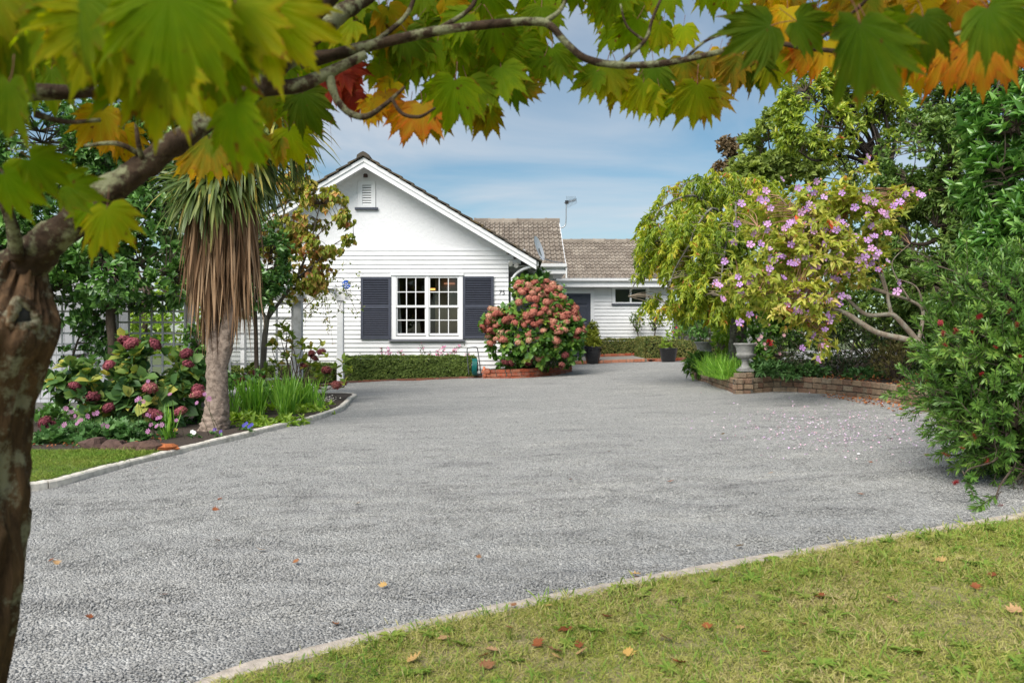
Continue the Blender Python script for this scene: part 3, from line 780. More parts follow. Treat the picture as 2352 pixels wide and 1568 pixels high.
part(MB().add([(CX0 - 2, CE, CEZ), (CX1, CE, CEZ), (CX1, CRY, CRZ), (CX0 - 2, CRY, CRZ), (CX0 - 2, 27.4, CEZ), (CX1, 27.4, CEZ)], [(0, 1, 2, 3), (3, 2, 5, 4)]), 'roof_deck', M_dark, cr)
tiled_slope(cr, CX0, CX1, CE, CEZ, CRY, CRZ, .30, .30)
ridge_run(cr, CX0, CX1 + .02, CRY, CRZ + .05)
part(MB().prism([(CE - .02, CEZ - .16), (CRY, CRZ - .13), (27.4, CEZ - .16), (27.4, CEZ), (CRY, CRZ + .03), (CE - .02, CEZ)], CX1 - .02, CX1 + .02, 'x'), 'barge_board', M_trim, cr)
part(MB().prism([(CE + .4, 1.0), (27.3, 1.0), (27.3, CEZ - .1), (CRY, CRZ - .1), (CE + .4, CEZ - .1)], 1.05, 1.12, 'x'), 'gable_wall', M_white, cr)
def gutter(parent, x0, x1, y, z, mat=M_trim):
    prof = [(y - .005, z), (y - .12, z), (y - .125, z - .012), (y - .115, z - .02), (y - .112, z - .07), (y - .085, z - .105), (y - .005, z - .105)]
    part(MB().prism(prof[::-1], x0, x1, 'x'), 'gutter', mat, parent)
gutter(cr, .62, CX1 + .03, CE - .02, CEZ + .02)
part(MB().box(.45, CX1, CE - .02, CE + .02, CEZ - .24, CEZ - .05), 'fascia', M_trim, cr)
part(MB().box(.35, CX1 - .02, CE + .021, 23.1, CEZ - .24, CEZ - .22), 'soffit', M_white, cr)
part(MB().tube([(CX1 + .02, CE - .07, CEZ - .08), (CX1 + .02, CE - .07, CEZ - .36)], .022, 8), 'downpipe', M_trim, cr)
part(MB().box(X(1258, 21.9), X(1258, 21.9) + .13, 21.85, 21.98, .3, CEZ - .24), 'porch_post', M_trim, cr)
porch = thing('porch_wall', None, None); porch.parent = house
part(MB().box(-.1, 1.05, 23.12, 23.2, 0, 3.3), 'wall', M_white, porch)
z = 3.0
while z > .5: board(-.08, 1.05, z, .115, 23.12, porch); z -= .115
# wing
wg = thing('wing_roof', None, None); wg.parent = house
YN = 27.5; NE, NEZ, NRY, NRZ = 27.0, Z(641, 27.0), 30.0, Z(556, 30.0)
NX0, NX1 = .95, 5.95
part(MB().add([(NX0, NE, NEZ), (NX1, NE, NEZ), (NX1, NRY, NRZ), (NX0, NRY, NRZ), (NX0, 33, NEZ), (NX1, 33, NEZ)], [(0, 1, 2, 3), (3, 2, 5, 4)]), 'roof_deck', M_dark, wg)
tiled_slope(wg, NX0, NX1, NE, NEZ, NRY, NRZ, .305, .29, x_keep=4.5)
ridge_run(wg, NX0, NX1, NRY, NRZ + .05)
gutter(wg, X(1276, 27), NX1, NE - .0, NEZ + .02)
part(MB().box(1.2, NX1, NE, NE + .03, NEZ - .26, NEZ - .05), 'fascia', M_trim, wg)
part(MB().box(1.2, NX1, NE + .031, YN - .03, NEZ - .255, NEZ - .235), 'soffit', M_white, wg)
wing = thing('wing_wall', None, None); wing.parent = house
WXE = 5.45
DX0, DX1, DZ = 1.88, X(1356.5, YN), Z(674, YN)
w2x0, w2x1, w2z0, w2z1 = X(1413, YN), X(1413, YN) + 1.06, Z(694, YN), Z(664, YN)
zt = NEZ - .24
part(MB().box(1.1, WXE - .02, YN + .02, YN + .15, .2, w2z0), 'wall', M_white, wing)
part(MB().box(1.1, w2x0, YN + .02, YN + .15, w2z0 + .001, zt), 'wall', M_white, wing)
part(MB().box(w2x1, WXE - .02, YN + .02, YN + .15, w2z0 + .001, zt), 'wall', M_white, wing)
part(MB().box(w2x0 + .001, w2x1 - .001, YN + .02, YN + .15, w2z1, zt), 'wall', M_white, wing)
part(MB().box(w2x0 - .3, w2x1 + .3, YN + 1.2, YN + 1.25, 1.5, 3.2), 'room_wall', plain('grey_room', (0.16, 0.17, 0.15), 0.8), wing)
part(MB().box(WXE - .14, WXE - .02, YN + .151, 33, .2, zt), 'wall', M_white, wing)
z = zt - .02
while z > .55:
    h = .1195; z -= h
    cuts = []
    if z < DZ + .08: cuts.append((DX0 - .12, DX1 + .12))
    if z < w2z1 + .07 and z + h > w2z0 - .06: cuts.append((w2x0 - .12, w2x1 + .12))
    xs = 1.15
    for a, b in sorted(cuts): board(xs, a, z, h, YN, wing); xs = b
    board(xs, WXE, z, h, YN, wing)
part(MB().box(WXE - .02, WXE + .06, YN - .04, YN + .1, .4, zt), 'corner_board', M_trim, wing)
dr = thing('door', None, None); dr.parent = house
part(MB().box(DX0 - .12, DX0, YN - .04, YN + .02, .55, DZ + .1).box(DX1, DX1 + .12, YN - .04, YN + .02, .55, DZ + .1).box(DX0, DX1, YN - .04, YN + .02, DZ, DZ + .1), 'door_frame', M_trim, dr)
part(MB().box(DX0, DX1, YN - .012, YN + .01, .62, DZ), 'door_leaf', M_navy, dr)
for (a, b) in ((.08, .36), (.42, .94), (1.0, 1.5), (1.56, 2.06)):
    part(MB().add([(DX0 + .12, YN - .016, DZ - b), (DX1 - .12, YN - .016, DZ - b), (DX1 - .12, YN - .016, DZ - a), (DX0 + .12, YN - .016, DZ - a),
                   (DX0 + .15, YN - .034, DZ - b + .03), (DX1 - .15, YN - .034, DZ - b + .03), (DX1 - .15, YN - .034, DZ - a - .03), (DX0 + .15, YN - .034, DZ - a - .03)],
                  [(0, 1, 5, 4), (1, 2, 6, 5), (2, 3, 7, 6), (3, 0, 4, 7), (4, 5, 6, 7)]), 'door_panel', M_navy, dr)
part(MB().tube([(DX1 - .07, YN - .02, 1.6), (DX1 - .07, YN - .07, 1.6), (DX1 - .15, YN - .075, 1.6)], .012, 8), 'handle', M_steel, dr)
w2 = thing('window', None, None); w2.parent = house
t = .11
part(MB().box(w2x0 - t, w2x0, YN - .045, YN + .02, w2z0 - .05, w2z1 + .07).box(w2x1, w2x1 + t, YN - .045, YN + .02, w2z0 - .05, w2z1 + .07).box(w2x0, w2x1, YN - .045, YN + .02, w2z1, w2z1 + .07).box(w2x0, w2x1, YN - .045, YN + .02, w2z0 - .05, w2z0).box((w2x0 + w2x1) / 2 - .03, (w2x0 + w2x1) / 2 + .03, YN - .03, YN + .02, w2z0, w2z1), 'window_frame', M_trim, w2)
for a, b in ((w2x0, (w2x0 + w2x1) / 2 - .03), ((w2x0 + w2x1) / 2 + .03, w2x1)):
    part(MB().add([(a, YN, w2z0), (b, YN, w2z0), (b, YN, w2z1), (a, YN, w2z1)], [(0, 1, 2, 3)]), 'pane', M_glass, w2)
part(MB().box(w2x0 - t - .02, w2x1 + t + .02, YN - .09, YN - .0, w2z0 - .10, w2z0 - .051), 'sill', M_navy, w2)

# aerial and dish
ae = thing('television_aerial', 'grey television aerial on a bent pipe above the roof end', 'aerial')
ad = 24.1; base = W(1283, 523, ad)
part(MB().tube([base, W(1290, 523, ad), W(1297, 519, ad), W(1300, 509, ad), W(1300.5, 480, ad), W(1301, 464, ad)], .017, 8, 4), 'pole', M_steel, ae, True)
b0, b1 = W(1296, 466, ad + .1), W(1323, 459, ad - .15)
part(MB().tube([b0, b1], .011, 6), 'boom', M_steel, ae)
part(MB().box(*(W(1298, 0, ad)[0], W(1306, 0, ad)[0]), ad - .05, ad + .05, Z(468, ad), Z(461, ad)), 'bracket', M_black, ae)
for i in range(8):
    c = b0 + (b1 - b0) * (.25 + .75 * i / 7); h = .17 - .01 * i
    part(MB().tube([c + np.array([.03, .05, -h]), c, c + np.array([-.03, -.05, h])], .0045, 5), 'element', M_steel, ae)
    part(MB().tube([c + np.array([0, 0, -.045]), c + np.array([0, 0, .045])], .011, 6), 'clip', M_black, ae)
ds = thing('satellite_dish', 'white satellite dish edge-on above the gutter corner', 'dish')
dc = W(1239, 570, 20.3); ax = unit(np.array([.90, -.30, .30])); u_ = unit(np.cross(ax, [0, 1, 0])); v_ = np.cross(ax, u_)
dv = [dc - ax * .06]; df = []
for ri, rr in enumerate((.10, .20, .29, .33)):
    for k in range(20):
        a = 2 * pi * k / 20; dv.append(dc + u_ * rr * cos(a) + v_ * rr * sin(a) - ax * (.06 - .06 * (rr / .33) ** 2))
for k in range(20): df.append((0, 1 + k, 1 + (k + 1) % 20))
for ri in range(3):
    for k in range(20): df.append((1 + ri * 20 + k, 1 + ri * 20 + 20 + k, 1 + ri * 20 + 20 + (k + 1) % 20, 1 + ri * 20 + (k + 1) % 20))
M_dish = plain('dish_grey', (0.72, 0.73, 0.75), 0.4)
obj('dish', dv, df, M_dish, ds, True)
part(MB().tube([dc - ax * .02, W(1243, 588, 20.4), W(1238, 603, 20.5)], .02, 8), 'mount', M_steel, ds)
part(MB().tube([W(1240, 592, 20.3), W(1268, 600, 20.7), W(1292, 604, 21.0)], .012, 6), 'feed_arm', M_steel, ds)
part(MB().tube([W(1242, 594, 20.3), W(1236, 606, 20.3)], .018, 6), 'strut', M_steel, ds)

# ================================================================== brickwork, paving, pots, fences
BRICKS_OLD = [(0.20, 0.115, 0.078), (0.27, 0.165, 0.11), (0.33, 0.23, 0.15), (0.25, 0.185, 0.13), (0.38, 0.29, 0.20)]
M_brickold = objrand('old_brick', BRICKS_OLD, 0.95, 0.8, 55, var=0.25, vscale=18, patch=(0.13, 0.115, 0.085), patch_amt=0.6)
M_brickred = objrand('red_brick', [(0.30, 0.065, 0.03), (0.38, 0.10, 0.05), (0.24, 0.06, 0.035), (0.42, 0.16, 0.09), (0.34, 0.09, 0.045)], 0.92, 0.7, 60, var=0.22, vscale=20, patch=(0.30, 0.24, 0.19), patch_amt=0.5)
M_mortar = plain('mortar', (0.17, 0.15, 0.12), 0.98, 0.3, 30, 0.8, 80)
def brick_mesh(L, D, H, mat, seed):
    """a worn brick: chamfered, with slightly uneven corners; x along, y deep, origin at the front lower middle"""
    r_ = random.Random(seed); c = min(L, D, H) * .10; v = []
    for z in (0, c, H - c, H):
        i = c if z in (0, H) else 0
        for (x, y) in ((-L / 2 + i, i), (-L / 2 + i + (c if not i else 0), i - 0), (L / 2 - i - (c if not i else 0), i), (L / 2 - i, i), (L / 2 - i, D - i), (-L / 2 + i, D - i)):
            v.append((x + r_.uniform(-.004, .004), y + r_.uniform(-.003, .003), z + r_.uniform(-.003, .003)))
    f = [(j * 6 + k, j * 6 + (k + 1) % 6, j * 6 + 6 + (k + 1) % 6, j * 6 + 6 + k) for j in range(3) for k in range(6)]
    f += [(5, 4, 3, 2, 1, 0), (18, 19, 20, 21, 22, 23)]
    return mesh_data('brick', v, f, mat)
def brick_run(root, path, courses, h, L, D, mat, z0=-.02, joint=.012, level=None, core=True, half_top=False):
    """courses of bricks along a path of (x, y); the outside lies to the right of travel"""
    P = np.array([p[:2] for p in path], float); d = np.r_[0, np.cumsum(np.linalg.norm(np.diff(P, axis=0), axis=1))]
    kinds = {}
    def md(l):
        l = round(l, 2)
        if l not in kinds: kinds[l] = [brick_mesh(l, D, h - joint, mat, i) for i in range(4)]
        return random.choice(kinds[l])
    for c in range(courses):
        s = -(L / 2 if c % 2 else 0) + random.uniform(-.02, .02)
        while s < d[-1] - .03:
            ln = L * random.choice((1, 1, 1, .5)); a = max(s, 0); b = min(s + ln, d[-1]); s += ln
            if b - a < .06: continue
            m_ = (a + b) / 2; x, y = np.interp(m_, d, P[:, 0]), np.interp(m_, d, P[:, 1])
            xa, ya, xb, yb = np.interp(a, d, P[:, 0]), np.interp(a, d, P[:, 1]), np.interp(b, d, P[:, 0]), np.interp(b, d, P[:, 1])
            o = put('brick', md(b - a - joint), root)
            g = G(x, y) if level is None else level
            o.location = (x + random.uniform(-.005, .005), y + random.uniform(-.005, .005), g + z0 + c * h)
            o.rotation_euler = (random.uniform(-.03, .03), random.uniform(-.02, .02), atan2(yb - ya, xb - xa) + random.uniform(-.02, .02))
    if core:
        Q = off(P, .025); R_ = off(P, D - .01); v = []; f = []
        for a, b in zip(Q, R_):
            g = G(*a) if level is None else level
            v += [(*a, g + z0), (*a, g + z0 + courses * h - joint * 1.6), (*b, g + z0 + courses * h - joint * 1.6), (*b, g + z0)]
        for i in range(len(Q) - 1):
            for k in range(3): f.append((4 * i + k, 4 * i + k + 1, 4 * i + 5 + k, 4 * i + 4 + k))
        obj('mortar_bed', v, f, M_mortar, root)
def dense(path, step=.05):
    P = np.array([p[:2] for p in path], float); d = np.r_[0, np.cumsum(np.linalg.norm(np.diff(P, axis=0), axis=1))]
    t = np.linspace(0, d[-1], max(2, int(d[-1] / step))); return np.stack([np.interp(t, d, P[:, 0]), np.interp(t, d, P[:, 1])], 1)
# right planter wall: the near corner, its left flank and the long curve to the right
C0 = GP(1690, 905)[:2]
rp = thing('planter_wall', 'low curved wall of old brown bricks round the right bed', 'brick wall')
flank = dense([GP(1588, 868)[:2], GP(1640, 886)[:2], C0])
brick_run(rp, flank, 3, .088, .21, .11, M_brickold)
front = dense([C0, C0 + np.array([.30, .06])])
brick_run(rp, front, 3, .088, .26, .11, M_brickold)
curve = dense(smooth2([C0 + np.array([.30, .14]), GP(1800, 897)[:2], GP(1900, 905)[:2], GP(2000, 916)[:2], GP(2110, 936)[:2], GP(2160, 950)[:2], np.array([6.6, 8.0])], 8))
brick_run(rp, curve, 3, .088, .215, .11, M_brickold)
brick_run(rp, dense([C0 + np.array([.08, .10]), C0 + np.array([.34, .15])]), 4, .088, .25, .20, M_brickold, core=False)
# soil filling it
bed = [tuple(p) for p in off(flank, .08)] + [tuple(p) for p in off(curve, .09)] + [(14, 8.5), (14, 19), (5.6, 18.0), (4.1, 16.5)]
sheet(bed, .215, 'raised_bed', M_soil)['label'] = 'dark soil of the raised bed behind the old brick wall'
# hydrangea planter in front of the house
hp = thing('hydrangea_planter', 'low red brick planter at the foot of the coral hydrangea', 'brick planter')
PL = dense([(-.66, 19.6), (-.66, 18.62), (-.655, 18.62), (.25, 18.60), (.62, 18.75), (1.0, 19.15), (1.25, 19.7), (1.55, 20.6)])
brick_run(hp, PL, 3, .086, .23, .11, M_brickred, z0=-.04)
sheet([(-.6, 19.7), (-.6, 18.68), (.25, 18.68), (.9, 19.2), (1.2, 19.8), (1.5, 20.7), (.4, 22.5), (-.1, 20.2)], .18, 'planter_soil', M_soil)
# brick edging under the front hedge
be = thing('hedge_edging', 'single row of brown bricks along the foot of the front box hedge', 'brick edging')
brick_run(be, dense([GP(740, 888)[:2], (-4.0, 19.12), (-2.2, 19.16), (-.72, 19.12)]), 1, .075, .23, .11, objrand('brown_brick', [(0.16, 0.07, 0.045), (0.22, 0.09, 0.055), (0.13, 0.07, 0.05)], 0.95, 0.6, 50, var=.25), z0=-.02)
sheet([(-8, 19.2), (-4, 19.2), (-.75, 19.2), (-.1, 20.3), (-8, 20.3)], .03, 'hedge_soil', M_soil)
# paved pad by the rear door with its brick lip
pv = MB().prism([(1.6, 24.35), (4.05, 24.35), (4.05, 27.45), (1.6, 27.45)], 0, .1, 'z')
pv.v = [(x, y, G(x, y) + .10 if z > .05 else G(x, y) - .1) for x, y, z in pv.v]
o = pv.build('paved_pad', plain('pad_concrete', (0.30, 0.275, 0.24), 0.9, .15, 6, .3, 90)); o['kind'] = 'structure'
lp = thing('pad_lip', 'row of orange bricks edging the concrete pad by the rear door', 'brick edging')
brick_run(lp, dense([(1.5, 24.28), (4.1, 24.28)]), 1, .105, .23, .09, objrand('lip_brick', [(0.42, 0.17, 0.10), (0.48, 0.22, 0.14), (0.38, 0.14, 0.08)], .92, .5, 50, var=.2), z0=0)
b2 = thing('rear_hedge_edging', 'course of red bricks under the rear hedge by the concrete pad', 'brick edging')
brick_run(b2, dense([(2.85, 26.75), (4.1, 26.75)]), 1, .10, .23, .11, M_brickred, z0=.10)
b3 = thing('corner_hedge_edging', 'red bricks round the foot of the corner hedge behind the small pot', 'brick edging')
brick_run(b3, dense([(4.08, 26.6), (4.08, 24.5), (4.5, 24.2), (6.6, 24.2)]), 1, .11, .23, .11, M_brickred, z0=-.01)
sheet([(4.15, 24.3), (9, 24.3), (9, 27.4), (4.15, 27.4)], .06, 'rear_bed', M_soil)

# urns
def urn(name, label, loc, s=1.0):
    t_ = thing(name, label, 'urn', loc, 'stone urns'); M_st = M_urn
    mb = MB().box(-.115 * s, .115 * s, -.115 * s, .115 * s, 0, .045 * s); mb.build('plinth', M_st, t_)
    n = 48; prof = [(.105, .045), (.108, .06), (.090, .075), (.062, .105), (.052, .15), (.055, .175), (.070, .185), (.070, .20), (.055, .205), (.085, .215), (.135, .245), (.150, .275), (.152, .29), (.146, .30), (.138, .305), (.142, .34), (.160, .41), (.172, .435), (.176, .445), (.195, .455), (.198, .475), (.185, .485), (.165, .47), (.14, .40), (.0, .40)]
    v = []; f = []
    for (r, z) in prof:
        for i in range(n):
            a = 2 * pi * i / n; rr = r
            if .21 < z < .30: rr *= 1 + .05 * cos(a * 18)          # gadrooned bowl
            if .075 < z < .18: rr *= 1 + .05 * cos(a * 16)         # fluted stem
            if .31 < z < .43 and r > .13: rr *= 1 + .035 * noise.noise(Vector((cos(a) * 4, sin(a) * 4, z * 22))) # carved band
            v.append((rr * cos(a) * s, rr * sin(a) * s, z * s))
    for j in range(len(prof) - 1):
        for i in range(n): f.append((j * n + i, j * n + (i + 1) % n, (j + 1) * n + (i + 1) % n, (j + 1) * n + i))
    obj('bowl', v, f, M_st, t_, True)
    return t_
M_urn = plain('weathered_stone', (0.31, 0.305, 0.29), 0.92, .2, 14, .8, 70, stain=(0.13, 0.13, 0.11), stain_scale=7, stain_amt=.75)
uc = C0 + np.array([.22, .25])
urn('stone_urn', 'carved grey stone urn on the brick corner of the planter wall', (uc[0], uc[1], G(*uc) + .335), .93)
u2 = W(1618, 840, 16.0)
urn('stone_urn', 'pale stone urn half hidden behind the leafy corner plant', (u2[0], u2[1], u2[2]), 1.0)
# pots
M_pot = plain('black_glaze', (0.012, 0.012, 0.014), 0.18, .2, 6, spec=.6)
def pot(name, label, loc, prof):
    t_ = thing(name, label, 'pot', loc, 'black pots')
    MB().lathe(prof, 28).build('pot_body', M_pot, t_, True)
    MB().lathe([(prof[-1][0] * .98, prof[-1][1] + .012), (.01, prof[-1][1] + .02)], 20).build('potting_soil', M_soil, t_)
    return t_
p1 = GZ(1361, 835)
pot('black_pot', 'rounded glossy black pot holding the clipped conifer by the door', tuple(p1), [(.0, .0), (.17, .0), (.20, .10), (.255, .30), (.268, .44), (.262, .50), (.275, .515), (.262, .53), (.24, .50), (.235, .47)])
p2 = GZ(1535, 831)
pot('black_pot', 'straight-sided black pot with a small fern in front of the hedge', tuple(p2), [(.0, .0), (.19, .0), (.20, .02), (.275, .385), (.285, .39), (.285, .41), (.265, .41), (.255, .36)])

# garden hose reel and spray bottle beside the hedge
hr = thing('hose_reel', 'folded hose reel trolley with teal hose at the hedge end', 'hose reel', tuple(W(1092, 868, 19.0)))
lp_ = lambda px, py, dy=0: W(px, py, 19.0 + dy) - W(1092, 868, 19.0)
MB().tube([lp_(1105, 860), lp_(1101, 830), lp_(1097, 803), lp_(1094, 797.5), lp_(1088, 797), lp_(1077, 798.5), lp_(1073, 802), lp_(1074, 830), lp_(1077, 860)], .013, 8, 4).build('handle', plain('grey_tube', (.12, .125, .13), .4, metal=.5), hr, True)
MB().tube([lp_(1083, 842, .02), lp_(1098, 842, .02)], [.11, .11], 20).build('drum', M_black, hr)
for i in range(6):
    c = lp_(1086 + i * 1.8, 842, .02); ring = [c + np.array([.006 * sin(a * 3), cos(a) * .15, sin(a) * .19]) for a in np.linspace(0, 2 * pi, 20)]
    MB().tube(ring, .012, 6, 1, False).build('hose', plain('teal_hose', (.0, .12, .11), .45), hr, True)
for dy in (-.03, .24):
    MB().tube([lp_(1106, 858, dy), lp_(1109, 858, dy)], [.06, .06], 16).build('wheel', M_black, hr)
sb = thing('spray_bottle', 'orange-capped grey hose fitting standing beside the hose reel', 'bottle', tuple(W(1112, 869, 18.85)))
MB().lathe([(.0, 0), (.042, 0), (.045, .02), (.045, .15), (.035, .18), (.03, .19)], 16).build('bottle_body', plain('grey_plastic', (.2, .2, .2), .4), sb, True)
MB().lathe([(.048, .15), (.05, .19), (.03, .22), (.024, .28), (.0, .28)], 16).build('cap', plain('orange_plastic', (.6, .16, .06), .4), sb, True)

# arbour and trellises
M_shade_white = plain('shaded_weathered_white', (0.60, 0.60, 0.60), .7, .12, 5, .2, 40, stain=(.28, .29, .24), stain_scale=4, stain_amt=.6)  # white darkened in its colour for shade, with weathering stains on top
ar = thing('arbour', 'white timber arbour posts carrying a beam over the garden path', 'arbour')
def post(px0, px1, d, py_top, parent, mat=M_trim):
    x0, x1 = X(px0, d), X(px1, d); g = G(x0, d) - .1; w = x1 - x0
    zt_ = Z(py_top, d); c = .008
    MB().prism([(x0 + c, d), (x1 - c, d), (x1, d + c), (x1, d + w - c), (x1 - c, d + w), (x0 + c, d + w), (x0, d + w - c), (x0, d + c)], g, zt_, 'z').build('post', mat, parent)
post(674, 692, 15.5, 672, ar, M_shade_white)
post(773.5, 788, 18.6, 660, ar)
post(552, 562, 18.6, 660, ar, M_shade_white)
MB().box(X(500, 15.4), X(700, 15.4), 15.42, 15.48, Z(690, 15.4), Z(672, 15.4)).build('beam', M_shade_white, ar)
MB().box(X(500, 18.6), X(805, 18.6), 18.56, 18.595, Z(690, 18.6), Z(672, 18.6)).build('beam', M_shade_white, ar)
for px in (560, 620, 684):
    MB().prism([(15.2, Z(671, 15.4)), (18.9, Z(671, 18.6) - .0), (18.9, Z(671, 18.6) + .1), (15.2, Z(671, 15.4) + .1)], X(px, 15.5), X(px, 15.5) + .045, 'x').build('rafter', M_shade_white, ar)
def trellis(name, label, px0, px1, py0, py1, d, nx_, nz_, mat, sw=.036):
    t_ = thing(name, label, 'trellis')
    x0, x1, z0, z1 = X(px0, d), X(px1, d), Z(py1, d), Z(py0, d)
    for i in range(nx_ + 1):
        x = x0 + (x1 - x0) * i / nx_; MB().box(x - sw / 2, x + sw / 2, d - .012, d - .001, z0, z1).build('upright_slat', mat, t_)
    for j in range(nz_ + 1):
        z = z0 + (z1 - z0) * j / nz_; MB().box(x0 - sw / 2, x1 + sw / 2, d + .001, d + .013, z - sw / 2, z + sw / 2).build('cross_slat', mat, t_)
    return t_
trellis('garden_trellis', 'white trellis screen behind the thin-stemmed tree', 528, 672, 697, 905, 15.6, 4, 6, M_shade_white, .045)
M_tr = plain('shaded_white_paint', (0.50, 0.50, 0.52), .7, .12, 5, stain=(.24, .25, .22), stain_scale=4, stain_amt=.5)  # white paint greyed: the shade on this trellis is put into its colour
tl_ = trellis('trellis_fence', 'shaded white square trellis fence behind the dark pink hydrangea', 92, 425, 690, 915, 12.6, 13, 9, M_tr, .03)
for a, b in ((425, 441), (255, 263)): 
    x0, x1 = X(a, 12.6), X(b, 12.6); MB().box(x0, x1, 12.62, 12.62 + (x1 - x0), -.4, Z(676, 12.6)).build('post', M_tr, tl_)
MB().box(X(60, 12.6), X(441, 12.6), 12.58, 12.75, Z(688, 12.6), Z(678, 12.6)).build('top_rail', M_tr, tl_)
MB().box(X(60, 12.6), X(441, 12.6), 12.55, 12.72, -.5, Z(925, 12.6)).build('plinth', plain('plinth_concrete', (.2, .195, .18), .9, .2, 8, .4, 60), tl_)
wf = thing('boarded_fence', 'pale painted boarded fence beyond the trellis at far left', 'fence')
x = X(20, 14.5)
while x < X(285, 14.5):
    w_ = .145; MB().prism([(x, 14.5), (x + w_ - .006, 14.5), (x + w_ - .006, 14.525), (x, 14.525)], -.5, Z(640, 14.5) + random.uniform(-.01, .01), 'z').build('board', plain('lilac_white', (.62, .62, .66), .7, .08, 4) if 'lilac_white' not in bpy.data.materials else bpy.data.materials['lilac_white'], wf); x += w_
gf_ = thing('paling_fence', 'weathered grey paling fence beyond the wing corner', 'fence')
M_pal = objrand('grey_timber', [(.10, .10, .095), (.16, .16, .15), (.21, .21, .20)], .9, .4, 60, var=.3, vscale=6)
x = 5.75
while x < 9.5:
    w_ = random.uniform(.14, .17); MB().box(x, x + w_ - .01, 28.4, 28.42, .2, Z(700, 28.4) + random.uniform(-.02, .02)).build('paling', M_pal, gf_); x += w_
MB().box(5.6, 5.72, 28.3, 28.42, .2, Z(672, 28.4)).build('post', M_trim, gf_)

# security sign on its arbour post
sg = thing('security_sign', 'small blue octagonal security sign by the arbour post', 'sign', tuple(W(795, 653.5, 18.5)))
rr = .105; oc = [(rr * cos(pi / 8 + k * pi / 4), rr * sin(pi / 8 + k * pi / 4)) for k in range(8)]
MB().prism(oc[::-1], -.004, .004).build('sign_plate', plain('sign_blue', (.012, .085, .42), .35), sg)
oi = [(p * 1.06, q * 1.06) for p, q in oc]; MB().prism(oi[::-1], .0045, .007).build('sign_backing', plain('sign_white', (.8, .8, .8), .4), sg)
M_sw = bpy.data.materials['sign_white']
tm = put('lettering', text_mesh('lettering', 'ADT', .098, M_sw, .001), sg); tm.location = (0, -.0055, .008); tm.rotation_euler = (pi / 2, 0, 0)
MB().box(-.06, .06, -.006, -.0045, -.058, -.046).build('strapline', M_sw, sg)
MB().tube([(0, .012, -.08), (0, .012, -.30)], .008, 6).build('bracket', M_steel, sg)
MB().tube([(0, .012, -.30), (-.06, .08, -.30)], .008, 6).build('bracket', M_steel, sg)

# ================================================================== planting
def bark(name, c0, c1, lichen=None, lam=.5, scale=(14, 14, 3), bump=.8):
    m, n, l, b = new_mat(name)
    tcn = n.new('ShaderNodeTexCoord'); mp = n.new('ShaderNodeMapping'); mp.inputs['Scale'].default_value = scale; l.new(tcn.outputs['Object'], mp.inputs['Vector'])
    no = n.new('ShaderNodeTexNoise'); no.inputs['Scale'].default_value = 1.6; no.inputs['Detail'].default_value = 9; no.inputs['Roughness'].default_value = .7; no.inputs['Distortion'].default_value = .6; l.new(mp.outputs[0], no.inputs['Vector'])
    r = ramp(n, [(.3, c0), (.7, c1)]); l.new(no.outputs['Fac'], r.inputs['Fac']); out = r.outputs['Color']
    if lichen:
        n2 = n.new('ShaderNodeTexNoise'); n2.inputs['Scale'].default_value = 11; n2.inputs['Detail'].default_value = 8; n2.inputs['Roughness'].default_value = .72; l.new(tcn.outputs['Object'], n2.inputs['Vector'])
        r2 = ramp(n, [(.50, (0, 0, 0)), (.58, (lam,) * 3)]); l.new(n2.outputs['Fac'], r2.inputs['Fac'])
        mx = n.new('ShaderNodeMixRGB'); mx.inputs['Color2'].default_value = (*lichen, 1); l.new(r2.outputs['Color'], mx.inputs['Fac']); l.new(out, mx.inputs['Color1']); out = mx.outputs[0]
    l.new(out, b.inputs['Base Color']); b.inputs['Roughness'].default_value = .95; b.inputs['Specular IOR Level'].default_value = .15
    bp = n.new('ShaderNodeBump'); bp.inputs['Strength'].default_value = bump; bp.inputs['Distance'].default_value = .012; l.new(no.outputs['Fac'], bp.inputs['Height']); l.new(bp.outputs[0], b.inputs['Normal'])
    return m
M_bark = bark('brown_bark', (.045, .032, .024), (.13, .10, .075))
M_barkgrey = bark('grey_bark', (.10, .085, .07), (.25, .22, .185))
M_twig = plain('twig', (.10, .075, .055), .9, .3, 20)
M_twigpale = plain('pale_twig', (.26, .21, .155), .9, .3, 12)
M_stemgreen = plain('green_stem', (.07, .085, .03), .8, .3, 12)
def tubes(paths, name, mat, parent, n=8, sub=4, lump=.08, lfreq=9):
    mb = MB()
    for P, R in paths:
        v, f = tube(P, R, n, sub, True, lump, lfreq); mb.add(v, f)
    return mb.build(name, mat, parent, True)

# ---- colours of leaves
GREEN_GLOSS = [(.028, .070, .016), (.06, .135, .028), (.10, .205, .042), (.18, .29, .085)]
M_lf_evergreen = leafmat('evergreen_leaf', GREEN_GLOSS, .18, .32, .6, nz=.25)
M_lf_laurel = leafmat('laurel_leaf', [(.028, .080, .016), (.060, .150, .026), (.115, .235, .040), (.20, .32, .10)], .2, .3, .6)
M_lf_bay = leafmat('bay_leaf', [(.040, .082, .018), (.080, .145, .030), (.135, .21, .044), (.22, .28, .075)], .2, .4, .45)
M_lf_rhodo = leafmat('rhododendron_leaf', [(0, (.11, .165, .028)), (.45, (.20, .27, .038)), (.75, (.32, .37, .05)), (.95, (.43, .40, .07)), (.985, (.30, .10, .03)), (1, (.34, .05, .03))], .3, .4, .4, nz=.2)
M_lf_cherry = leafmat('cherry_leaf', [(0, (.075, .125, .015)), (.3, (.16, .225, .022)), (.62, (.28, .325, .032)), (.88, (.42, .385, .045)), (.975, (.43, .25, .055)), (1, (.33, .11, .03))], .42, .42, .35, noise_scale=.9, nz=.34)
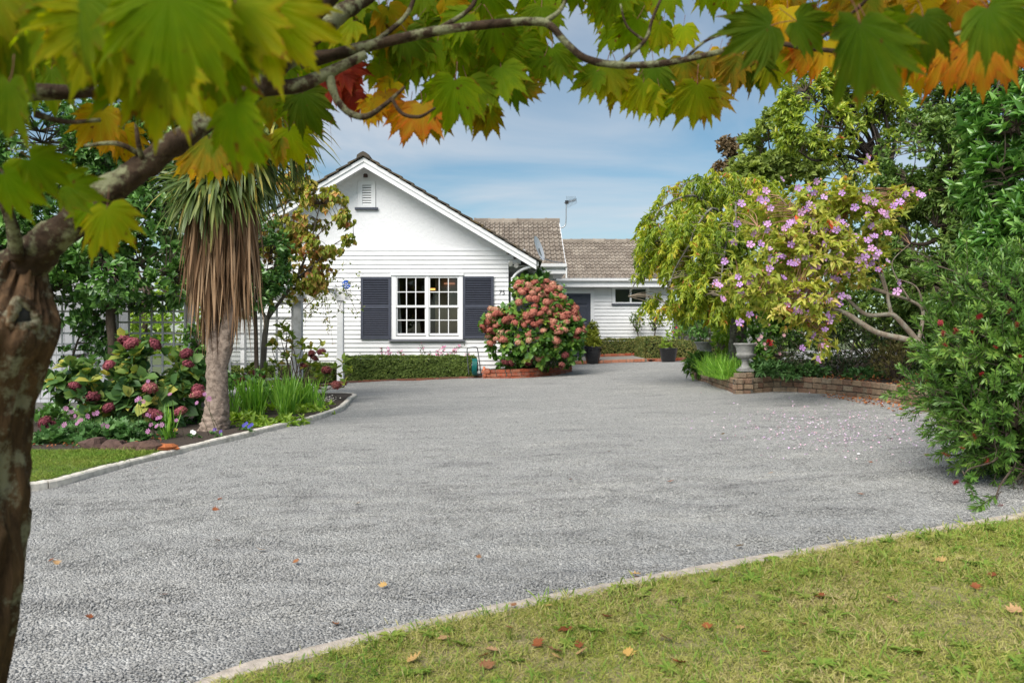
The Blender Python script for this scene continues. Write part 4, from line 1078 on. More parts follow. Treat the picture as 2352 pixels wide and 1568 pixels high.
M_lf_tibou = leafmat('tibouchina_leaf', [(0, (.12, .17, .024)), (.4, (.24, .28, .04)), (.75, (.39, .38, .075)), (.93, (.46, .36, .14)), (.98, (.44, .16, .06)), (1, (.5, .07, .02))], .4, .5, .3, nz=.25)
M_lf_dog = leafmat('dogwood_leaf', [(0, (.12, .17, .022)), (.45, (.23, .26, .035)), (.66, (.36, .27, .07)), (.86, (.45, .23, .10)), (1, (.44, .15, .08))], .35, .5, .3, noise_scale=1.6, nz=.35)
M_lf_hyd = leafmat('hydrangea_leaf', [(0, (.03, .075, .018)), (.4, (.06, .135, .022)), (.72, (.115, .21, .035)), (.92, (.22, .29, .05)), (1, (.42, .36, .06))], .3, .45, .4, nz=.2)
M_lf_hyddark = leafmat('dark_hydrangea_leaf', [(0, (.032, .075, .028)), (.40, (.06, .125, .036)), (.66, (.12, .19, .045)), (.80, (.27, .28, .06)), (.93, (.44, .37, .07)), (1, (.32, .21, .08))], .28, .5, .35, nz=.22)
M_lf_box = leafmat('box_leaf', [(.035, .058, .014), (.075, .115, .024), (.125, .175, .038), (.21, .24, .065)], .2, .5, .35, noise_scale=2.2, nz=.25)
M_lf_boxbrown = leafmat('bronzed_box_leaf', [(.045, .072, .018), (.095, .13, .034), (.18, .18, .05), (.28, .22, .09)], .2, .5, .3, noise_scale=2.6, nz=.3)
M_lf_bottle = leafmat('bottlebrush_leaf', [(.022, .060, .012), (.050, .115, .018), (.105, .19, .030), (.26, .33, .07)], .22, .42, .45, noise_scale=2.0, nz=.3)
M_lf_yew = leafmat('yew_leaf', [(.008, .018, .008), (.017, .033, .012), (.035, .055, .018), (.07, .09, .03)], .1, .5, .35)
M_lf_heath = leafmat('heath_leaf', [(.05, .045, .018), (.09, .085, .03), (.14, .12, .045)], .2, .6, .2)
M_lf_bright = leafmat('bright_blade', [(.07, .17, .018), (.13, .27, .03), (.22, .36, .05)], .35, .4, .4, nz=.2)
M_lf_lime = leafmat('lime_leaf', [(.09, .17, .02), (.17, .27, .03), (.29, .36, .06)], .35, .45, .35)
M_lf_cover = leafmat('ground_cover_leaf', [(.035, .085, .024), (.065, .14, .04), (.11, .20, .06)], .25, .5, .35)
M_lf_far = leafmat('far_leaf', [(.11, .15, .04), (.19, .24, .055), (.28, .32, .08)], .4, .5, .3, noise_scale=.5)
M_lf_brown = leafmat('brown_conifer_leaf', [(.08, .06, .035), (.14, .10, .055), (.20, .14, .08)], .2, .6, .2)
M_lf_cab = leafmat('cabbage_blade', [(0, (.055, .085, .022)), (.5, (.105, .14, .035)), (.85, (.21, .23, .07)), (1, (.40, .28, .05))], .25, .4, .4, nz=.2)
M_lf_dead = leafmat('dead_blade', [(.045, .026, .014), (.11, .062, .032), (.19, .112, .06), (.30, .20, .12)], .15, .75, .2, noise_scale=3, nz=.15)

# ---- evergreen tree at the left
def broadleaf(name, label, cat, blobs, trunk, n_cl, per, L, Wd, mat, kind='oval', tmat=M_bark, gap=.42, gscale=1.6, seed=1, up=.35, spread=.95, shell=.5, twig_every=3, droop=0., tone=.3, limbs=True, group=None, tr0=.012):
    t_ = thing(name, label, cat, (0, 0, 0), group)
    pts, nr = crown_points(blobs, n_cl, shell, gap, gscale, seed)
    F = Foliage(); rosettes(F, pts, nr, per, L, Wd, kind, up, spread, tone=tone, droop=droop)
    base = np.array(trunk[0][0][0])
    paths = list(trunk)
    if limbs:
        top = np.array(trunk[0][0][-1])
        for (c, s) in blobs:
            mid = top * .45 + c * .55 + RNG.normal(size=3) * .1 * s
            r0 = trunk[0][1][-1] * .7
            paths.append(([top - np.array([0, 0, .15]), top * .7 + c * .3 + RNG.normal(size=3) * .05, mid, c + np.array([0, 0, .4]) * s], [r0, r0 * .7, r0 * .45, r0 * .2]))
    tubes(paths, 'trunk', tmat, t_, 8, 4)
    mb = MB(); twigs(mb, pts, sample_path([p for p, r in paths], 6), tr0, .004, .04, 3, twig_every); mb.build('twigs', M_twig, t_)['kind'] = 'stuff'
    F.build('crown', mat, t_)
    return t_
b = W(262, 925, 11.8)
broadleaf('evergreen_tree', 'broad glossy-leaved evergreen tree filling the left side above the trellis', 'tree',
    [blob(90, 350, 12.4, 190, 120, 1.3), blob(310, 350, 12.6, 170, 110, 1.2), blob(170, 520, 12.0, 190, 110, 1.1), blob(360, 520, 12.2, 150, 130, 1.0), blob(30, 560, 11.6, 130, 130, .8), blob(240, 630, 11.4, 130, 75, .7), blob(390, 650, 11.8, 80, 60, .5), blob(120, 690, 11.6, 90, 55, .5), blob(-120, 420, 12, 160, 250, 1.2), blob(420, 300, 12.8, 120, 90, 1.0)],
    [([b, W(260, 800, 11.8), W(254, 720, 11.8), W(262, 640, 11.9), W(250, 560, 12.0)], [.085, .075, .07, .065, .05])], 4200, 9, .115, .055, M_lf_evergreen, gap=.36, gscale=1.3, seed=2, shell=.35, twig_every=4)
broadleaf('evergreen_shrub', 'dark glossy evergreen shrub between cabbage tree and arbour', 'shrub',
    [blob(590, 560, 12.8, 70, 110, .5), blob(570, 660, 12.6, 60, 70, .5), blob(620, 610, 13, 50, 70, .5)], [([W(590, 890, 12.8), W(588, 780, 12.8), W(585, 680, 12.8)], [.04, .035, .03])], 420, 9, .10, .045, M_lf_evergreen, gap=.35, seed=3, shell=.3)
broadleaf('climber', 'dark leafy climber hanging over the left trellis', 'climber',
    [blob(180, 730, 12.45, 90, 60, .2), blob(330, 690, 12.45, 110, 28, .2), blob(120, 790, 12.45, 35, 60, .15), blob(220, 790, 12.45, 50, 50, .15)], [([W(150, 925, 12.5), W(160, 850, 12.5), W(190, 760, 12.5), W(260, 700, 12.5)], [.02, .018, .015, .01])], 230, 8, .09, .04, M_lf_evergreen, 'lance', gap=.3, seed=5, shell=.1, up=-.6, droop=.5, limbs=False)
broadleaf('dark_shrub', 'dark ivy-leaved shrub beside the cabbage tree trunk', 'shrub', [blob(452, 820, 11.2, 26, 90, .25), blob(440, 900, 11, 30, 60, .25)], [([W(452, 1000, 11), W(452, 900, 11), W(452, 800, 11.2)], [.02, .018, .015])], 200, 8, .07, .045, M_lf_evergreen, gap=.2, seed=6, shell=.2, limbs=False)
for (nm, lb, bl, d_, mat_, n_) in (
    ('far_shrubbery', 'sunlit yellow-green shrubbery seen through the left trellis', [blob(350, 740, 19, 160, 90, .8), blob(250, 700, 20, 150, 120, .9), blob(440, 690, 19.5, 110, 140, .8)], 19, M_lf_lime, 900),
    ('far_tree', 'tall dark tree far behind the left evergreen', [blob(150, 330, 24, 320, 200, 2), blob(460, 420, 24, 140, 200, 1.6), blob(-150, 450, 23, 250, 300, 2), blob(250, 580, 23, 300, 160, 2)], 24, M_lf_bay, 2200)):
    broadleaf(nm, lb, 'tree' if 'tree' in nm else 'shrub', bl, [([W(330, 860, d_), W(330, 760, d_), W(335, 650, d_)], [.1, .09, .07])], n_, 8, .13, .065, mat_, 'diamond', gap=.3, gscale=.9, seed=8, shell=.3, twig_every=6)

# ---- cabbage tree
ct = thing('cabbage_tree', 'cabbage tree with drooping green blades over a skirt of dead brown leaves', 'tree')
D = 9.75
tubes([([W(492, 1010, D), W(494, 985, D), W(497, 955, D), W(499, 900, D), W(497, 830, D), W(492, 770, D), W(482, 700, D), W(472, 600, D), W(470, 480, D)], [.215, .185, .15, .128, .118, .10, .088, .085, .08]),
       ([W(505, 870, D - .02), W(516, 800, D - .02), W(526, 740, D - .02), W(536, 660, D), W(548, 560, D), W(560, 440, D + .02), W(600, 330, D + .1)], [.05, .09, .088, .085, .085, .08, .07])],
      'trunk', bark('cordyline_bark', (.10, .072, .055), (.42, .33, .27), scale=(12, 12, 15), bump=1.0), ct, 32, 10, .16, 30)
heads = [W(505, 405, D), W(560, 345, D + .05), W(470, 430, D - .05)]
F = Foliage()
for hc, n_, sc in ((heads[0], 420, 1.0), (heads[1], 380, 1.0), (heads[2], 200, .9), (W(640, 285, D + .3), 240, .95)):
    a = rdir(n_); a[:, 2] = a[:, 2] * .75 - .02; a = unit(a)
    F.ribbons(hc + a * .05, a, RNG.uniform(.55, .98, n_) * sc, RNG.uniform(.026, .042, n_), 5, RNG.uniform(.5, 2.6, n_), RNG.random(n_) ** 1.3)
F.build('crown', M_lf_cab, ct)
F = Foliage(); n_ = 900
for (hx0, hy0, nn, rad) in ((482, 425, 520, .22), (540, 415, 520, .24)):
    th = RNG.uniform(0, 2 * pi, nn); rr = rad * (.55 + .5 * RNG.random(nn)); py = hy0 + 130 * RNG.random(nn) ** 1.6
    P = np.stack([X(hx0, D) + np.cos(th) * rr, D + np.sin(th) * rr, Z(py, D)], 1)
    a = np.stack([np.cos(th) * .05, np.sin(th) * .05, -np.ones(nn)], 1) + RNG.normal(size=(nn, 3)) * .09
    inward = np.stack([-np.cos(th), -np.sin(th), np.zeros(nn)], 1)
    F.ribbons(P, a, RNG.uniform(.7, 1.25, nn), RNG.uniform(.012, .034, nn), 4, .4, None)
    P2 = P + inward * .08; F.ribbons(P2, a + inward * .10, RNG.uniform(.8, 1.55, nn), RNG.uniform(.010, .028, nn), 5, .5, None)
F.build('dead_leaf_skirt', M_lf_dead, ct)
F = Foliage(); nn = 150; hc = W(690, 262, D + .35)
F.ribbons(hc + RNG.normal(size=(nn, 3)) * np.array([.12, .1, .06]), np.stack([RNG.normal(size=nn) * .15, RNG.normal(size=nn) * .1, -np.ones(nn)], 1), RNG.uniform(.15, .4, nn), .006, 3, .2)
F.build('seed_strands', M_lf_dead, ct)

# ---- small tree with russet leaves
dg = thing('dogwood_tree', 'slender young tree with russet and olive drooping leaves by the gable', 'tree')
D = 14.2
dp = [([W(603, 915, D), W(604, 860, D), W(607, 790, D), W(614, 725, D)], [.065, .058, .052, .048]),
      ([W(614, 735, D), W(596, 700, D), W(588, 640, D), W(600, 540, D + .2)], [.03, .026, .02, .012]),
      ([W(614, 735, D), W(624, 690, D), W(632, 610, D), W(650, 500, D), W(668, 420, D)], [.036, .032, .026, .018, .01]),
      ([W(614, 733, D), W(645, 690, D - .1), W(680, 640, D - .2), W(712, 560, D - .2), W(735, 470, D - .2)], [.034, .03, .025, .017, .009]),
      ([W(680, 640, D - .2), W(730, 600, D - .3), W(770, 560, D - .3), W(812, 540, D - .3)], [.018, .014, .01, .006]),
      ([W(712, 560, D - .2), W(760, 510, D - .3), W(800, 490, D - .3)], [.014, .01, .006])]
tubes(dp, 'trunk', M_barkgrey, dg, 8, 4)
bl = [blob(680, 420, D, 45, 45, .45), blob(745, 465, D - .2, 55, 42, .45), blob(690, 520, D, 70, 45, .5), blob(640, 560, D + .1, 55, 60, .45), blob(735, 560, D - .3, 60, 34, .4), blob(700, 620, D - .2, 70, 42, .45), blob(780, 500, D - .3, 34, 24, .3), blob(800, 548, D - .3, 22, 13, .2), blob(650, 660, D - .1, 55, 40, .4), blob(720, 650, D - .2, 50, 25, .4), blob(690, 375, D, 26, 22, .3)]
pts, nr = crown_points(bl, 1150, .15, .36, 2.4, 11)
F = Foliage(); rosettes(F, pts, nr, 6, .082, .058, 'heart', -.2, 1.0, droop=1.0, tone=.4, curl=1.2)
mb = MB(); twigs(mb, pts, sample_path([p for p, r in dp], 8), .007, .003, .05, 3, 2); mb.build('twigs', M_twig, dg)['kind'] = 'stuff'
F.build('crown', M_lf_dog, dg)
# ---- rambling rose on the arbour
rs = thing('rambling_rose', 'sparse rambling rose with tiny leaves trailing from the arbour', 'climber'); D = 17.5
rp_ = [([W(640, 905, 16.5), W(655, 800, 16.5), W(690, 720, 16.8), W(740, 672, D)], [.014, .012, .01, .008])]
ends = [(835, 630), (800, 600), (820, 690), (790, 720), (745, 740), (765, 790), (700, 760), (830, 660), (770, 640), (720, 690), (755, 770), (680, 730)]
for (px, py) in ends:
    rp_.append(([W(720 + random.uniform(-30, 30), 668, D), W((720 + px) / 2, 650 + random.uniform(-25, 25), D), W(px, py, D - .2)], [.007, .005, .003]))
for i in range(16):
    x0 = random.uniform(660, 800); rp_.append(([W(x0, random.uniform(640, 700), D), W(x0 + random.uniform(-30, 40), random.uniform(660, 730), D - .1), W(x0 + random.uniform(-50, 60), random.uniform(690, 770), D - .2)], [.005, .004, .0025]))
tubes(rp_, 'stems', M_twig, rs, 5, 4)
sp = np.array(sample_path([p for p, r in rp_], 16)); k = RNG.choice(len(sp), 520)
k2 = RNG.random(len(k)) < np.clip((790 - (sp[k][:, 2] * 0 + 700)) / 100, .5, 1)
pts = sp[k][k2] + RNG.normal(size=(k2.sum(), 3)) * .035
F = Foliage(); rosettes(F, pts, rdir(len(pts)), 4, .042, .026, 'oval', .1, 1.2); F.build('foliage', leafmat('rose_leaf', [(0, (.07, .11, .02)), (.6, (.16, .20, .03)), (.85, (.30, .27, .05)), (1, (.32, .14, .05))], .35, .45, .35), rs)

# ---- hydrangeas
def head_mesh(R, n, mat, seed, petal=.025):
    """a mophead: florets of four petals over a ball"""
    g = np.random.default_rng(seed); i = np.arange(n); ph = np.arccos(1 - 2 * (i + .5) / n); th = pi * (1 + 5 ** .5) * i
    d = np.stack([np.sin(ph) * np.cos(th), np.sin(ph) * np.sin(th), np.cos(ph)], 1); d = d[d[:, 2] > -.75]; n = len(d)
    d = unit(d + g.normal(size=(n, 3)) * .07); c = d * (R * (1 + g.normal(size=n) * .11))[:, None] * np.array([1, 1, .86])
    t = unit(np.cross(d, g.normal(size=(n, 3)))); u = np.cross(d, t); v = []; f = []; r = []
    for a in range(n):
        o = len(v); v.append(c[a] - d[a] * .004); rr = g.random()
        for q in range(4):
            e = t[a] * cos(q * pi / 2) + u[a] * sin(q * pi / 2); e2 = t[a] * cos(q * pi / 2 + pi / 4) + u[a] * sin(q * pi / 2 + pi / 4)
            v.append(c[a] + e * petal * .55 - d[a] * .003); v.append(c[a] + e2 * petal * 1.05 + d[a] * g.uniform(-.006, .008))
        for q in range(4): f.append((o, o + 1 + 2 * q, o + 2 + 2 * q, o + 1 + (2 * q + 2) % 8))
        r += [rr] * 9
    o = len(v); nn = 10
    for j in range(1, 5):
        for k in range(nn):
            a = 2 * pi * k / nn; q = pi * j / 5; v.append((R * .82 * sin(q) * cos(a), R * .82 * sin(q) * sin(a), R * .72 * cos(q))); r.append(.0)
    for j in range(3):
        for k in range(nn): f.append((o + j * nn + k, o + j * nn + (k + 1) % nn, o + (j + 1) * nn + (k + 1) % nn, o + (j + 1) * nn + k))
    return mesh_data('flower_head', v, f, mat, False, r)
def petalmat(name, cols, orange=.35):
    m, n, l, b = new_mat(name)
    at = n.new('ShaderNodeAttribute'); at.attribute_name = 'rnd'; oi = n.new('ShaderNodeObjectInfo')
    ma = n.new('ShaderNodeMath'); ma.operation = 'MULTIPLY_ADD'; ma.inputs[1].default_value = .62; l.new(oi.outputs['Random'], ma.inputs[0])
    mb_ = n.new('ShaderNodeMath'); mb_.operation = 'MULTIPLY'; mb_.inputs[1].default_value = .38; l.new(at.outputs['Fac'], mb_.inputs[0]); l.new(mb_.outputs[0], ma.inputs[2])
    r = ramp(n, cols); l.new(ma.outputs[0], r.inputs['Fac']); l.new(r.outputs['Color'], b.inputs['Base Color']); b.inputs['Roughness'].default_value = .7; b.inputs['Specular IOR Level'].default_value = .2
    tr = n.new('ShaderNodeBsdfTranslucent'); l.new(r.outputs['Color'], tr.inputs['Color']); mx = n.new('ShaderNodeMixShader'); mx.inputs[0].default_value = .2
    l.new(b.outputs[0], mx.inputs[1]); l.new(tr.outputs[0], mx.inputs[2]); l.new(mx.outputs[0], n['Material Output'].inputs['Surface']); return m
M_coral = petalmat('coral_petals', [(0, (.40, .11, .085)), (.35, (.52, .18, .13)), (.65, (.60, .27, .19)), (.88, (.62, .38, .25)), (1, (.60, .50, .30))])
M_plum = petalmat('plum_petals', [(0, (.17, .045, .055)), (.45, (.30, .075, .10)), (.8, (.42, .12, .14)), (1, (.45, .28, .18))])
M_dusty = petalmat('dusty_petals', [(0, (.13, .045, .040)), (.5, (.26, .07, .07)), (.85, (.36, .12, .11)), (1, (.36, .24, .13))])
coral = [head_mesh(.083, 120, M_coral, i) for i in range(4)]
plum = [head_mesh(.085, 110, M_plum, 20 + i) for i in range(3)]
dusty = [head_mesh(.085, 110, M_dusty, 40 + i) for i in range(3)]
def heads_on(root, datas, spots, s=(.85, 1.2)):
    for p in spots:
        o = put('flower_head', random.choice(datas), root); o.location = p
        o.rotation_euler = (random.uniform(-.9, .5), random.uniform(-.5, .5), random.uniform(0, 6.3)); k = random.uniform(*s); o.scale = (k * random.uniform(.9, 1.15), k * random.uniform(.9, 1.1), k * random.uniform(.72, 1.0))
# the big coral one
hy = thing('coral_hydrangea', 'large hydrangea bush covered in coral-red mopheads before the house', 'hydrangea')
D = 19.0
bl = [blob(1225, 765, D, 96, 75, .75), blob(1215, 715, D, 80, 60, .7), blob(1265, 748, D + .1, 62, 62, .65), blob(1165, 790, D - .05, 40, 45, .45), blob(1290, 800, D, 40, 35, .45), blob(1230, 690, D + .3, 60, 36, .5), blob(1125, 745, D - .2, 16, 14, .2), blob(1312, 765, D - .1, 20, 34, .3), blob(1210, 662, D + .1, 40, 14, .3)]
pts, nr = crown_points(bl, 1300, .6, .25, 3, 21, .7)
ok_ = nr[:, 1] < .5; pxx, pyy = pts[:, 0] / pts[:, 1] * FPX + 1176, 784 - (pts[:, 2] - CZ) / pts[:, 1] * FPX; ok_ &= ~((pxx < 1184) & (pyy < 706)); pts_, nr_ = pts[ok_], nr[ok_]
F = Foliage(); rosettes(F, pts_ + nr_ * (RNG.random((len(pts_), 1)) * .14 - .02), nr_, 6, .135, .085, 'oval', .3, 1.0, tone=.4, droop=.15)
F.build('foliage', M_lf_hyd, hy)
st = [([np.array([X(1225, D) + random.uniform(-.4, .4), D + random.uniform(-.2, .3), G(.5, D) + .1]), np.array([X(1225, D) + random.uniform(-.6, .6), D + random.uniform(-.3, .3), .8]), p - n_ * .1], [.012, .01, .006]) for p, n_ in list(zip(pts_, nr_))[::14]]
tubes(st, 'stems', M_stemgreen, hy, 5, 3)
spots = []
cand, cn = crown_points(bl, 2600, .97, 0, 1, 22, .9)
for p, n_ in zip(cand, cn):
    px, py = p[0] / p[1] * FPX + 1176, 784 - (p[2] - CZ) / p[1] * FPX
    dens = 1.0 if py < 765 else (.30 if py < 792 else .05)
    if n_[1] > .25 or random.random() > dens or py > 832 or (px < 1188 and py < 708) or noise.noise(Vector(tuple(p * 2.6))) < -.22: continue
    if all(np.linalg.norm(p - q_) > .118 for q_ in spots): spots.append(p + n_ * random.uniform(-.06, .10))
    if len(spots) > 150: break
heads_on(hy, coral, spots, (.78, 1.32))
heads_on(hy, dusty, [W(px, py, 18.55) for px, py in ((1212, 833), (1290, 838), (1298, 815), (1160, 832), (1172, 834))], (.9, 1.15))
# the dark pink one at left
hl = thing('plum_hydrangea', 'leggy hydrangea with plum-pink mopheads and yellowing leaves under the left trellis', 'hydrangea')
D = 10.4
bl = [blob(290, 860, D, 140, 75, .5), blob(230, 880, D - .1, 110, 70, .5), blob(370, 850, D, 90, 80, .5), blob(300, 930, D - .1, 150, 60, .45), blob(410, 900, D + .1, 60, 70, .4), blob(160, 850, D, 50, 55, .35)]
pts, nr = crown_points(bl, 380, .35, .40, 2.2, 31, .6)
F = Foliage(); rosettes(F, pts, nr, 5, .15, .115, 'oval', .5, 1.15, tone=.45, fold=.9)
F.build('foliage', M_lf_hyddark, hl)
st = [([np.array([X(300, D) + random.uniform(-.5, .5), D + random.uniform(-.2, .2), G(-5, D)]), (p + np.array([X(300, D), D, 0])) / 2 + np.array([0, 0, .1]), p], [.011, .009, .005]) for p in pts[::6]]
tubes(st, 'stems', plain('cane', (.14, .10, .055), .8, .3, 10), hl, 5, 3)
HS = [(287, 782), (302, 788), (357, 790), (173, 886), (213, 911), (250, 838), (249, 936), (428, 812), (432, 835), (344, 948), (360, 952), (415, 944), (455, 893), (455, 905), (103, 968), (345, 890), (112, 980)]
heads_on(hl, plum, [W(px, py, D - .62 + .2 * random.random()) for px, py in HS], (.72, 1.08))
# the thin one by the arbour
hm = thing('dusty_hydrangea', 'sparse hydrangea with a few dusty red heads around the arbour post', 'hydrangea'); D = 13.4
HS2 = [(557, 868), (580, 858), (600, 866), (545, 873), (716, 812), (738, 808), (722, 822), (750, 850), (772, 884), (786, 880), (700, 838), (640, 877)]
heads_on(hm, dusty, [W(px, py, D + random.uniform(-.2, .2)) for px, py in HS2], (.75, .98))
pt = np.array([W(px + random.gauss(0, 9), py + random.gauss(0, 9), D + random.uniform(-.2, .2)) for px, py in HS2 * 2 + [(650, 790), (668, 770), (655, 750), (630, 800), (690, 830), (710, 850), (735, 870), (640, 840), (700, 800), (760, 860), (788, 850), (798, 842), (620, 850), (680, 790), (660, 815), (725, 890), (740, 845)] * 3])
F = Foliage(); rosettes(F, pt, rdir(len(pt)) * .4 + np.array([0, -.3, .5]), 4, .125, .072, 'oval', .3, 1.1); F.build('foliage', leafmat('yellowing_leaf', [(0, (.07, .12, .02)), (.5, (.15, .21, .03)), (.8, (.30, .31, .05)), (1, (.36, .25, .06))], .35, .45, .35), hm)
st = [([W(random.uniform(640, 720), 925, D), (p + W(680, 900, D)) / 2 + RNG.normal(size=3) * .06, p], [.010, .008, .005]) for p in pt[::2]]
tubes(st, 'stems', plain('brown_cane', (.12, .085, .055), .8, .3, 10), hm, 5, 3)

# ---- hedges
def hedge(name, label, boxes, mat, dens=2600, L=.034, ragged=.025, core=(.02, .03, .012)):
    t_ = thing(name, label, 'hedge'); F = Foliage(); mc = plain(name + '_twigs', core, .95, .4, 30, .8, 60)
    for (x0, x1, y0, y1, z1) in boxes:
        def zb(x, y): return G(x, y) + .02
        faces_ = [((x1 - x0) * .6, 0), ((x1 - x0) * (y1 - y0), 1), ((y1 - y0) * .6, 2), ((y1 - y0) * .6, 3), ((x1 - x0) * .6 * .4, 4)]
        for (ar_, k) in faces_:
            n_ = int(ar_ * dens); u, v = RNG.random(n_), RNG.random(n_)
            if k in (0, 4):
                x = x0 + (x1 - x0) * u; y = np.full(n_, y0 if k == 0 else y1); z = zb(x, y) + (z1 - zb(x, y)) * v; nn = np.tile([0, -1.0 if k == 0 else 1.0, .1], (n_, 1))
            elif k == 1:
                x = x0 + (x1 - x0) * u; y = y0 + (y1 - y0) * v; z = np.full(n_, z1); nn = np.tile([0, 0, 1.0], (n_, 1))
            else:
                y = y0 + (y1 - y0) * u; x = np.full(n_, x0 if k == 2 else x1); z = zb(x, y) + (z1 - zb(x, y)) * v; nn = np.tile([-1.0 if k == 2 else 1.0, 0, .1], (n_, 1))
            P = np.stack([x, y, z], 1)
            wob = np.array([noise.fractal(Vector(tuple(p * 3.2)), .6, 2, 3) for p in P]); P = P + nn * (wob * ragged * 1.4 + RNG.normal(size=n_) * ragged * .6)[:, None]
            # rounded top edges
            e = np.clip((P[:, 2] - z1 + .07) / .07, 0, 1); P[:, 1] += np.where(nn[:, 1] < -.5, .05 * e ** 2, 0)
            rosettes(F, P, nn, 3, L, L * .55, 'diamond', .3, 1.1, tone=.5)
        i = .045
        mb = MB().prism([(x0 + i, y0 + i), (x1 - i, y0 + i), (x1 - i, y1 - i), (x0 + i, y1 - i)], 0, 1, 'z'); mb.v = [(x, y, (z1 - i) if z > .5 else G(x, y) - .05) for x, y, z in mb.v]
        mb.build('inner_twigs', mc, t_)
    F.build('foliage', mat, t_); return t_
hedge('box_hedge', 'clipped green box hedge under the front window', [(-4.1, -.92, 19.32, 19.95, Z(821, 19.32))], M_lf_box, 3000)
hedge('box_hedge', 'darker clipped hedge continuing left behind the arbour post', [(-7.2, -4.35, 19.32, 19.9, Z(838, 19.4))], M_lf_box, 2200)
hedge('box_hedge', 'low clipped hedge against the rear wing wall behind the pad', [(2.85, 4.55, 26.85, 27.3, Z(780, 26.85))], M_lf_boxbrown, 1800, .04)
hedge('box_hedge', 'bronzed corner hedge behind the straight-sided black pot', [(4.12, 4.62, 24.55, 26.6, Z(776, 24.6)), (4.62, 6.5, 24.5, 25.0, Z(784, 24.6))], M_lf_boxbrown, 1800, .04)

# ---- potted plants
def bushy(name, label, cat, blobs, n, per, L, Wd, mat, kind='diamond', stem=None, seed=1, gap=.2, shell=.3, up=.4, spread=.9, gscale=2.5, group=None, droop=0, tone=.35, fold=.5):
    t_ = thing(name, label, cat, (0, 0, 0), group); pts, nr = crown_points(blobs, n, shell, gap, gscale, seed, .55)
    F = Foliage(); rosettes(F, pts, nr, per, L, Wd, kind, up, spread, droop=droop, tone=tone, fold=fold); F.build('foliage', mat, t_)
    if stem is not None:
        b_ = np.array(stem, float); st_ = [([b_ + RNG.normal(size=3) * np.array([.04, .04, 0]), (b_ + p) / 2 + RNG.normal(size=3) * .03, p], [.010, .007, .004]) for p in pts[::max(1, n // 40)]]
        tubes(st_, 'stems', M_twig, t_, 5, 3)
    return t_
D = p1[1]; bushy('clipped_conifer', 'small golden-green conifer in the rounded black pot', 'shrub', [blob(1360, 775, D, 17, 24, .24), blob(1361, 757, D, 12, 20, .17), blob(1363, 790, D, 18, 12, .24)], 950, 6, .06, .026, M_lf_lime if False else leafmat('conifer_leaf', [(.10, .13, .016), (.19, .22, .026), (.30, .31, .045)], .25, .5, .3), seed=2, stem=(p1[0], p1[1], p1[2] + .5), gap=.05)
D = p2[1]; bushy('potted_fern', 'small bright feathery plant in the straight-sided black pot', 'plant', [blob(1533, 785, D, 11, 18, .16), blob(1530, 795, D, 14, 8, .16)], 130, 8, .06, .018, M_lf_lime, seed=3, stem=(p2[0], p2[1], p2[2] + .38), gap=.05)
# standard roses by the wing
for i, (px, py, rx, ry, bx, lb) in enumerate(((1466, 738, 19, 26, 1465, 'standard rose with straight stem, left of the pair by the wing'), (1507, 735, 25, 26, 1502, 'standard rose with forked leaning stem, right of the pair by the wing'))):
    D = 27.0; t_ = thing('standard_rose', lb, 'rose', (0, 0, 0), 'standard roses by the wing')
    pts, nr = crown_points([blob(px, py, D, rx, ry, .3), blob(px - 8, py - 8, D, rx * .7, ry * .6, .25)], 120, .2, .4, 3, 40 + i, .3)
    top = W(px - 2, py + 24, D); ps = [([W(bx, 800, D), W(bx + 1, 775, D), top], [.028, .024, .02])]
    ps += [([top, (top + p) / 2 + RNG.normal(size=3) * .04, p], [.012, .008, .004]) for p in pts[::6]]
    tubes(ps, 'stem', M_bark, t_, 6, 3)
    F = Foliage(); rosettes(F, pts, nr, 5, .06, .034, 'oval', .3, 1.1); F.build('foliage', leafmat('rose_foliage%d' % i, [(.05, .09, .03), (.10, .15, .04), (.22, .25, .07)], .3, .45, .35), t_)
    F = Foliage(); q = pts[RNG.choice(len(pts), 9)] + np.array([0, -.08, 0]); rosettes(F, q, rdir(9) * .2 + np.array([0, -1, .2]), 7, .045, .035, 'oval', 0, 1.2); F.build('blooms', plain('white_petal', (.75, .72, .66), .7), t_)

# ---- plants of the right side
Dk = 14.6
# weeping cherry
wc = thing('weeping_cherry', 'weeping cherry with tiers of olive-gold drooping leaves over the planter', 'tree')
tb = W(1694, 850, Dk); top = W(1690, 520, Dk + .1)
cp = [([tb, W(1693, 790, Dk), W(1697, 730, Dk), W(1690, 650, Dk), W(1688, 580, Dk), top], [.17, .15, .14, .12, .10, .08])]
for (px, py, dd) in ((1530, 470, -.5), (1580, 420, .3), (1640, 410, .6), (1720, 430, .5), (1790, 450, .2), (1500, 560, -.6), (1600, 520, -1.0), (1690, 500, -1.1), (1780, 540, -.9), (1480, 620, .3), (1560, 600, -1.1), (1660, 610, -1.4)):
    e = W(px, py, Dk + dd); cp.append(([W(1689, 600, Dk), (top + e) / 2 + np.array([0, 0, .3]), e, e + (e - top) * .18 + np.array([0, 0, -.35])], [.040, .026, .014, .007]))
tubes(cp, 'trunk', bark('cherry_bark', (.05, .045, .04), (.20, .185, .165), lichen=(.30, .31, .25), lam=.6, scale=(5, 5, 18)), wc, 10, 4, .12, 10)
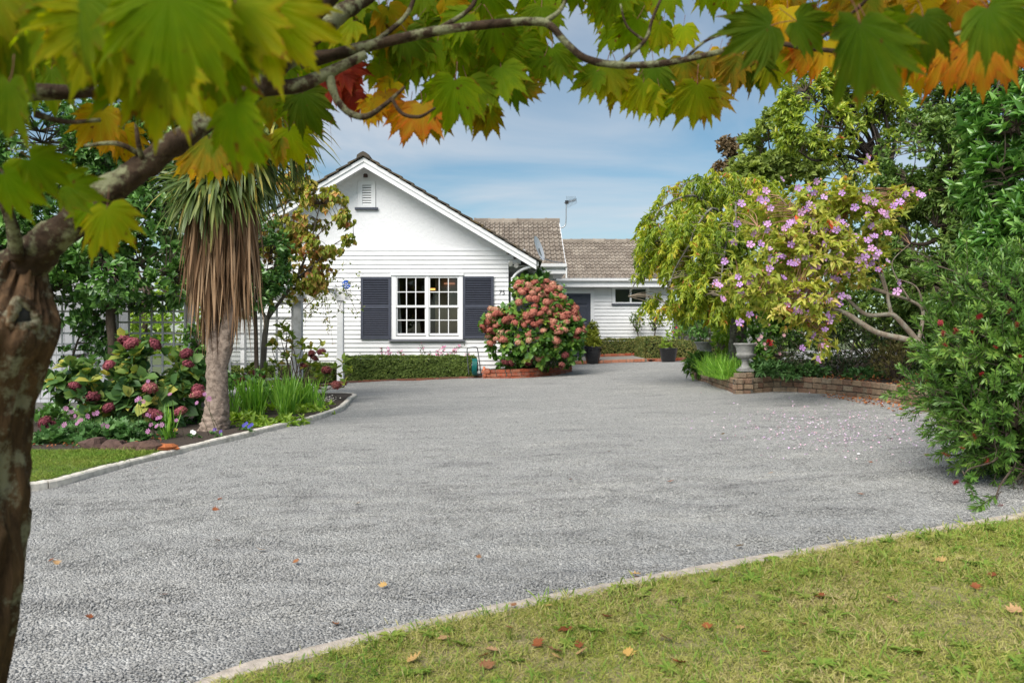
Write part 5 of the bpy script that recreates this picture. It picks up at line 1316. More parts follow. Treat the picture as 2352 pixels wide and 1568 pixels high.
# drooping sprays along hanging twigs
F = Foliage(); mb = MB()
shoots = []
bl = [blob(1640, 430, Dk + .3, 110, 38, .8), blob(1555, 510, Dk + .1, 75, 60, .8), blob(1600, 560, Dk - .6, 110, 70, .8), blob(1525, 590, Dk, 45, 80, .6), blob(1720, 520, Dk - .4, 110, 80, .9), blob(1760, 450, Dk + .3, 70, 36, .7), blob(1590, 650, Dk - .5, 70, 60, .7), blob(1660, 650, Dk - .9, 90, 70, .7), blob(1740, 640, Dk - .6, 80, 80, .7), blob(1535, 675, Dk - .1, 32, 42, .5), blob(1800, 560, Dk, 60, 80, .6)]
pts, nr = crown_points(bl, 1500, .45, .28, 1.5, 51, .66)
for p, n_ in zip(pts, nr):
    h = unit(np.array([n_[0], n_[1], 0.0]) + RNG.normal(size=3) * np.array([.35, .35, 0]))
    ln = RNG.uniform(.22, .48); k = 10
    P = [p]; d_ = unit(h * 1.0 + np.array([0, 0, .15]))
    for j in range(k):
        d_ = unit(d_ + np.array([0, 0, -.24])); P.append(P[-1] + d_ * ln / k)
    P = np.array(P)
    if RNG.random() < .35:
        v, f = tube([P[0], P[4], P[-1]], [.004, .003, .002], 3, 2, False); mb.add(v, f)
    m_ = 26; t_ = RNG.random(m_) * (k - .01); i_ = t_.astype(int); pos = P[i_] + (P[i_ + 1] - P[i_]) * (t_ - i_)[:, None]
    ax_ = unit(h * .35 + RNG.normal(size=(m_, 3)) * .38 + np.array([0, 0, -.75])); tone_ = RNG.random()
    drift = np.clip((p[0] - X(1480, Dk)) * .0 + .25, 0, 1)
    F.add(pos, ax_, h + RNG.normal(size=(m_, 3)) * .5, RNG.uniform(.085, .135, m_), RNG.uniform(.028, .040, m_), 'lance', np.clip(.15 + .6 * tone_ + RNG.normal(size=m_) * .15, 0, 1))
twigs(mb, pts, sample_path([p for p, r in cp], 8), .009, .003, .10, 3, 3)
mb.build('twigs', M_twigpale, wc)['kind'] = 'stuff'
F.build('crown', M_lf_cherry, wc)

# tibouchina with lilac flowers
tbo = thing('lilac_flowering_tree', 'spreading small tree with lilac flowers leaning over the brick wall', 'tree')
D = 10.6
tp = [([W(2190, 860, D - .4), W(2150, 820, D - .3), W(2100, 785, D - .2), W(2020, 765, D - .2), W(1975, 740, D - .2), W(1940, 718, D - .2), W(1880, 700, D - .1), W(1840, 680, D)], [.055, .05, .042, .036, .034, .030, .022, .015]),
      ([W(2150, 825, D - .3), W(2110, 785, D), W(2060, 730, D), W(2040, 722, D), W(1990, 722, D), W(1950, 690, D), W(1920, 670, D)], [.045, .04, .034, .03, .026, .02, .013]),
      ([W(2048, 724, D), W(2040, 690, D), W(2035, 672, D), W(2000, 660, D), W(1960, 640, D), W(1900, 600, D)], [.026, .023, .021, .018, .014, .009]),
      ([W(2110, 785, D), W(2120, 715, D + .1), W(2090, 690, D + .1), W(2040, 675, D), W(2010, 665, D)], [.028, .024, .02, .017, .014]),
      ([W(2035, 672, D), W(2020, 630, D), W(1990, 600, D), W(1960, 560, D + .2), W(1940, 500, D + .2)], [.018, .015, .012, .009, .006]),
      ([W(2040, 675, D), W(2020, 600, D + .1), W(2010, 540, D + .1), W(1990, 460, D + .2), W(1990, 400, D + .2)], [.014, .012, .010, .008, .005]),
      ([W(2090, 690, D), W(2060, 640, D), W(2050, 600, D), W(2090, 560, D)], [.012, .010, .008, .005]),
      ([W(1960, 640, D), W(1880, 580, D - .1), W(1800, 540, D - .1), W(1740, 520, D - .1)], [.012, .010, .008, .005]),
      ([W(1940, 718, D - .2), W(1850, 690, D - .3), W(1780, 680, D - .3), W(1700, 660, D - .2)], [.014, .011, .008, .005]),
      ([W(2120, 715, D + .1), W(2115, 680, D), W(2100, 655, D), W(2060, 640, D)], [.016, .012, .009, .006]),
      ([W(1900, 600, D), W(1830, 500, D), W(1790, 450, D)], [.009, .007, .005]), ([W(1920, 670, D), W(1900, 740, D - .2), W(1880, 790, D - .3)], [.008, .006, .004])]
tubes(tp, 'branches', bark('pale_bark', (.17, .13, .095), (.36, .30, .235), lichen=(.36, .37, .30), lam=.5), tbo, 9, 5, .07, 12)
bl = [blob(1790, 500, D, 110, 75, .7), blob(1880, 480, D + .1, 110, 65, .7), blob(1960, 510, D + .1, 90, 80, .6), blob(1760, 600, D - .1, 100, 75, .7), blob(1870, 590, D - .1, 120, 80, .7), blob(1960, 610, D, 70, 60, .5), blob(1730, 660, D - .1, 70, 50, .5), blob(1830, 680, D - .3, 90, 40, .5), blob(2040, 520, D + .1, 45, 60, .4), blob(2080, 630, D, 40, 22, .3), blob(2070, 455, D + .2, 30, 24, .25), blob(1990, 400, D + .2, 26, 36, .25), blob(1880, 795, D - .35, 34, 32, .25), blob(1780, 720, D - .2, 60, 30, .35), blob(1880, 740, D - .3, 60, 26, .3)]
pts, nr = crown_points(bl, 1500, .25, .40, 2.1, 61, .45)
F = Foliage(); rosettes(F, pts, nr, 7, .095, .038, 'lance', .35, 1.15, droop=.30, tone=.45)
mb = MB(); twigs(mb, pts, sample_path([p for p, r in tp], 8), .006, .0025, .06, 4, 2); mb.build('twigs', plain('russet_twig', (.38, .21, .13), .85, .25, 12), tbo)['kind'] = 'stuff'
F.build('foliage', M_lf_tibou, tbo)
def flower_mesh(R, petals, mat, seed, cup=.25, wide=.62):
    g = random.Random(seed); v = [(0, 0, 0)]; f = []
    for i in range(petals):
        a = 2 * pi * i / petals + g.uniform(-.1, .1); w_ = 2 * pi / petals * wide; r_ = R * g.uniform(.88, 1.08); o = len(v)
        for (rr, aa, z) in ((.45, -w_ * .55, .3), (.85, -w_ * .6, .8), (1.0, 0, 1.0), (.85, w_ * .6, .8), (.45, w_ * .55, .3)):
            v.append((r_ * rr * cos(a + aa), r_ * rr * sin(a + aa), R * cup * z * g.uniform(.6, 1.3)))
        f += [(0, o, o + 1, o + 2), (0, o + 2, o + 3, o + 4)]
    o = len(v)
    for i in range(6): v.append((R * .16 * cos(i * pi / 3), R * .16 * sin(i * pi / 3), R * .16))
    f.append(tuple(range(o, o + 6)))
    me = mesh_data('flower', v, f, mat, True); 
    return me
M_lilac = objrand('lilac_petal', [(.42, .22, .52), (.50, .28, .58), (.58, .36, .62), (.56, .28, .50)], .65, .05, 40, var=.08, spec=.2)
lil = [flower_mesh(.052, 5, M_lilac, i) for i in range(4)]
fl = [(1760, 437), (1748, 455), (1757, 462), (1723, 440), (1797, 412), (1858, 432), (1872, 418), (1871, 440), (1835, 432), (1860, 470), (1868, 478), (1852, 480), (1838, 490), (1770, 480), (1817, 512), (1810, 520), (1731, 535), (1760, 528), (1722, 560), (1745, 560), (1770, 590), (1790, 585), (1800, 592), (1780, 600), (1830, 600), (1857, 600), (1936, 512), (1940, 520), (1926, 500), (1998, 492), (2022, 490), (2034, 490), (2040, 535), (2010, 540), (2000, 545), (1990, 550), (1930, 580), (1890, 590), (1870, 590), (1850, 590), (1850, 588), (1990, 580), (2000, 570), (1985, 592), (1860, 625), (1890, 625), (1830, 640), (1840, 575), (1755, 665), (1650, 655), (1645, 650), (1660, 685), (1720, 720), (1925, 645), (2065, 650), (2060, 672), (2040, 600), (1975, 598), (2110, 445), (2095, 435), (2075, 443), (2118, 452), (1870, 690), (1890, 688), (1905, 690), (1860, 700), (1888, 685), (1935, 680), (1945, 685), (1930, 697), (1825, 716), (1835, 714), (1850, 710), (1855, 722), (1900, 722), (1908, 724), (1912, 720), (1830, 706), (1697, 740), (1878, 824), (1840, 800), (1694, 512), (1667, 597), (1700, 470), (1820, 560), (1905, 560), (1770, 620), (1800, 640), (1990, 360), (1987, 372)]
fq = pts[(pts[:, 1] < D) & (RNG.random(len(pts)) < .2)][:80]; fl += [(p[0] / p[1] * FPX + 1176, 784 - (p[2] - CZ) / p[1] * FPX) for p in fq]
for (px, py) in fl:
    dd = D - .55 + .3 * random.random(); o = put('flower', random.choice(lil), tbo); o.location = W(px + random.uniform(-3, 3), py + random.uniform(-3, 3), dd)
    o.rotation_euler = (pi / 2 + random.uniform(-.7, .5), random.uniform(-.3, .3), random.uniform(-.7, .7)); k = random.uniform(.8, 1.15); o.scale = (k, k, k)
F = Foliage(); q = W(0, 0, 1) * 0 + np.array([W(px + random.gauss(0, 12), py + random.gauss(0, 10), D - .45) for px, py in fl]); rosettes(F, q, rdir(len(q)), 5, .028, .010, 'needle', .6, .9); F.build('buds', leafmat('pink_bud', [(.42, .16, .10), (.5, .24, .17), (.45, .12, .16)], .2, .6, .2), tbo)

# olive rhododendron-like tree behind, with its bare inner branches
rt = thing('olive_tree_crown', 'tall olive-green tree with bare dark inner branches behind the lilac tree', 'tree'); rt.name = 'rhododendron_tree'
D = 15.5
rb = W(2100, 800, D); rpths = [([rb, W(2080, 600, D), W(2060, 480, D), W(2030, 380, D)], [.16, .14, .12, .09])]
for (px, py, dd) in ((1850, 210, 0), (1900, 180, .3), (1960, 200, -.2), (1820, 300, 0), (1880, 290, -.4), (1950, 300, .2), (2040, 220, 0), (2080, 260, .2), (1990, 250, -.3), (1840, 350, -.2)):
    e = W(px, py, D + dd); s0 = W(2040, 400, D); rpths.append(([s0, s0 * .55 + e * .45 + np.array([0, 0, .15]), s0 * .2 + e * .8 + RNG.normal(size=3) * .1, e], [.05, .038, .025, .012]))
for i in range(46):
    px, py = random.uniform(1900, 2060), random.uniform(340, 440); s0 = np.array(sample_path([random.choice(rpths[1:11])[0]], 6)[random.randrange(4, 15)]); e = W(px, py, D + random.uniform(-.5, .5)); rpths.append(([s0, (s0 + e) / 2 + RNG.normal(size=3) * .12, e], [.014, .009, .004]))
tubes(rpths, 'trunk', bark('dark_bark', (.025, .02, .018), (.08, .065, .055)), rt, 6, 4)
bl = [blob(1850, 220, D, 70, 55, .6), blob(1930, 200, D, 80, 50, .7), blob(1840, 310, D, 55, 50, .6), blob(1910, 290, D - .2, 80, 60, .6), blob(1980, 230, D, 60, 60, .5), blob(2060, 250, D + .1, 45, 60, .5), blob(1830, 250, D, 45, 60, .5), blob(1900, 350, D - .1, 55, 24, .4), blob(2050, 330, D, 26, 40, .3)]
pts, nr = crown_points(bl, 1250, .35, .40, 1.9, 71, .5)
F = Foliage(); rosettes(F, pts, nr, 9, .12, .040, 'lance', .5, 1.05, tone=.35)
mb = MB(); twigs(mb, pts, sample_path([p for p, r in rpths[:11]], 8), .010, .004, .05, 3, 3); mb.build('twigs', M_twig, rt)['kind'] = 'stuff'
F.build('crown', M_lf_rhodo, rt)
# distant trees
broadleaf('poplar_tree', 'distant light green tree with airy crown above the weeping cherry', 'tree',
    [blob(1760, 350, 42, 70, 60, 1.8), blob(1730, 410, 42, 70, 50, 1.8), blob(1830, 380, 42, 60, 60, 1.6), blob(1765, 285, 42, 22, 30, .7), blob(1900, 410, 42, 70, 40, 1.5), blob(1985, 430, 42, 45, 30, 1.2)],
    [([W(1780, 800, 42), W(1780, 500, 42), W(1770, 380, 42)], [.3, .2, .1])], 1500, 8, .26, .17, M_lf_far, 'diamond', gap=.48, gscale=.9, seed=81, shell=.2, twig_every=5, tr0=.03)
broadleaf('brown_conifer', 'distant brownish conifer at the left of the light green tree', 'tree',
    [blob(1672, 335, 46, 22, 22, .7), blob(1690, 320, 46, 16, 14, .5), blob(1662, 390, 46, 26, 18, .7), blob(1690, 370, 46, 18, 40, .6)], [([W(1685, 800, 46), W(1684, 500, 46), W(1682, 330, 46)], [.2, .15, .06])], 330, 8, .22, .12, M_lf_brown, 'diamond', gap=.45, gscale=1.0, seed=83, shell=.2, twig_every=3, tr0=.03)
# big evergreens on the right
broadleaf('bay_tree', 'tall dark bay tree between the lilac tree and the right edge', 'tree',
    [blob(2120, 340, 12.6, 90, 90, .9), blob(2180, 250, 12.6, 70, 90, .9), blob(2090, 440, 12.6, 80, 70, .8), blob(2180, 430, 12.3, 90, 120, .9), blob(2150, 560, 12.4, 110, 100, .9), blob(2130, 680, 12.2, 110, 80, .8), blob(2060, 600, 12.9, 70, 120, .6), blob(2240, 200, 12.4, 60, 80, .7)],
    [([W(2220, 900, 12.6), W(2215, 700, 12.6), W(2190, 500, 12.6)], [.14, .12, .09])], 3900, 9, .09, .034, M_lf_bay, 'lance', gap=.40, gscale=1.5, seed=91, shell=.35, twig_every=4)
broadleaf('laurel_tree', 'bright glossy laurel wall of leaves down the right edge', 'tree',
    [blob(2330, 300, 9.0, 75, 90, .7), blob(2300, 430, 8.9, 75, 90, .6), blob(2350, 540, 8.7, 110, 100, .7), blob(2290, 580, 8.9, 60, 70, .5), blob(2360, 680, 8.6, 110, 80, .6), blob(2400, 400, 9, 110, 200, .8), blob(2290, 230, 9.3, 50, 60, .5), blob(2450, 200, 9.2, 130, 150, .8), blob(2420, 780, 8.8, 120, 120, .6), blob(2600, 500, 9.2, 130, 220, .7), blob(2620, 760, 9, 140, 140, .6)],
    [([W(2420, 1000, 9.2), W(2415, 780, 9.2), W(2400, 560, 9.2)], [.10, .09, .07])], 3300, 9, .125, .046, M_lf_laurel, 'lance', gap=.34, gscale=1.6, seed=92, shell=.4, twig_every=4)
bushy('dark_backing_shrub', 'very dark shrubbery under the bay tree behind the lilac branches', 'shrub', [blob(2000, 700, 13.4, 110, 90, .5), blob(2120, 780, 12.6, 110, 90, .5), blob(1920, 720, 14, 70, 60, .4)], 900, 8, .10, .04, M_lf_bay, 'lance', seed=93, stem=W(2050, 890, 13), gap=.15)
# bottlebrush at right
bb = thing('bottlebrush_shrub', 'bottlebrush shrub with pine-like sprays and red brushes at the right edge', 'shrub')
D = 5.6
bl = [blob(2326, 720, D, 110, 90, .55), blob(2256, 800, D, 110, 80, .5), blob(2356, 850, D - .1, 150, 120, .6), blob(2266, 920, D - .1, 110, 80, .5), blob(2346, 1000, D - .3, 110, 90, .45), blob(2400, 900, D, 150, 200, .6), blob(2400, 700, D + .1, 120, 100, .6), blob(2286, 990, D - .3, 80, 45, .35), blob(2360, 1080, D - .4, 60, 60, .3), blob(2156, 905, D, 40, 18, .2), blob(2226, 650, D + .1, 50, 35, .3)]
bpts, bnr = crown_points(bl, 2200, .5, .20, 2.6, 95, .62)
extra = np.array([W(2215, 1090, D - .75), W(2225, 1105, D - .75), W(2288, 1150, D - .85), W(2290, 1135, D - .85), W(2085, 895, D), W(2080, 905, D), W(2150, 610, D), W(2170, 615, D)])
bpts = np.concatenate([bpts, extra]); bnr = np.concatenate([bnr, np.tile([-.4, -.4, -.3], (len(extra), 1))])
base = np.array([X(2420, D), D + .1, G(3.8, D)])
F = Foliage(); mb = MB()
ax_ = unit(bnr + np.array([0, -.1, .25]) + RNG.normal(size=bnr.shape) * .35)
for p, a in zip(bpts, ax_):
    ln = RNG.uniform(.06, .28); m_ = int(14 + 110 * ln); t_ = RNG.random(m_) ** .8
    side = unit(np.cross(np.tile(a, (m_, 1)), rdir(m_))); la = unit(a * .75 + side * (1.0 - .35 * t_)[:, None])
    F.add(p + a * (t_ * ln)[:, None], la, a + RNG.normal(size=(m_, 3)) * .2, RNG.uniform(.040, .068, m_), RNG.uniform(.010, .014, m_), 'needle', np.clip(.30 * RNG.random() + .25 * t_ + .3 * RNG.random(m_) + .05, 0, 1))
    v, f = tube([p - a * .05, p + a * ln], [.0035, .002], 3, 1, False); mb.add(v, f)
bpaths = [([base + np.array([random.uniform(-.3, .3), random.uniform(-.1, .2), 0]), base * .5 + c * .5 + RNG.normal(size=3) * .1, c, c + s * np.array([-.4, -.3, .3])], [.035, .025, .015, .007]) for c, s in bl]
bpaths += [([W(2300, 1040, D - .4), W(2280, 1060, D - .6), W(2230, 1075, D - .74), W(2215, 1088, D - .75)], [.008, .006, .005, .004]), ([W(2330, 1070, D - .5), W(2300, 1110, D - .8), W(2289, 1135, D - .85)], [.008, .006, .004])]
tubes(bpaths, 'branches', M_bark, bb, 6, 4)
twigs(mb, bpts, sample_path([p for p, r in bpaths], 8), .006, .003, .04, 3, 2)
mb.build('twigs', M_twig, bb)['kind'] = 'stuff'
F.build('foliage', M_lf_bottle, bb)
def brush_mesh(seed):
    g = np.random.default_rng(seed); F_ = []; n_ = 150; t_ = g.random(n_); d_ = g.normal(size=(n_, 3)); d_[:, 2] *= .35; d_ = d_ / np.linalg.norm(d_, axis=1, keepdims=True); v = []; f = []
    for i in range(n_):
        p = np.array([0, 0, t_[i] * .055]); s = np.cross(d_[i], [0, 0, 1.0]); s = s / (np.linalg.norm(s) + 1e-6) * .0012; o = len(v)
        v += [p + s, p - s, p + d_[i] * .026 - s, p + d_[i] * .026 + s]; f.append((o, o + 1, o + 2, o + 3))
    return mesh_data('flower_brush', v, f, M_redbrush)
M_redbrush = plain('red_filament', (.30, .010, .015), .6, .2, 30)
brs = [brush_mesh(i) for i in range(3)]
for (px, py) in ((2245, 730), (2315, 718), (2335, 750), (2200, 760), (2165, 770), (2190, 765), (2235, 765), (2175, 795), (2250, 860), (2240, 1008), (2215, 1030), (2180, 1048), (2265, 1065), (2290, 1168), (2190, 1110), (2160, 745), (2290, 800), (2345, 820)):
    o = put('flower_brush', random.choice(brs), bb); o.location = W(px, py, D - .62 if py < 1080 else D - .87); o.rotation_euler = (random.uniform(-1.2, 1.2), random.uniform(-1.2, 1.2), 0); k = random.uniform(.38, .7); o.scale = (k, k, k)
# in the raised bed
bushy('yew_bush', 'dense dark yew-like bush behind the long brick wall', 'shrub', [blob(1840, 800, 12.9, 90, 55, .45), blob(1950, 790, 12.8, 110, 70, .5), blob(2060, 800, 12.4, 80, 65, .45), blob(1900, 850, 12.7, 130, 26, .35)], 1500, 12, .05, .010, M_lf_yew, 'needle', seed=101, stem=W(1930, 870, 12.8), gap=.12, spread=.8)
bushy('heath_bush', 'brownish wispy heath bush at the right end of the brick wall', 'shrub', [blob(2060, 825, 11.2, 55, 42, .35)], 260, 12, .06, .008, M_lf_heath, 'needle', seed=102, stem=W(2060, 880, 11.2), gap=.1, up=.8)
bushy('low_ground_cover', 'low dark green ground cover spilling behind the urn', 'plant', [blob(1770, 848, 12.75, 60, 18, .25), blob(1850, 855, 12.6, 60, 14, .2), blob(1990, 862, 12.0, 60, 12, .2)], 330, 6, .085, .03, M_lf_cover, 'lance', seed=103, gap=.1, up=.8)
bushy('hellebore_clump', 'leafy clump spilling over the left end of the brick planter', 'plant', [blob(1598, 838, 15.6, 22, 22, .3), blob(1615, 830, 15.8, 26, 18, .3)], 150, 6, .12, .045, M_lf_hyd, 'lance', seed=104, gap=.05, up=.6, droop=.4)
gc = thing('grass_clump', 'tall bright green grass clump beside the stone urn', 'plant'); F = Foliage(); n_ = 900
P = np.stack([RNG.uniform(X(1630, 13.6), X(1688, 13.6), n_), RNG.uniform(12.9, 14.6, n_), np.zeros(n_)], 1); P[:, 2] = G(P[:, 0], P[:, 1]) + .2
F.ribbons(P, np.stack([RNG.normal(size=n_) * .35, RNG.normal(size=n_) * .35, np.ones(n_)], 1), RNG.uniform(.25, .5, n_), .009, 4, RNG.uniform(.3, 1.3, n_)); F.build('blades', M_lf_bright, gc)
bushy('mixed_border', 'mixed green border plants with pink blooms right of the cherry trunk', 'plant', [blob(1760, 770, 13.8, 60, 40, .4), blob(1830, 760, 14, 60, 40, .4), blob(1740, 820, 13.4, 40, 25, .3), blob(1790, 725, 14.2, 50, 40, .35)], 420, 6, .10, .05, M_lf_hyd, 'oval', seed=105, stem=W(1780, 850, 13.7), gap=.3)
bushy('yellow_border', 'yellow-green border plants left of the cherry trunk', 'plant', [blob(1655, 800, 15.5, 34, 30, .35), blob(1670, 770, 16.5, 30, 28, .4)], 160, 6, .09, .045, M_lf_lime, 'oval', seed=106, stem=W(1655, 850, 15.6), gap=.25)
for (nm, lb, bl, D_, mat_, n_, sd_) in (
    ('rose_bush', 'light green rose bush with red blooms behind the corner hedge', [blob(1555, 755, 25.6, 24, 28, .4), blob(1580, 745, 26, 30, 34, .4)], 25.6, M_lf_lime, 210, 107),
    ('camellia_bush', 'dark green camellia left of the cherry trunk', [blob(1635, 745, 19, 55, 55, .6), blob(1600, 725, 20, 40, 50, .5), blob(1680, 730, 18.5, 34, 80, .5)], 19, M_lf_evergreen, 560, 108),
    ('porch_camellia', 'dark camellia rising behind the coral hydrangea by the porch', [blob(1225, 645, 20.9, 36, 26, .3), blob(1275, 690, 20.6, 34, 36, .4), blob(1300, 780, 20.2, 36, 46, .4)], 20.8, M_lf_evergreen, 330, 109),
    ('far_hedge', 'tall dark shrubbery filling the back of the right garden', [blob(2100, 620, 16, 150, 120, .7), blob(2120, 450, 17, 130, 170, .9), blob(2250, 350, 17, 130, 200, .9), blob(1800, 640, 19, 170, 150, .9), blob(1700, 700, 20.5, 120, 90, .8), blob(1960, 560, 18, 120, 160, .9), blob(1620, 660, 22, 60, 60, .6)], 19, M_lf_bay, 3400, 110)):
    bushy(nm, lb, 'shrub', bl, n_, 7, .11 if sd_ != 107 else .07, .055 if sd_ != 107 else .035, mat_, 'oval' if sd_ < 110 else 'diamond', seed=sd_, stem=W(bl[0][0][0] / D_ * FPX + 1176, 880, D_) if sd_ != 110 else None, gap=.25)
fm = flower_mesh(.05, 9, plain('red_petal', (.45, .01, .015), .6), 3, .5)
for lb, spots_ in (('rose_bush', [(1545, 763), (1553, 752), (1568, 752)]),):
    r_ = bpy.data.objects[lb]
    for px, py in spots_: o = put('bloom', fm, r_); o.location = W(px, py, 25.0); o.rotation_euler = (1.2, 0, random.random()); o.scale = (.8, .8, .8)
dh = thing('red_dahlia', 'single deep red dahlia flower beside the stone urn', 'flower')
fm2 = flower_mesh(.075, 11, plain('crimson_petal', (.38, .008, .012), .6), 5, .6)
for dz_ in (0, .02, .035): o = put('bloom', fm2, dh); o.location = W(1766, 789, 12.9) + np.array([0, -.01, dz_ * .6]); o.rotation_euler = (1.0, 0, dz_ * 30); k = 1 - dz_ * 12; o.scale = (k, k, k)
tubes([([W(1766, 789, 12.92), W(1768, 830, 12.95), W(1768, 868, 13.0)], [.006, .007, .008])], 'stem', M_stemgreen, dh, 6, 3)
F = Foliage(); q = np.array([W(1767 + random.gauss(0, 7), 815 + random.gauss(0, 12), 12.9) for i in range(12)]); rosettes(F, q, rdir(12), 4, .1, .045, 'oval', .4, 1.1); F.build('foliage', M_lf_hyd, dh)
pkm = flower_mesh(.032, 6, plain('pale_pink_petal', (.60, .33, .36), .6), 8, .4)
bo = bpy.data.objects['mixed_border']
for px, py in ((1742, 780), (1748, 773), (1755, 790), (1775, 805), (1790, 812), (1735, 790), (1758, 800), (1800, 770), (1765, 745)):
    o = put('bloom', pkm, bo); o.location = W(px, py, 12.9 if py > 760 else 13.3); o.rotation_euler = (1.2, random.uniform(-.4, .4), 0)

# ---- left bed, low plants
nb = thing('anemone_patch', 'patch of pink anemones over lobed green leaves at the bed front', 'flowers')
D = 9.1
bl = [blob(170, 1000, D, 80, 26, .35), blob(260, 1000, D, 90, 30, .35), blob(330, 1000, D, 60, 26, .3), blob(220, 1020, D - .25, 110, 18, .25), blob(110, 1010, D - .1, 40, 14, .2)]
pts, nr = crown_points(bl, 420, .3, .15, 2.4, 121, .5)
F = Foliage(); rosettes(F, pts, nr, 4, .085, .085, 'lobed', .9, 1.1, fold=1.2, tone=.4); F.build('foliage', M_lf_cover, nb)
M_anem = objrand('anemone_petal', [(.40, .16, .32), (.48, .22, .40), (.36, .12, .26)], .65, .05, 40, var=.08, spec=.2)
an = [flower_mesh(.029, 8, M_anem, i + 60, .15, .55) for i in range(3)]; M_yel = plain('yellow_centre', (.55, .35, .03), .7)
for (px, py) in ((152, 938), (202, 955), (215, 950), (223, 948), (238, 977), (247, 978), (185, 965), (178, 972), (148, 975), (320, 915), (330, 922), (315, 918), (338, 952), (345, 955), (362, 960), (368, 958), (372, 975), (347, 975), (340, 990), (360, 978), (172, 955), (165, 945), (340, 875), (470, 905), (480, 915), (452, 925), (390, 905), (405, 965)):
    o = put('bloom', random.choice(an), nb); p = W(px, py, D - .35 + random.random() * .2); o.location = p
    o.rotation_euler = (pi / 2 + random.uniform(-.8, .2), random.uniform(-.4, .4), random.uniform(-.5, .5)); k = random.uniform(.8, 1.15); o.scale = (k, k, k)
st = []
for o in list(nb.children):
    if o.name.startswith('bloom'):
        p = np.array(o.location); st.append(([p + np.array([0, .01, 0]), p + np.array([random.uniform(-.04, .04), .1, -.15]), p + np.array([random.uniform(-.1, .1), .2, -.38])], [.002, .0025, .003]))
tubes(st, 'stems', M_stemgreen, nb, 4, 3)['kind'] = 'stuff'
def iris(name, label, pxs, d0, d1, n_, L0, L1, mat=M_lf_bright, wd=.018, dz=.05, lean=.22, droop=(.05, .7)):
    t_ = thing(name, label, 'plant'); F = Foliage(); nc = max(3, n_ // 26); ci_ = RNG.integers(0, nc, n_); d_ = RNG.uniform(d0, d1, nc)[ci_] + RNG.normal(size=n_) * .05; px = RNG.uniform(pxs[0], pxs[1], nc)[ci_] + RNG.normal(size=n_) * 5; P = np.stack([(px - 1176) / FPX * d_, d_, np.zeros(n_)], 1); P[:, 2] = G(P[:, 0], P[:, 1]) + dz
    F.ribbons(P, np.stack([RNG.normal(size=n_) * lean, RNG.normal(size=n_) * lean, np.ones(n_)], 1), L0 * .35 + (L1 - L0 * .35) * RNG.random(n_) ** .8, RNG.uniform(wd * .6, wd * 1.2, n_), 5, RNG.uniform(*droop, n_)); F.build('blades', mat, t_); return t_
iris('iris_clump', 'tall bright iris blades right beside the cabbage tree trunk', (525, 590), 10.4, 11.6, 240, .35, .62)
iris('iris_clump', 'bright iris blades in the middle of the kerbed bed', (585, 670), 10.9, 12.8, 330, .35, .62)
iris('iris_clump', 'iris blades at the arbour end of the kerbed bed', (650, 740), 11.9, 13.6, 300, .25, .5)
iris('iris_tuft', 'small upright iris tuft left of the cabbage tree', (375, 405), 8.85, 9.15, 40, .25, .45, wd=.016)
bushy('lime_border', 'lime-green leafy plants spilling along the pale kerb', 'plant', [blob(640, 972, 10.4, 70, 14, .3), blob(700, 958, 11.6, 60, 16, .35), blob(745, 945, 12.6, 34, 16, .3), blob(590, 985, 10.0, 40, 10, .25), blob(660, 945, 11.8, 90, 12, .5), blob(560, 965, 10.6, 40, 14, .4)], 620, 6, .085, .035, M_lf_lime, 'lance', seed=131, gap=.05, up=.7, droop=.3)
bushy('lilac_perennials', 'tangle of thin green stems among the arbour trellis foot', 'plant', [blob(600, 905, 14.3, 90, 26, .4), blob(680, 900, 14, 60, 26, .4)], 200, 6, .08, .03, M_lf_hyd, 'lance', seed=132, gap=.2, up=.8)
bushy('shade_ground_cover', 'dark low ground cover in the shade behind the plum hydrangea', 'plant', [blob(180, 960, 11.2, 140, 30, .5), blob(400, 960, 10.6, 80, 30, .4), blob(560, 890, 12.4, 60, 40, .4)], 420, 6, .085, .05, M_lf_evergreen, 'oval', seed=133, gap=.2, up=.8)
def pansy(name, label, spots_, col):
    t_ = thing(name, label, 'flower'); fmm = flower_mesh(.026, 5, plain(name + '_petal', col, .6), 9, .1, .8)
    for px, py in spots_:
        p = GZ(px, py + 8); p[2] += .11; o = put('bloom', fmm, t_); o.location = p; o.rotation_euler = (1.25, random.uniform(-.3, .3), random.uniform(-.4, .4))
    q = np.array([GZ(px + random.gauss(0, 5), py + 9) + np.array([0, 0, .06]) for px, py in spots_ for k in range(4)]); F = Foliage(); rosettes(F, q, rdir(len(q)) * .3 + np.array([0, 0, 1]), 5, .04, .022, 'oval', .5, 1.1); F.build('foliage', M_lf_cover, t_)
pansy('white_pansy', 'white pansy in bare soil before the cabbage tree', [(441, 1005), (446, 1008)], (.75, .75, .72))
pansy('violet_pansy', 'violet pansy in bare soil near the trunk foot', [(493, 1000), (507, 1006)], (.10, .05, .28))
pansy('blue_pansy', 'cluster of deep blue pansies by the pale kerb', [(560, 990), (566, 985), (572, 993), (578, 988)], (.04, .03, .35))
pansy('yellow_pansy', 'small yellow pansy beside the iris tuft', [(403, 1000)], (.6, .38, .02))
alys = thing('white_alyssum', 'small white alyssum flowers at the kerb end of the bed', 'flowers'); F = Foliage(); q = np.array([W(random.gauss(748, 14), random.gauss(918, 4), 13.0) for i in range(60)]); rosettes(F, q, rdir(60) * .4 + np.array([0, -.3, 1]), 5, .02, .016, 'oval', .5, 1.2); F.build('blooms', bpy.data.materials['white_petal'], alys)
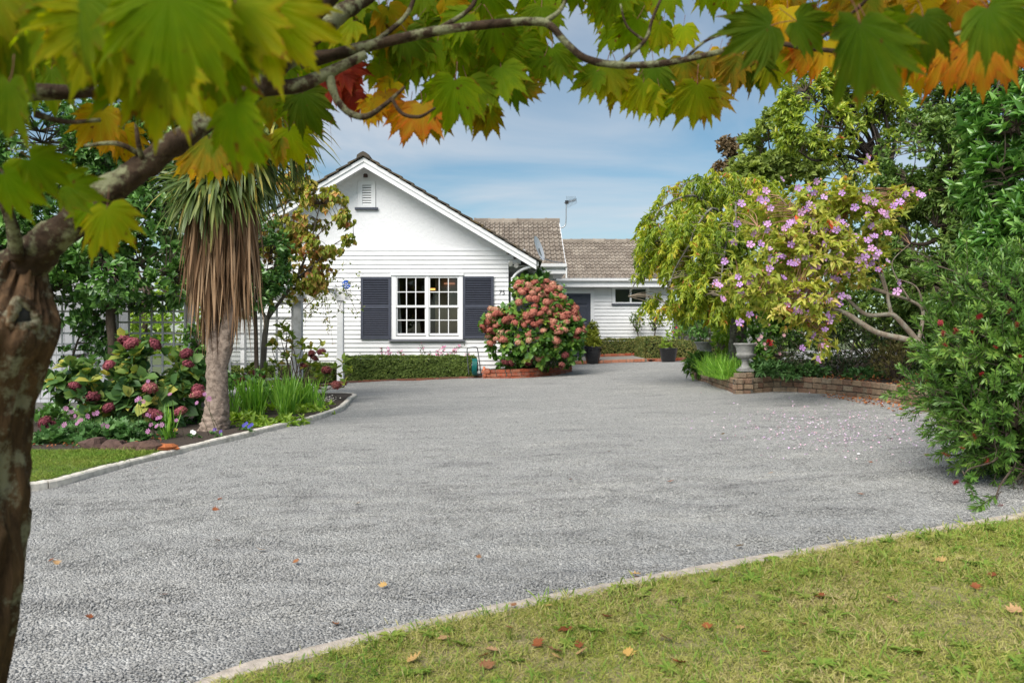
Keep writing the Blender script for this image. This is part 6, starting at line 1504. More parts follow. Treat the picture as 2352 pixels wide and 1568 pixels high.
# pink flowers behind the front hedge
pf = thing('pink_gaura', 'spindly pink gaura flowers behind the box hedge under the window', 'flowers'); D = 20.05
gp = [];  q = []
for (px, py, x0) in ((963, 802, 970), (967, 790, 975), (1005, 805, 1000), (1020, 795, 1005), (1050, 797, 1010), (1063, 790, 1015), (1030, 815, 1010), (985, 810, 985), (1040, 820, 1025), (915, 805, 930), (905, 815, 915), (890, 800, 890), (875, 800, 875), (1075, 812, 1060)):
    a = W(x0, 850, D); e = W(px, py, D - .05); P = [a, (a + e) / 2 + np.array([.04, 0, .08]), e]; gp.append((P, [.004, .003, .002])); q += sample_path([P], 12)[10:]
tubes(gp, 'stems', M_stemgreen, pf, 4, 3); q = np.array(q)
F = Foliage(); rosettes(F, q + RNG.normal(size=q.shape) * .02, rdir(len(q)), 3, .035, .02, 'oval', .2, 1.2); F.build('foliage', M_lf_heath, pf)
F = Foliage(); k = RNG.choice(len(q), 110); rosettes(F, q[k] + RNG.normal(size=(110, 3)) * .03 - np.array([0, .03, 0]), rdir(110) * .3 + np.array([0, -1, .2]), 4, .035, .022, 'oval', 0, 1.2); F.build('blooms', leafmat('gaura_petal', [(.5, .15, .26), (.58, .26, .36), (.48, .10, .30)], .2, .6, .2), pf)
# edging rocks of the left bed
M_rock = objrand('garden_rock', [(.06, .04, .03), (.12, .07, .05), (.10, .06, .05), (.34, .10, .035)], .95, .9, 30, var=.3, vscale=8)
for i, (px, py, w_, h_, lb) in enumerate(((212, 1042, .26, .13, 'dark rounded rock at the left end of the bed edging'), (258, 1045, .24, .11, 'brown rock second in the bed edging'), (302, 1047, .26, .10, 'flat brown rock in the middle of the bed edging'), (336, 1049, .24, .12, 'reddish slab leaning in the bed edging'), (375, 1046, .26, .07, 'bright orange brick-red rock at the right end of the bed edging'))):
    p = GZ(px, py); v = []; f = []; nn = 10
    for j in range(6):
        for k in range(nn):
            a = 2 * pi * k / nn; q_ = pi * j / 5; d_ = Vector((sin(q_) * cos(a), sin(q_) * sin(a), cos(q_))); s_ = 1 + .45 * noise.noise(d_ * 1.7 + Vector((i * 5, 0, 0))); v.append((d_.x * s_ * w_ * .55, d_.y * s_ * .12, d_.z * s_ * h_ * .6))
    for j in range(5):
        for k in range(nn): f.append((j * nn + k, j * nn + (k + 1) % nn, (j + 1) * nn + (k + 1) % nn, (j + 1) * nn + k))
    o = obj('edging_rock', v, f, M_rock if i < 4 else plain('orange_rock', (.36, .11, .035), .95, .3, 12, .6, 40)); o.location = (p[0], p[1] + .05, p[2] + h_ * .25 + .06); tag(o, lb, 'rock', 'rocks edging the left bed')

# the wooded edge of the neighbourhood, far behind house and garden: one mass of treetops
fw_ = []
for i in range(46):
    a = radians(-75 + 150 * i / 45 + random.uniform(-1, 1)); r_ = random.uniform(62, 72); fw_.append((np.array([sin(a) * r_, cos(a) * r_, 1.0 + random.uniform(-.4, .3)]), np.array([random.uniform(3, 5), 2.0, random.uniform(1.8, 2.9)])))
pts, nr = crown_points(fw_, 2000, .6, .1, .3, 140); F = Foliage(); rosettes(F, pts, nr, 8, .55, .35, 'diamond', .3, 1.0, tone=.5); tag(F.build('distant_wood', M_lf_far), 'low line of distant woodland on the horizon')

# ================================================================== the maple the view is framed by
mp_ = thing('maple_tree', 'foreground maple with lichened trunk and overhanging autumn branches framing the view', 'tree')
M_maplebark = bark('maple_bark', (.022, .014, .009), (.17, .10, .052), lichen=(.30, .29, .20), lam=.85, scale=(26, 26, 6), bump=1.0)
M_maplelimb = bark('maple_limb_bark', (.022, .014, .009), (.085, .056, .035), lichen=(.24, .25, .14), lam=.9, scale=(24, 24, 24), bump=1.0)
def ridged_trunk(P, R, n=120, sub=20):
    """trunk skin with long vertical bark ridges and plates"""
    P, R = catmull(P, R, sub); v = []; f = []; N = len(P)
    for i, (p, r) in enumerate(zip(P, R)):
        for k in range(n):
            a = 2 * pi * k / n; c, s_ = cos(a), sin(a); z = p[2]
            big = noise.fractal(Vector((c * 1.1, s_ * 1.1, z * 2.2)), .6, 2, 3) * .10
            rid = 1 - abs(noise.noise(Vector((c * 5.5, s_ * 5.5, z * 2.6 + .8 * noise.noise(Vector((c * 3, s_ * 3, z * 5)))))))
            fine = noise.fractal(Vector((c * 16, s_ * 16, z * 11)), .6, 2, 3)
            plate = noise.noise(Vector((c * 3.1 + 9, s_ * 3.1, z * 4.5))); plate = .006 if plate > .12 else 0
            rr = r * (1 + big) + .016 * (rid ** 2 - .6) + .0035 * fine + plate
            v.append((p[0] + c * rr, p[1] + s_ * rr, z + .006 * fine))
    for i in range(N - 1):
        for k in range(n): f.append((i * n + k, i * n + (k + 1) % n, (i + 1) * n + (k + 1) % n, (i + 1) * n + k))
    return v, f
v, f = ridged_trunk([np.array([-1.20, 1.5, -.12]), np.array([-1.18, 1.5, .05]), W(-150, 1700, 1.5), W(-140, 1568, 1.5), W(-116, 1400, 1.5), W(-106, 1200, 1.5), W(-94, 1050, 1.5), W(-68, 920, 1.5), W(-22, 800, 1.5), W(-2, 740, 1.52), W(12, 690, 1.54), W(26, 645, 1.55), W(40, 605, 1.55)],
            [.16, .135, .115, .108, .110, .107, .104, .102, .103, .100, .078, .060, .045])
obj('trunk', v, f, M_maplebark, mp_, True)
kd = unit(np.array([.80, -.60, 0.0])); kc = W(-2, 728, 1.52) + kd * .103; ku = np.array([0, 0, 1.0]); kv = np.cross(kd, ku)
ringp = [kc + (ku * cos(a) * 1.25 + kv * sin(a)) * .020 * (1 + .18 * sin(3 * a + 1)) for a in np.linspace(0, 2 * pi, 25)]
v, f = tube(ringp, .009, 12, 3, False, .5, 55); obj('healed_knot', v, f, M_maplebark, mp_, True)
v, f = tube([kc - kd * .02, kc + kd * .001, kc + kd * .004], [.019, .017, .006], 14, 1, True, .2, 60); obj('knot_hollow_shade', v, f, M_dark, mp_, True)  # no opening: flush dark plug, the shade of a hollow put into its colour
limbs = [
 ([W(-150, 760, 1.62), W(-40, 665, 1.58), W(60, 598, 1.54), W(150, 525, 1.52), W(240, 448, 1.52), W(340, 375, 1.54), W(440, 300, 1.56), W(530, 240, 1.6), W(600, 190, 1.64), W(670, 120, 1.7), W(760, 50, 1.78), W(860, -25, 1.86), W(950, -110, 1.95)], [.046, .044, .038, .029, .027, .024, .022, .022, .025, .022, .020, .018, .016]),
 ([W(590, 200, 1.64), W(630, 130, 1.62), W(690, 60, 1.62), W(760, -20, 1.64), W(850, -120, 1.7)], [.024, .026, .024, .022, .02]),
 ([W(690, 140, 1.72), W(760, 128, 1.72), W(850, 105, 1.72), W(1000, 72, 1.72), W(1130, 56, 1.7), W(1225, 50, 1.7), W(1262, 58, 1.7), W(1300, 98, 1.7), W(1345, 135, 1.7), W(1420, 150, 1.7), W(1500, 148, 1.7), W(1570, 138, 1.68), W(1660, 118, 1.65), W(1760, 98, 1.6), W(1860, 112, 1.5), W(1990, 122, 1.4), W(2100, 112, 1.35), W(2240, 64, 1.3), W(2420, 10, 1.25)], [.018, .013, .0115, .0105, .0095, .0085, .008, .0078, .0078, .0075, .0075, .0065, .0058, .005, .0045, .004, .004, .0035, .003]),
 ([W(600, 205, 1.64), W(690, 195, 1.66), W(760, 165, 1.68), W(840, 125, 1.7)], [.016, .015, .012, .009]),
 ([W(755, 172, 1.68), W(772, 225, 1.68), W(800, 258, 1.68), W(840, 268, 1.68), W(885, 240, 1.68), W(930, 200, 1.7)], [.011, .0085, .0075, .0065, .005, .003]),
 ([W(900, 228, 1.68), W(925, 262, 1.68), W(965, 268, 1.68), W(1000, 248, 1.68)], [.004, .0038, .0035, .0025]),
 ([W(-120, 250, 1.25), W(-20, 215, 1.25), W(80, 212, 1.27), W(180, 212, 1.3), W(280, 205, 1.35)], [.02, .017, .014, .011, .008]),
 ([W(40, 595, 1.5), W(28, 520, 1.46), W(0, 440, 1.42), W(-40, 380, 1.4)], [.014, .011, .009, .007]),
 ([W(330, 378, 1.53), W(318, 330, 1.5), W(312, 285, 1.5)], [.006, .005, .003]), ([W(330, 360, 1.53), W(270, 330, 1.5), W(195, 335, 1.5)], [.006, .0045, .003]),
 ([W(80, 262, 1.28), W(150, 280, 1.3), W(230, 276, 1.3)], [.006, .004, .003]), ([W(1250, 52, 1.7), W(1290, 20, 1.7), W(1310, -40, 1.7)], [.006, .005, .004]),
 ([W(1420, 148, 1.7), W(1480, 95, 1.72), W(1500, 40, 1.72), W(1530, -30, 1.74)], [.0045, .004, .0035, .003]), ([W(1480, 95, 1.72), W(1440, 60, 1.72), W(1425, 10, 1.72)], [.003, .0025, .002]),
 ([W(1570, 138, 1.68), W(1620, 95, 1.68), W(1680, 70, 1.68), W(1730, 20, 1.66)], [.0035, .003, .0025, .002]), ([W(1000, 72, 1.72), W(1080, 20, 1.72), W(1100, -40, 1.72)], [.006, .005, .004]),
 ([W(1860, 112, 1.5), W(1920, 60, 1.45), W(1980, 10, 1.42), W(2020, -40, 1.4)], [.0035, .003, .003, .0025]), ([W(850, 105, 1.72), W(930, 40, 1.74), W(960, -30, 1.76)], [.006, .005, .004]), ([W(0, 215, 1.25), W(40, 120, 1.2), W(120, 20, 1.15), W(180, -60, 1.1)], [.01, .008, .006, .005]),
 ([W(180, 212, 1.3), W(300, 110, 1.1), W(400, 10, .95), W(460, -80, .85)], [.009, .007, .005, .004])]
for i, (P, R) in enumerate(limbs):
    v, f = tube(P, R, 28 if i < 2 else 9, 12 if i < 2 else 7, True, .24 if i < 2 else .12, 26); obj('branch' if R[0] > .012 else 'twig', v, f, M_maplelimb, mp_, True)
def maple_leaf(seed):
    """a fan of nine toothed lobes hanging point-down in the x-z plane, with its stalk"""
    g = random.Random(seed); n = 7; step = radians(31); A = [(k - 3) * step * g.uniform(.95, 1.05) for k in range(n)]
    Rk = [.72, .84, .95, 1.0, .95, .84, .72]; out = [(-radians(140), .22), (-radians(122), .46)]
    for k in range(n):
        a, r = A[k] + g.uniform(-.03, .03), Rk[k] * g.uniform(.93, 1.07)
        if k: out.append((a - .50 * step, r * g.uniform(.70, .78)))
        for da, rr in ((-.42, .80), (-.36, .78), (-.31, .86), (-.24, .845), (-.18, .95), (-.11, .93), (0, 1.13), (.11, .93), (.18, .95), (.24, .845), (.31, .86), (.36, .78), (.42, .80)): out.append((a + da * step, r * rr))
    out += [(radians(122), .46), (radians(140), .22)]
    v = [(0, 0, 0)]; lp = [(0, 0, 0)]; f = []; m = len(out); curl = g.uniform(-.7, 1.1); cup = g.uniform(-.2, .4); sag = g.uniform(.0, .3); tw = g.uniform(-.2, .2)
    for fr in (.34, .68, 1.0):
        for (a, r) in out:
            q = r * fr; x, z = q * sin(a), -q * cos(a)
            y = -cup * x * x + sag * max(0, -z) ** 2 + tw * x * z + .012 * cos(a / step * 2 * pi) * q + .05 * g.uniform(-1, 1) * fr * fr + curl * max(0, q - .6) ** 2
            v.append((x * (1 - .16 * abs(x)), y, z - .50 * abs(x) ** 1.6)); lp.append((x, -z, fr))
    for i in range(m - 1): f.append((0, 1 + i + 1, 1 + i))
    for j in range(2):
        for i in range(m - 1): a = 1 + j * m + i; f.append((a, a + 1, a + 1 + m, a + m))
    nl = len(f); o = len(v); P, R = catmull([np.array([0, 0, 0]), np.array([g.uniform(-.05, .05), .06, .22]), np.array([g.uniform(-.15, .15), .10, .50])], [.011, .009, .010], 3)
    tv, tf = tube(P, R, 4, 1, True); v += [tuple(p) for p in tv]; lp += [(0, 0, 0)] * len(tv); f += [tuple(i + o for i in q) for q in tf]
    return v, f, lp, nl
def maple_mat(name, c0, c1, cv, trans=.68, spot=.3):
    m, n, l, b = new_mat(name)
    at = n.new('ShaderNodeAttribute'); at.attribute_name = 'lp'; se = n.new('ShaderNodeSeparateXYZ'); l.new(at.outputs['Vector'], se.inputs[0])
    oi = n.new('ShaderNodeObjectInfo'); tcn = n.new('ShaderNodeTexCoord')
    no = n.new('ShaderNodeTexNoise'); no.inputs['Scale'].default_value = 3.5; no.inputs['Detail'].default_value = 6; no.noise_dimensions = '4D'; l.new(tcn.outputs['Object'], no.inputs['Vector'])
    mw = n.new('ShaderNodeMath'); mw.operation = 'MULTIPLY'; mw.inputs[1].default_value = 30; l.new(oi.outputs['Random'], mw.inputs[0]); l.new(mw.outputs[0], no.inputs['W'])
    e = n.new('ShaderNodeMath'); e.operation = 'MULTIPLY_ADD'; e.inputs[1].default_value = 1.6; l.new(no.outputs['Fac'], e.inputs[0])
    e0 = n.new('ShaderNodeMath'); e0.operation = 'MULTIPLY_ADD'; e0.inputs[1].default_value = .75; e0.inputs[2].default_value = -.95; l.new(se.outputs[2], e0.inputs[0]); l.new(e0.outputs[0], e.inputs[2])
    e.use_clamp = True
    r = ramp(n, [(.0, c0), (.45, tuple((a + b_) / 2 for a, b_ in zip(c0, c1))), (.85, c1)]); l.new(e.outputs[0], r.inputs['Fac'])
    hs = n.new('ShaderNodeHueSaturation'); mv = n.new('ShaderNodeMath'); mv.operation = 'MULTIPLY_ADD'; mv.inputs[1].default_value = .5; mv.inputs[2].default_value = .78; l.new(oi.outputs['Random'], mv.inputs[0]); l.new(mv.outputs[0], hs.inputs['Value']); l.new(r.outputs['Color'], hs.inputs['Color'])
    # veins run from the stalk to every lobe tip
    an_ = n.new('ShaderNodeMath'); an_.operation = 'ARCTAN2'; l.new(se.outputs[0], an_.inputs[0]); l.new(se.outputs[1], an_.inputs[1])
    dv_ = n.new('ShaderNodeMath'); dv_.operation = 'DIVIDE'; dv_.inputs[1].default_value = radians(31); l.new(an_.outputs[0], dv_.inputs[0])
    rd = n.new('ShaderNodeMath'); rd.operation = 'ROUND'; l.new(dv_.outputs[0], rd.inputs[0]); sb_ = n.new('ShaderNodeMath'); sb_.operation = 'SUBTRACT'; l.new(dv_.outputs[0], sb_.inputs[0]); l.new(rd.outputs[0], sb_.inputs[1])
    ab = n.new('ShaderNodeMath'); ab.operation = 'ABSOLUTE'; l.new(sb_.outputs[0], ab.inputs[0])
    ln_ = n.new('ShaderNodeVectorMath'); ln_.operation = 'LENGTH'; cb = n.new('ShaderNodeCombineXYZ'); l.new(se.outputs[0], cb.inputs[0]); l.new(se.outputs[1], cb.inputs[1]); l.new(cb.outputs[0], ln_.inputs[0])
    ml = n.new('ShaderNodeMath'); ml.operation = 'MULTIPLY'; l.new(ab.outputs[0], ml.inputs[0]); l.new(ln_.outputs['Value'], ml.inputs[1])
    vr = ramp(n, [(.008, (.32, .32, .32)), (.022, (0, 0, 0))]); l.new(ml.outputs[0], vr.inputs['Fac'])
    mx = n.new('ShaderNodeMixRGB'); mx.inputs['Color2'].default_value = (*cv, 1); l.new(vr.outputs['Color'], mx.inputs['Fac']); l.new(hs.outputs[0], mx.inputs['Color1'])
    # brown blotches
    n2 = n.new('ShaderNodeTexNoise'); n2.inputs['Scale'].default_value = 5; n2.inputs['Detail'].default_value = 4; n2.noise_dimensions = '4D'; l.new(tcn.outputs['Object'], n2.inputs['Vector']); l.new(mw.outputs[0], n2.inputs['W'])
    r2 = ramp(n, [(.66, (0, 0, 0)), (.70, (spot * 3,) * 3)]); l.new(n2.outputs['Fac'], r2.inputs['Fac'])
    m2 = n.new('ShaderNodeMixRGB'); m2.inputs['Color2'].default_value = (.13, .05, .015, 1); l.new(r2.outputs['Color'], m2.inputs['Fac']); l.new(mx.outputs[0], m2.inputs['Color1'])
    ed = n.new('ShaderNodeMath'); ed.operation = 'MULTIPLY_ADD'; ed.inputs[1].default_value = .55; l.new(n2.outputs['Fac'], ed.inputs[0]); l.new(se.outputs[2], ed.inputs[2])
    r3 = ramp(n, [(.0, (0, 0, 0)), (1.0, (0, 0, 0))]); r3.color_ramp.elements[0].position = .86; r3.color_ramp.elements[1].position = .98; r3.color_ramp.elements[1].color = (.75, .75, .75, 1)
    es = n.new('ShaderNodeMath'); es.operation = 'SUBTRACT'; es.inputs[1].default_value = .36; l.new(ed.outputs[0], es.inputs[0]); l.new(es.outputs[0], r3.inputs['Fac'])
    m3 = n.new('ShaderNodeMixRGB'); m3.inputs['Color2'].default_value = (.24, .10, .02, 1); l.new(r3.outputs['Color'], m3.inputs['Fac']); l.new(m2.outputs[0], m3.inputs['Color1']); m2 = m3
    l.new(m2.outputs[0], b.inputs['Base Color']); b.inputs['Roughness'].default_value = .6; b.inputs['Specular IOR Level'].default_value = .05
    tr = n.new('ShaderNodeBsdfTranslucent'); h2 = n.new('ShaderNodeHueSaturation'); h2.inputs['Saturation'].default_value = 1.08; h2.inputs['Value'].default_value = 1.5; l.new(m2.outputs[0], h2.inputs['Color']); l.new(h2.outputs[0], tr.inputs['Color'])
    ms = n.new('ShaderNodeMixShader'); ms.inputs[0].default_value = trans; l.new(b.outputs[0], ms.inputs[1]); l.new(tr.outputs[0], ms.inputs[2]); l.new(ms.outputs[0], n['Material Output'].inputs['Surface'])
    return m
MC = {'g': maple_mat('maple_green', (.12, .205, .008), (.20, .25, .010), (.20, .27, .03)), 'd': maple_mat('maple_dark_green', (.065, .12, .008), (.11, .15, .010), (.11, .16, .03), .55),
      'l': maple_mat('maple_lime', (.23, .30, .010), (.38, .33, .015), (.32, .36, .04)), 'm': maple_mat('maple_turning', (.13, .165, .014), (.36, .19, .02), (.22, .20, .03), .62, .33),
      'y': maple_mat('maple_yellow', (.42, .33, .015), (.52, .24, .015), (.45, .36, .05), .62, .3), 'o': maple_mat('maple_orange', (.40, .26, .02), (.50, .12, .02), (.42, .26, .05), .62, .33), 'r': maple_mat('maple_red', (.16, .02, .015), (.28, .035, .015), (.2, .05, .02), .4)}
LV = {}
def leaf_data(cls, k):
    if (cls, k) not in LV:
        v, f, lp, nl = maple_leaf(200 + k); me = mesh_data('leaf', v, f, MC[cls], True); me.materials.append(M_twigred)
        a = me.attributes.new('lp', 'FLOAT_VECTOR', 'POINT'); a.data.foreach_set('vector', np.array(lp, np.float32).ravel())
        mi = np.zeros(len(f), np.int32); mi[nl:] = 1; me.polygons.foreach_set('material_index', mi); LV[(cls, k)] = me
    return LV[(cls, k)]
M_twigred = plain('leaf_stalk', (.16, .06, .03), .7)
def hang(px, py, L, ang, cls, d=None, yaw=None, pitch=None):
    L = L * .88; d = d or min(2.0, FPX * .098 / L); o = put('leaf', leaf_data(cls, random.randrange(7)), mp_)
    s = L * d / FPX; o.scale = (s * random.uniform(.9, 1.12), s, s); o.location = W(px, py, d)
    yaw = random.uniform(-.75, .75) if yaw is None else yaw; pitch = random.uniform(-.55, .45) if pitch is None else pitch
    o.rotation_euler = (Matrix.Rotation(yaw, 3, 'Z') @ Matrix.Rotation(-radians(ang), 3, 'Y') @ Matrix.Rotation(pitch, 3, 'X')).to_euler()
HAND = [  # stalk end x, y, length, swing from plumb, colour (and distance)
 (390, -10, 255, 4, 'g', .68), (250, 40, 210, -24, 'l', .76), (540, 10, 200, 16, 'l', .84), (330, 110, 190, -6, 'g', .8), (440, 130, 180, 10, 'l', .86), (180, -10, 220, -15, 'g', .75), (600, 10, 210, 40, 'l', .85), (510, 110, 170, 16, 'g', .85), (60, 30, 200, -25, 'g', .85), (380, 150, 180, -8, 'l', .8), (20, 190, 150, -10, 'g', .8), (540, 240, 150, 20, 'g', .85),
 (70, 365, 110, 55, 'g', .9), (10, 400, 120, 50, 'g', .95), (150, 425, 100, 70, 'g', 1.0), (245, 480, 125, 12, 'l', 1.05), (215, 470, 90, -25, 'g', 1.1),
 (235, 255, 105, -10, 'y'), (285, 300, 85, 15, 'y'), (265, 300, 70, -30, 'y'), (480, 320, 110, -12, 'm'), (505, 330, 95, 14, 'l'), (460, 340, 90, -25, 'y'), (560, 280, 120, 10, 'g', 1.0), (540, 330, 90, 30, 'm'), (665, 300, 95, 18, 'l'), (640, 320, 70, -20, 'm'), (615, 222, 85, -5, 'm'), (695, 215, 105, 22, 'd'), (680, 230, 70, -20, 'g'), (590, 40, 60, 0, 'y'), (610, 60, 55, 30, 'y'), (590, 100, 70, 20, 'o'),
 (785, 175, 80, 10, 'r'), (795, 150, 70, 40, 'r'), (760, 195, 65, -30, 'r'), (812, 215, 60, 0, 'r'), (860, 225, 60, -10, 'y'), (885, 215, 70, 10, 'o'), (845, 250, 50, 25, 'y'), (905, 190, 60, -30, 'y'), (870, 150, 60, 0, 'l'), (940, 245, 85, -4, 'o'), (968, 240, 105, 8, 'o'), (985, 250, 80, 22, 'm'), (1045, 185, 115, -4, 'g'), (1020, 200, 95, -28, 'g'), (1075, 190, 105, 24, 'g'), (1150, 155, 105, 16, 'g'), (1120, 165, 95, -10, 'g'), (1118, 245, 80, 4, 'm'), (1100, 240, 60, -22, 'm'), (1175, 190, 70, 40, 'd'), (1005, 95, 100, -12, 'g'), (960, 105, 100, -30, 'g'), (1060, 100, 95, 8, 'g'), (1140, 100, 105, 20, 'g'), (1190, 100, 80, 40, 'g'), (1090, 110, 80, 0, 'y'),
 (1208, 200, 48, 70, 'm'), (1268, 112, 92, 0, 'g'), (1250, 130, 75, -28, 'g'), (1290, 130, 70, 24, 'g'), (1392, 150, 98, -8, 'l'), (1370, 165, 75, -35, 'g'), (1415, 160, 95, 14, 'm'), (1500, 152, 90, 14, 'd'), (1478, 190, 92, -6, 'l'), (1515, 200, 88, 18, 'l'), (1460, 190, 80, -24, 'l'), (1602, 195, 105, 4, 'l'), (1585, 210, 80, -22, 'g'), (1622, 205, 85, 24, 'm'), (1705, 125, 100, -2, 'm'), (1680, 130, 90, -22, 'm'), (1730, 130, 90, 16, 'd'), (1775, 128, 90, 10, 'l'), (1620, 130, 70, -20, 'm'), (1655, 115, 60, 0, 'y'), (1570, 140, 70, -10, 'm'),
 (1855, 108, 85, -14, 'o'), (1835, 95, 80, -30, 'y'), (1900, 95, 90, 10, 'y'), (1770, 60, 130, -60, 'd', 1.35), (1830, 50, 110, 60, 'd', 1.4), (1975, 55, 210, 8, 'd', .95), (2000, 70, 150, 30, 'g', 1.1), (2060, 100, 125, 6, 'o'), (2085, 110, 110, 18, 'y'), (2040, 90, 120, -12, 'y'), (2120, 40, 130, 14, 'd', 1.15), (2080, 50, 110, -40, 'd', 1.2), (2185, 100, 120, 2, 'o'), (2160, 110, 100, -18, 'y'), (2215, 110, 95, 18, 'l'), (2255, 80, 135, 4, 'o'), (2285, 90, 120, 14, 'o'), (2235, 90, 110, -10, 'm'), (2270, 20, 150, 25, 'd', 1.1), (2330, 60, 100, 10, 'o'), (2350, 50, 110, -15, 'o'), (2310, 10, 110, 60, 'o'), (2200, 10, 110, 0, 'o'), (2140, 0, 110, -15, 'y'), (2000, 0, 110, -20, 'm'), (1940, 10, 90, -20, 'y'), (1880, 20, 90, 0, 'm')]
for h in HAND: hang(*h[:5], d=h[5] if len(h) > 5 else None, yaw=random.uniform(-.45, .45), pitch=random.uniform(-.3, .3))
def fill(n, x0, x1, y0, y1, l0, l1, cl, d0=1.9, d1=2.3):
    for i in range(n): hang(random.uniform(x0, x1), random.uniform(y0, y1), random.uniform(l0, l1), random.gauss(0, 30), random.choice(cl), random.uniform(d0, d1))
fill(15, -60, 560, -130, 60, 140, 210, 'gggld', .8, 1.1)
fill(22, -60, 560, -60, 190, 85, 120, 'ggggl', 1.7, 2.1)
fill(34, 560, 1250, -110, 60, 80, 108, 'gggggldy')
fill(22, 600, 960, 20, 150, 70, 98, 'ggggld')
fill(16, 950, 1220, 20, 120, 75, 100, 'gggld')
fill(18, 1230, 1680, -110, 15, 75, 100, 'gggl')
fill(8, 1270, 1640, 10, 90, 62, 82, 'ggl')
fill(16, 1680, 2020, -110, 30, 78, 105, 'glmmy')
fill(24, 2000, 2400, -120, 40, 80, 108, 'ooymm')

# ================================================================== loose stones, grass, fallen leaves
def ico():
    t = (1 + 5 ** .5) / 2; v = np.array([(-1,t,0),(1,t,0),(-1,-t,0),(1,-t,0),(0,-1,t),(0,1,t),(0,-1,-t),(0,1,-t),(t,0,-1),(t,0,1),(-t,0,-1),(-t,0,1)], float); v /= np.linalg.norm(v[0])
    f = np.array([(0,11,5),(0,5,1),(0,1,7),(0,7,10),(0,10,11),(1,5,9),(5,11,4),(11,10,2),(10,7,6),(7,1,8),(3,9,4),(3,4,2),(3,2,6),(3,6,8),(3,8,9),(4,9,5),(2,4,11),(6,2,10),(8,6,7),(9,8,1)]); return v, f
M_stone = objrand('gravel_stone', [(0, (.23, .229, .227)), (.35, (.30, .297, .29)), (.65, (.355, .35, .34)), (.92, (.41, .404, .39)), (1, (.50, .49, .47))], .9, .4, 220, var=.12, vscale=60, spec=.25)
def streaks(m):
    n, l = m.node_tree.nodes, m.node_tree.links; b = n['Principled BSDF']; src = b.inputs['Base Color'].links[0].from_socket; geo = n.new('ShaderNodeNewGeometry')
    mp = n.new('ShaderNodeMapping'); mp.inputs['Rotation'].default_value = (0, 0, 0.5); mp.inputs['Scale'].default_value = (0.8, 2.6, 1); l.new(geo.outputs['Position'], mp.inputs['Vector'])
    n1 = n.new('ShaderNodeTexNoise'); n1.inputs['Scale'].default_value = 1.3; n1.inputs['Detail'].default_value = 8; n1.inputs['Roughness'].default_value = .68; l.new(mp.outputs[0], n1.inputs['Vector'])
    r1 = ramp(n, [(.28, (.52, .52, .53)), (.42, (.92, .92, .915)), (.55, (1.0, 1.0, .99)), (.75, (1.2, 1.19, 1.15))]); l.new(n1.outputs['Fac'], r1.inputs['Fac'])
    mx = n.new('ShaderNodeMixRGB'); mx.blend_type = 'MULTIPLY'; mx.inputs['Fac'].default_value = 1; l.new(src, mx.inputs['Color1']); l.new(r1.outputs['Color'], mx.inputs['Color2']); l.new(mx.outputs[0], b.inputs['Base Color'])
streaks(M_stone); ripple_shade(M_stone)
protos = []
for i in range(7):
    v, f = ico(); g = np.random.default_rng(i + 5); s = np.array([g.uniform(.8, 1.25), g.uniform(.55, .9), g.uniform(.42, .7)]); v = v * s * (1 + g.normal(size=(12, 1)) * .14); protos.append(mesh_data('stone', v * .5, f, M_stone, False))
P = []
for (y0, y1, rho) in ((1.6, 4.2, 5200), (4.2, 6.0, 3600), (6.0, 8.0, 1500), (8.0, 10.0, 500)):
    w0 = .70 * y1 + .4; n_ = int((y1 - y0) * 2 * w0 * rho); q = np.stack([RNG.uniform(-w0, w0, n_), RNG.uniform(y0, y1, n_)], 1); P.append(q)
P = np.concatenate(P)
LAWNK = [tuple(p) for p in NEAR_KERB] + [(9, 6.3), (9, -4), (-5, -4), (-5, 1.2)]
LBK = [tuple(p) for p in off(LEFT_KERB, .0)] + [(-16, 16.5), (-16, 4.5)]
P = P[~poly_in(P, LAWNK) & ~poly_in(P, LBK)]
CV = [tuple(p) for p in curve] + [(14, 7), (14, 20), (4.5, 20)]
P = P[~poly_in(P, CV)]
zz = np.array([G(x, y) + GH(x, y) for x, y in P]); n_ = len(P)
sc_ = RNG.uniform(.007, .0145, n_) * (1 + .5 * (RNG.random(n_) < .06))
scatter('gravel_stones', np.c_[P, zz + sc_ * .12], np.stack([RNG.normal(size=n_) * .35, RNG.normal(size=n_) * .35, RNG.uniform(0, 6.28, n_)], 1), sc_, RNG.integers(0, 7, n_), protos)
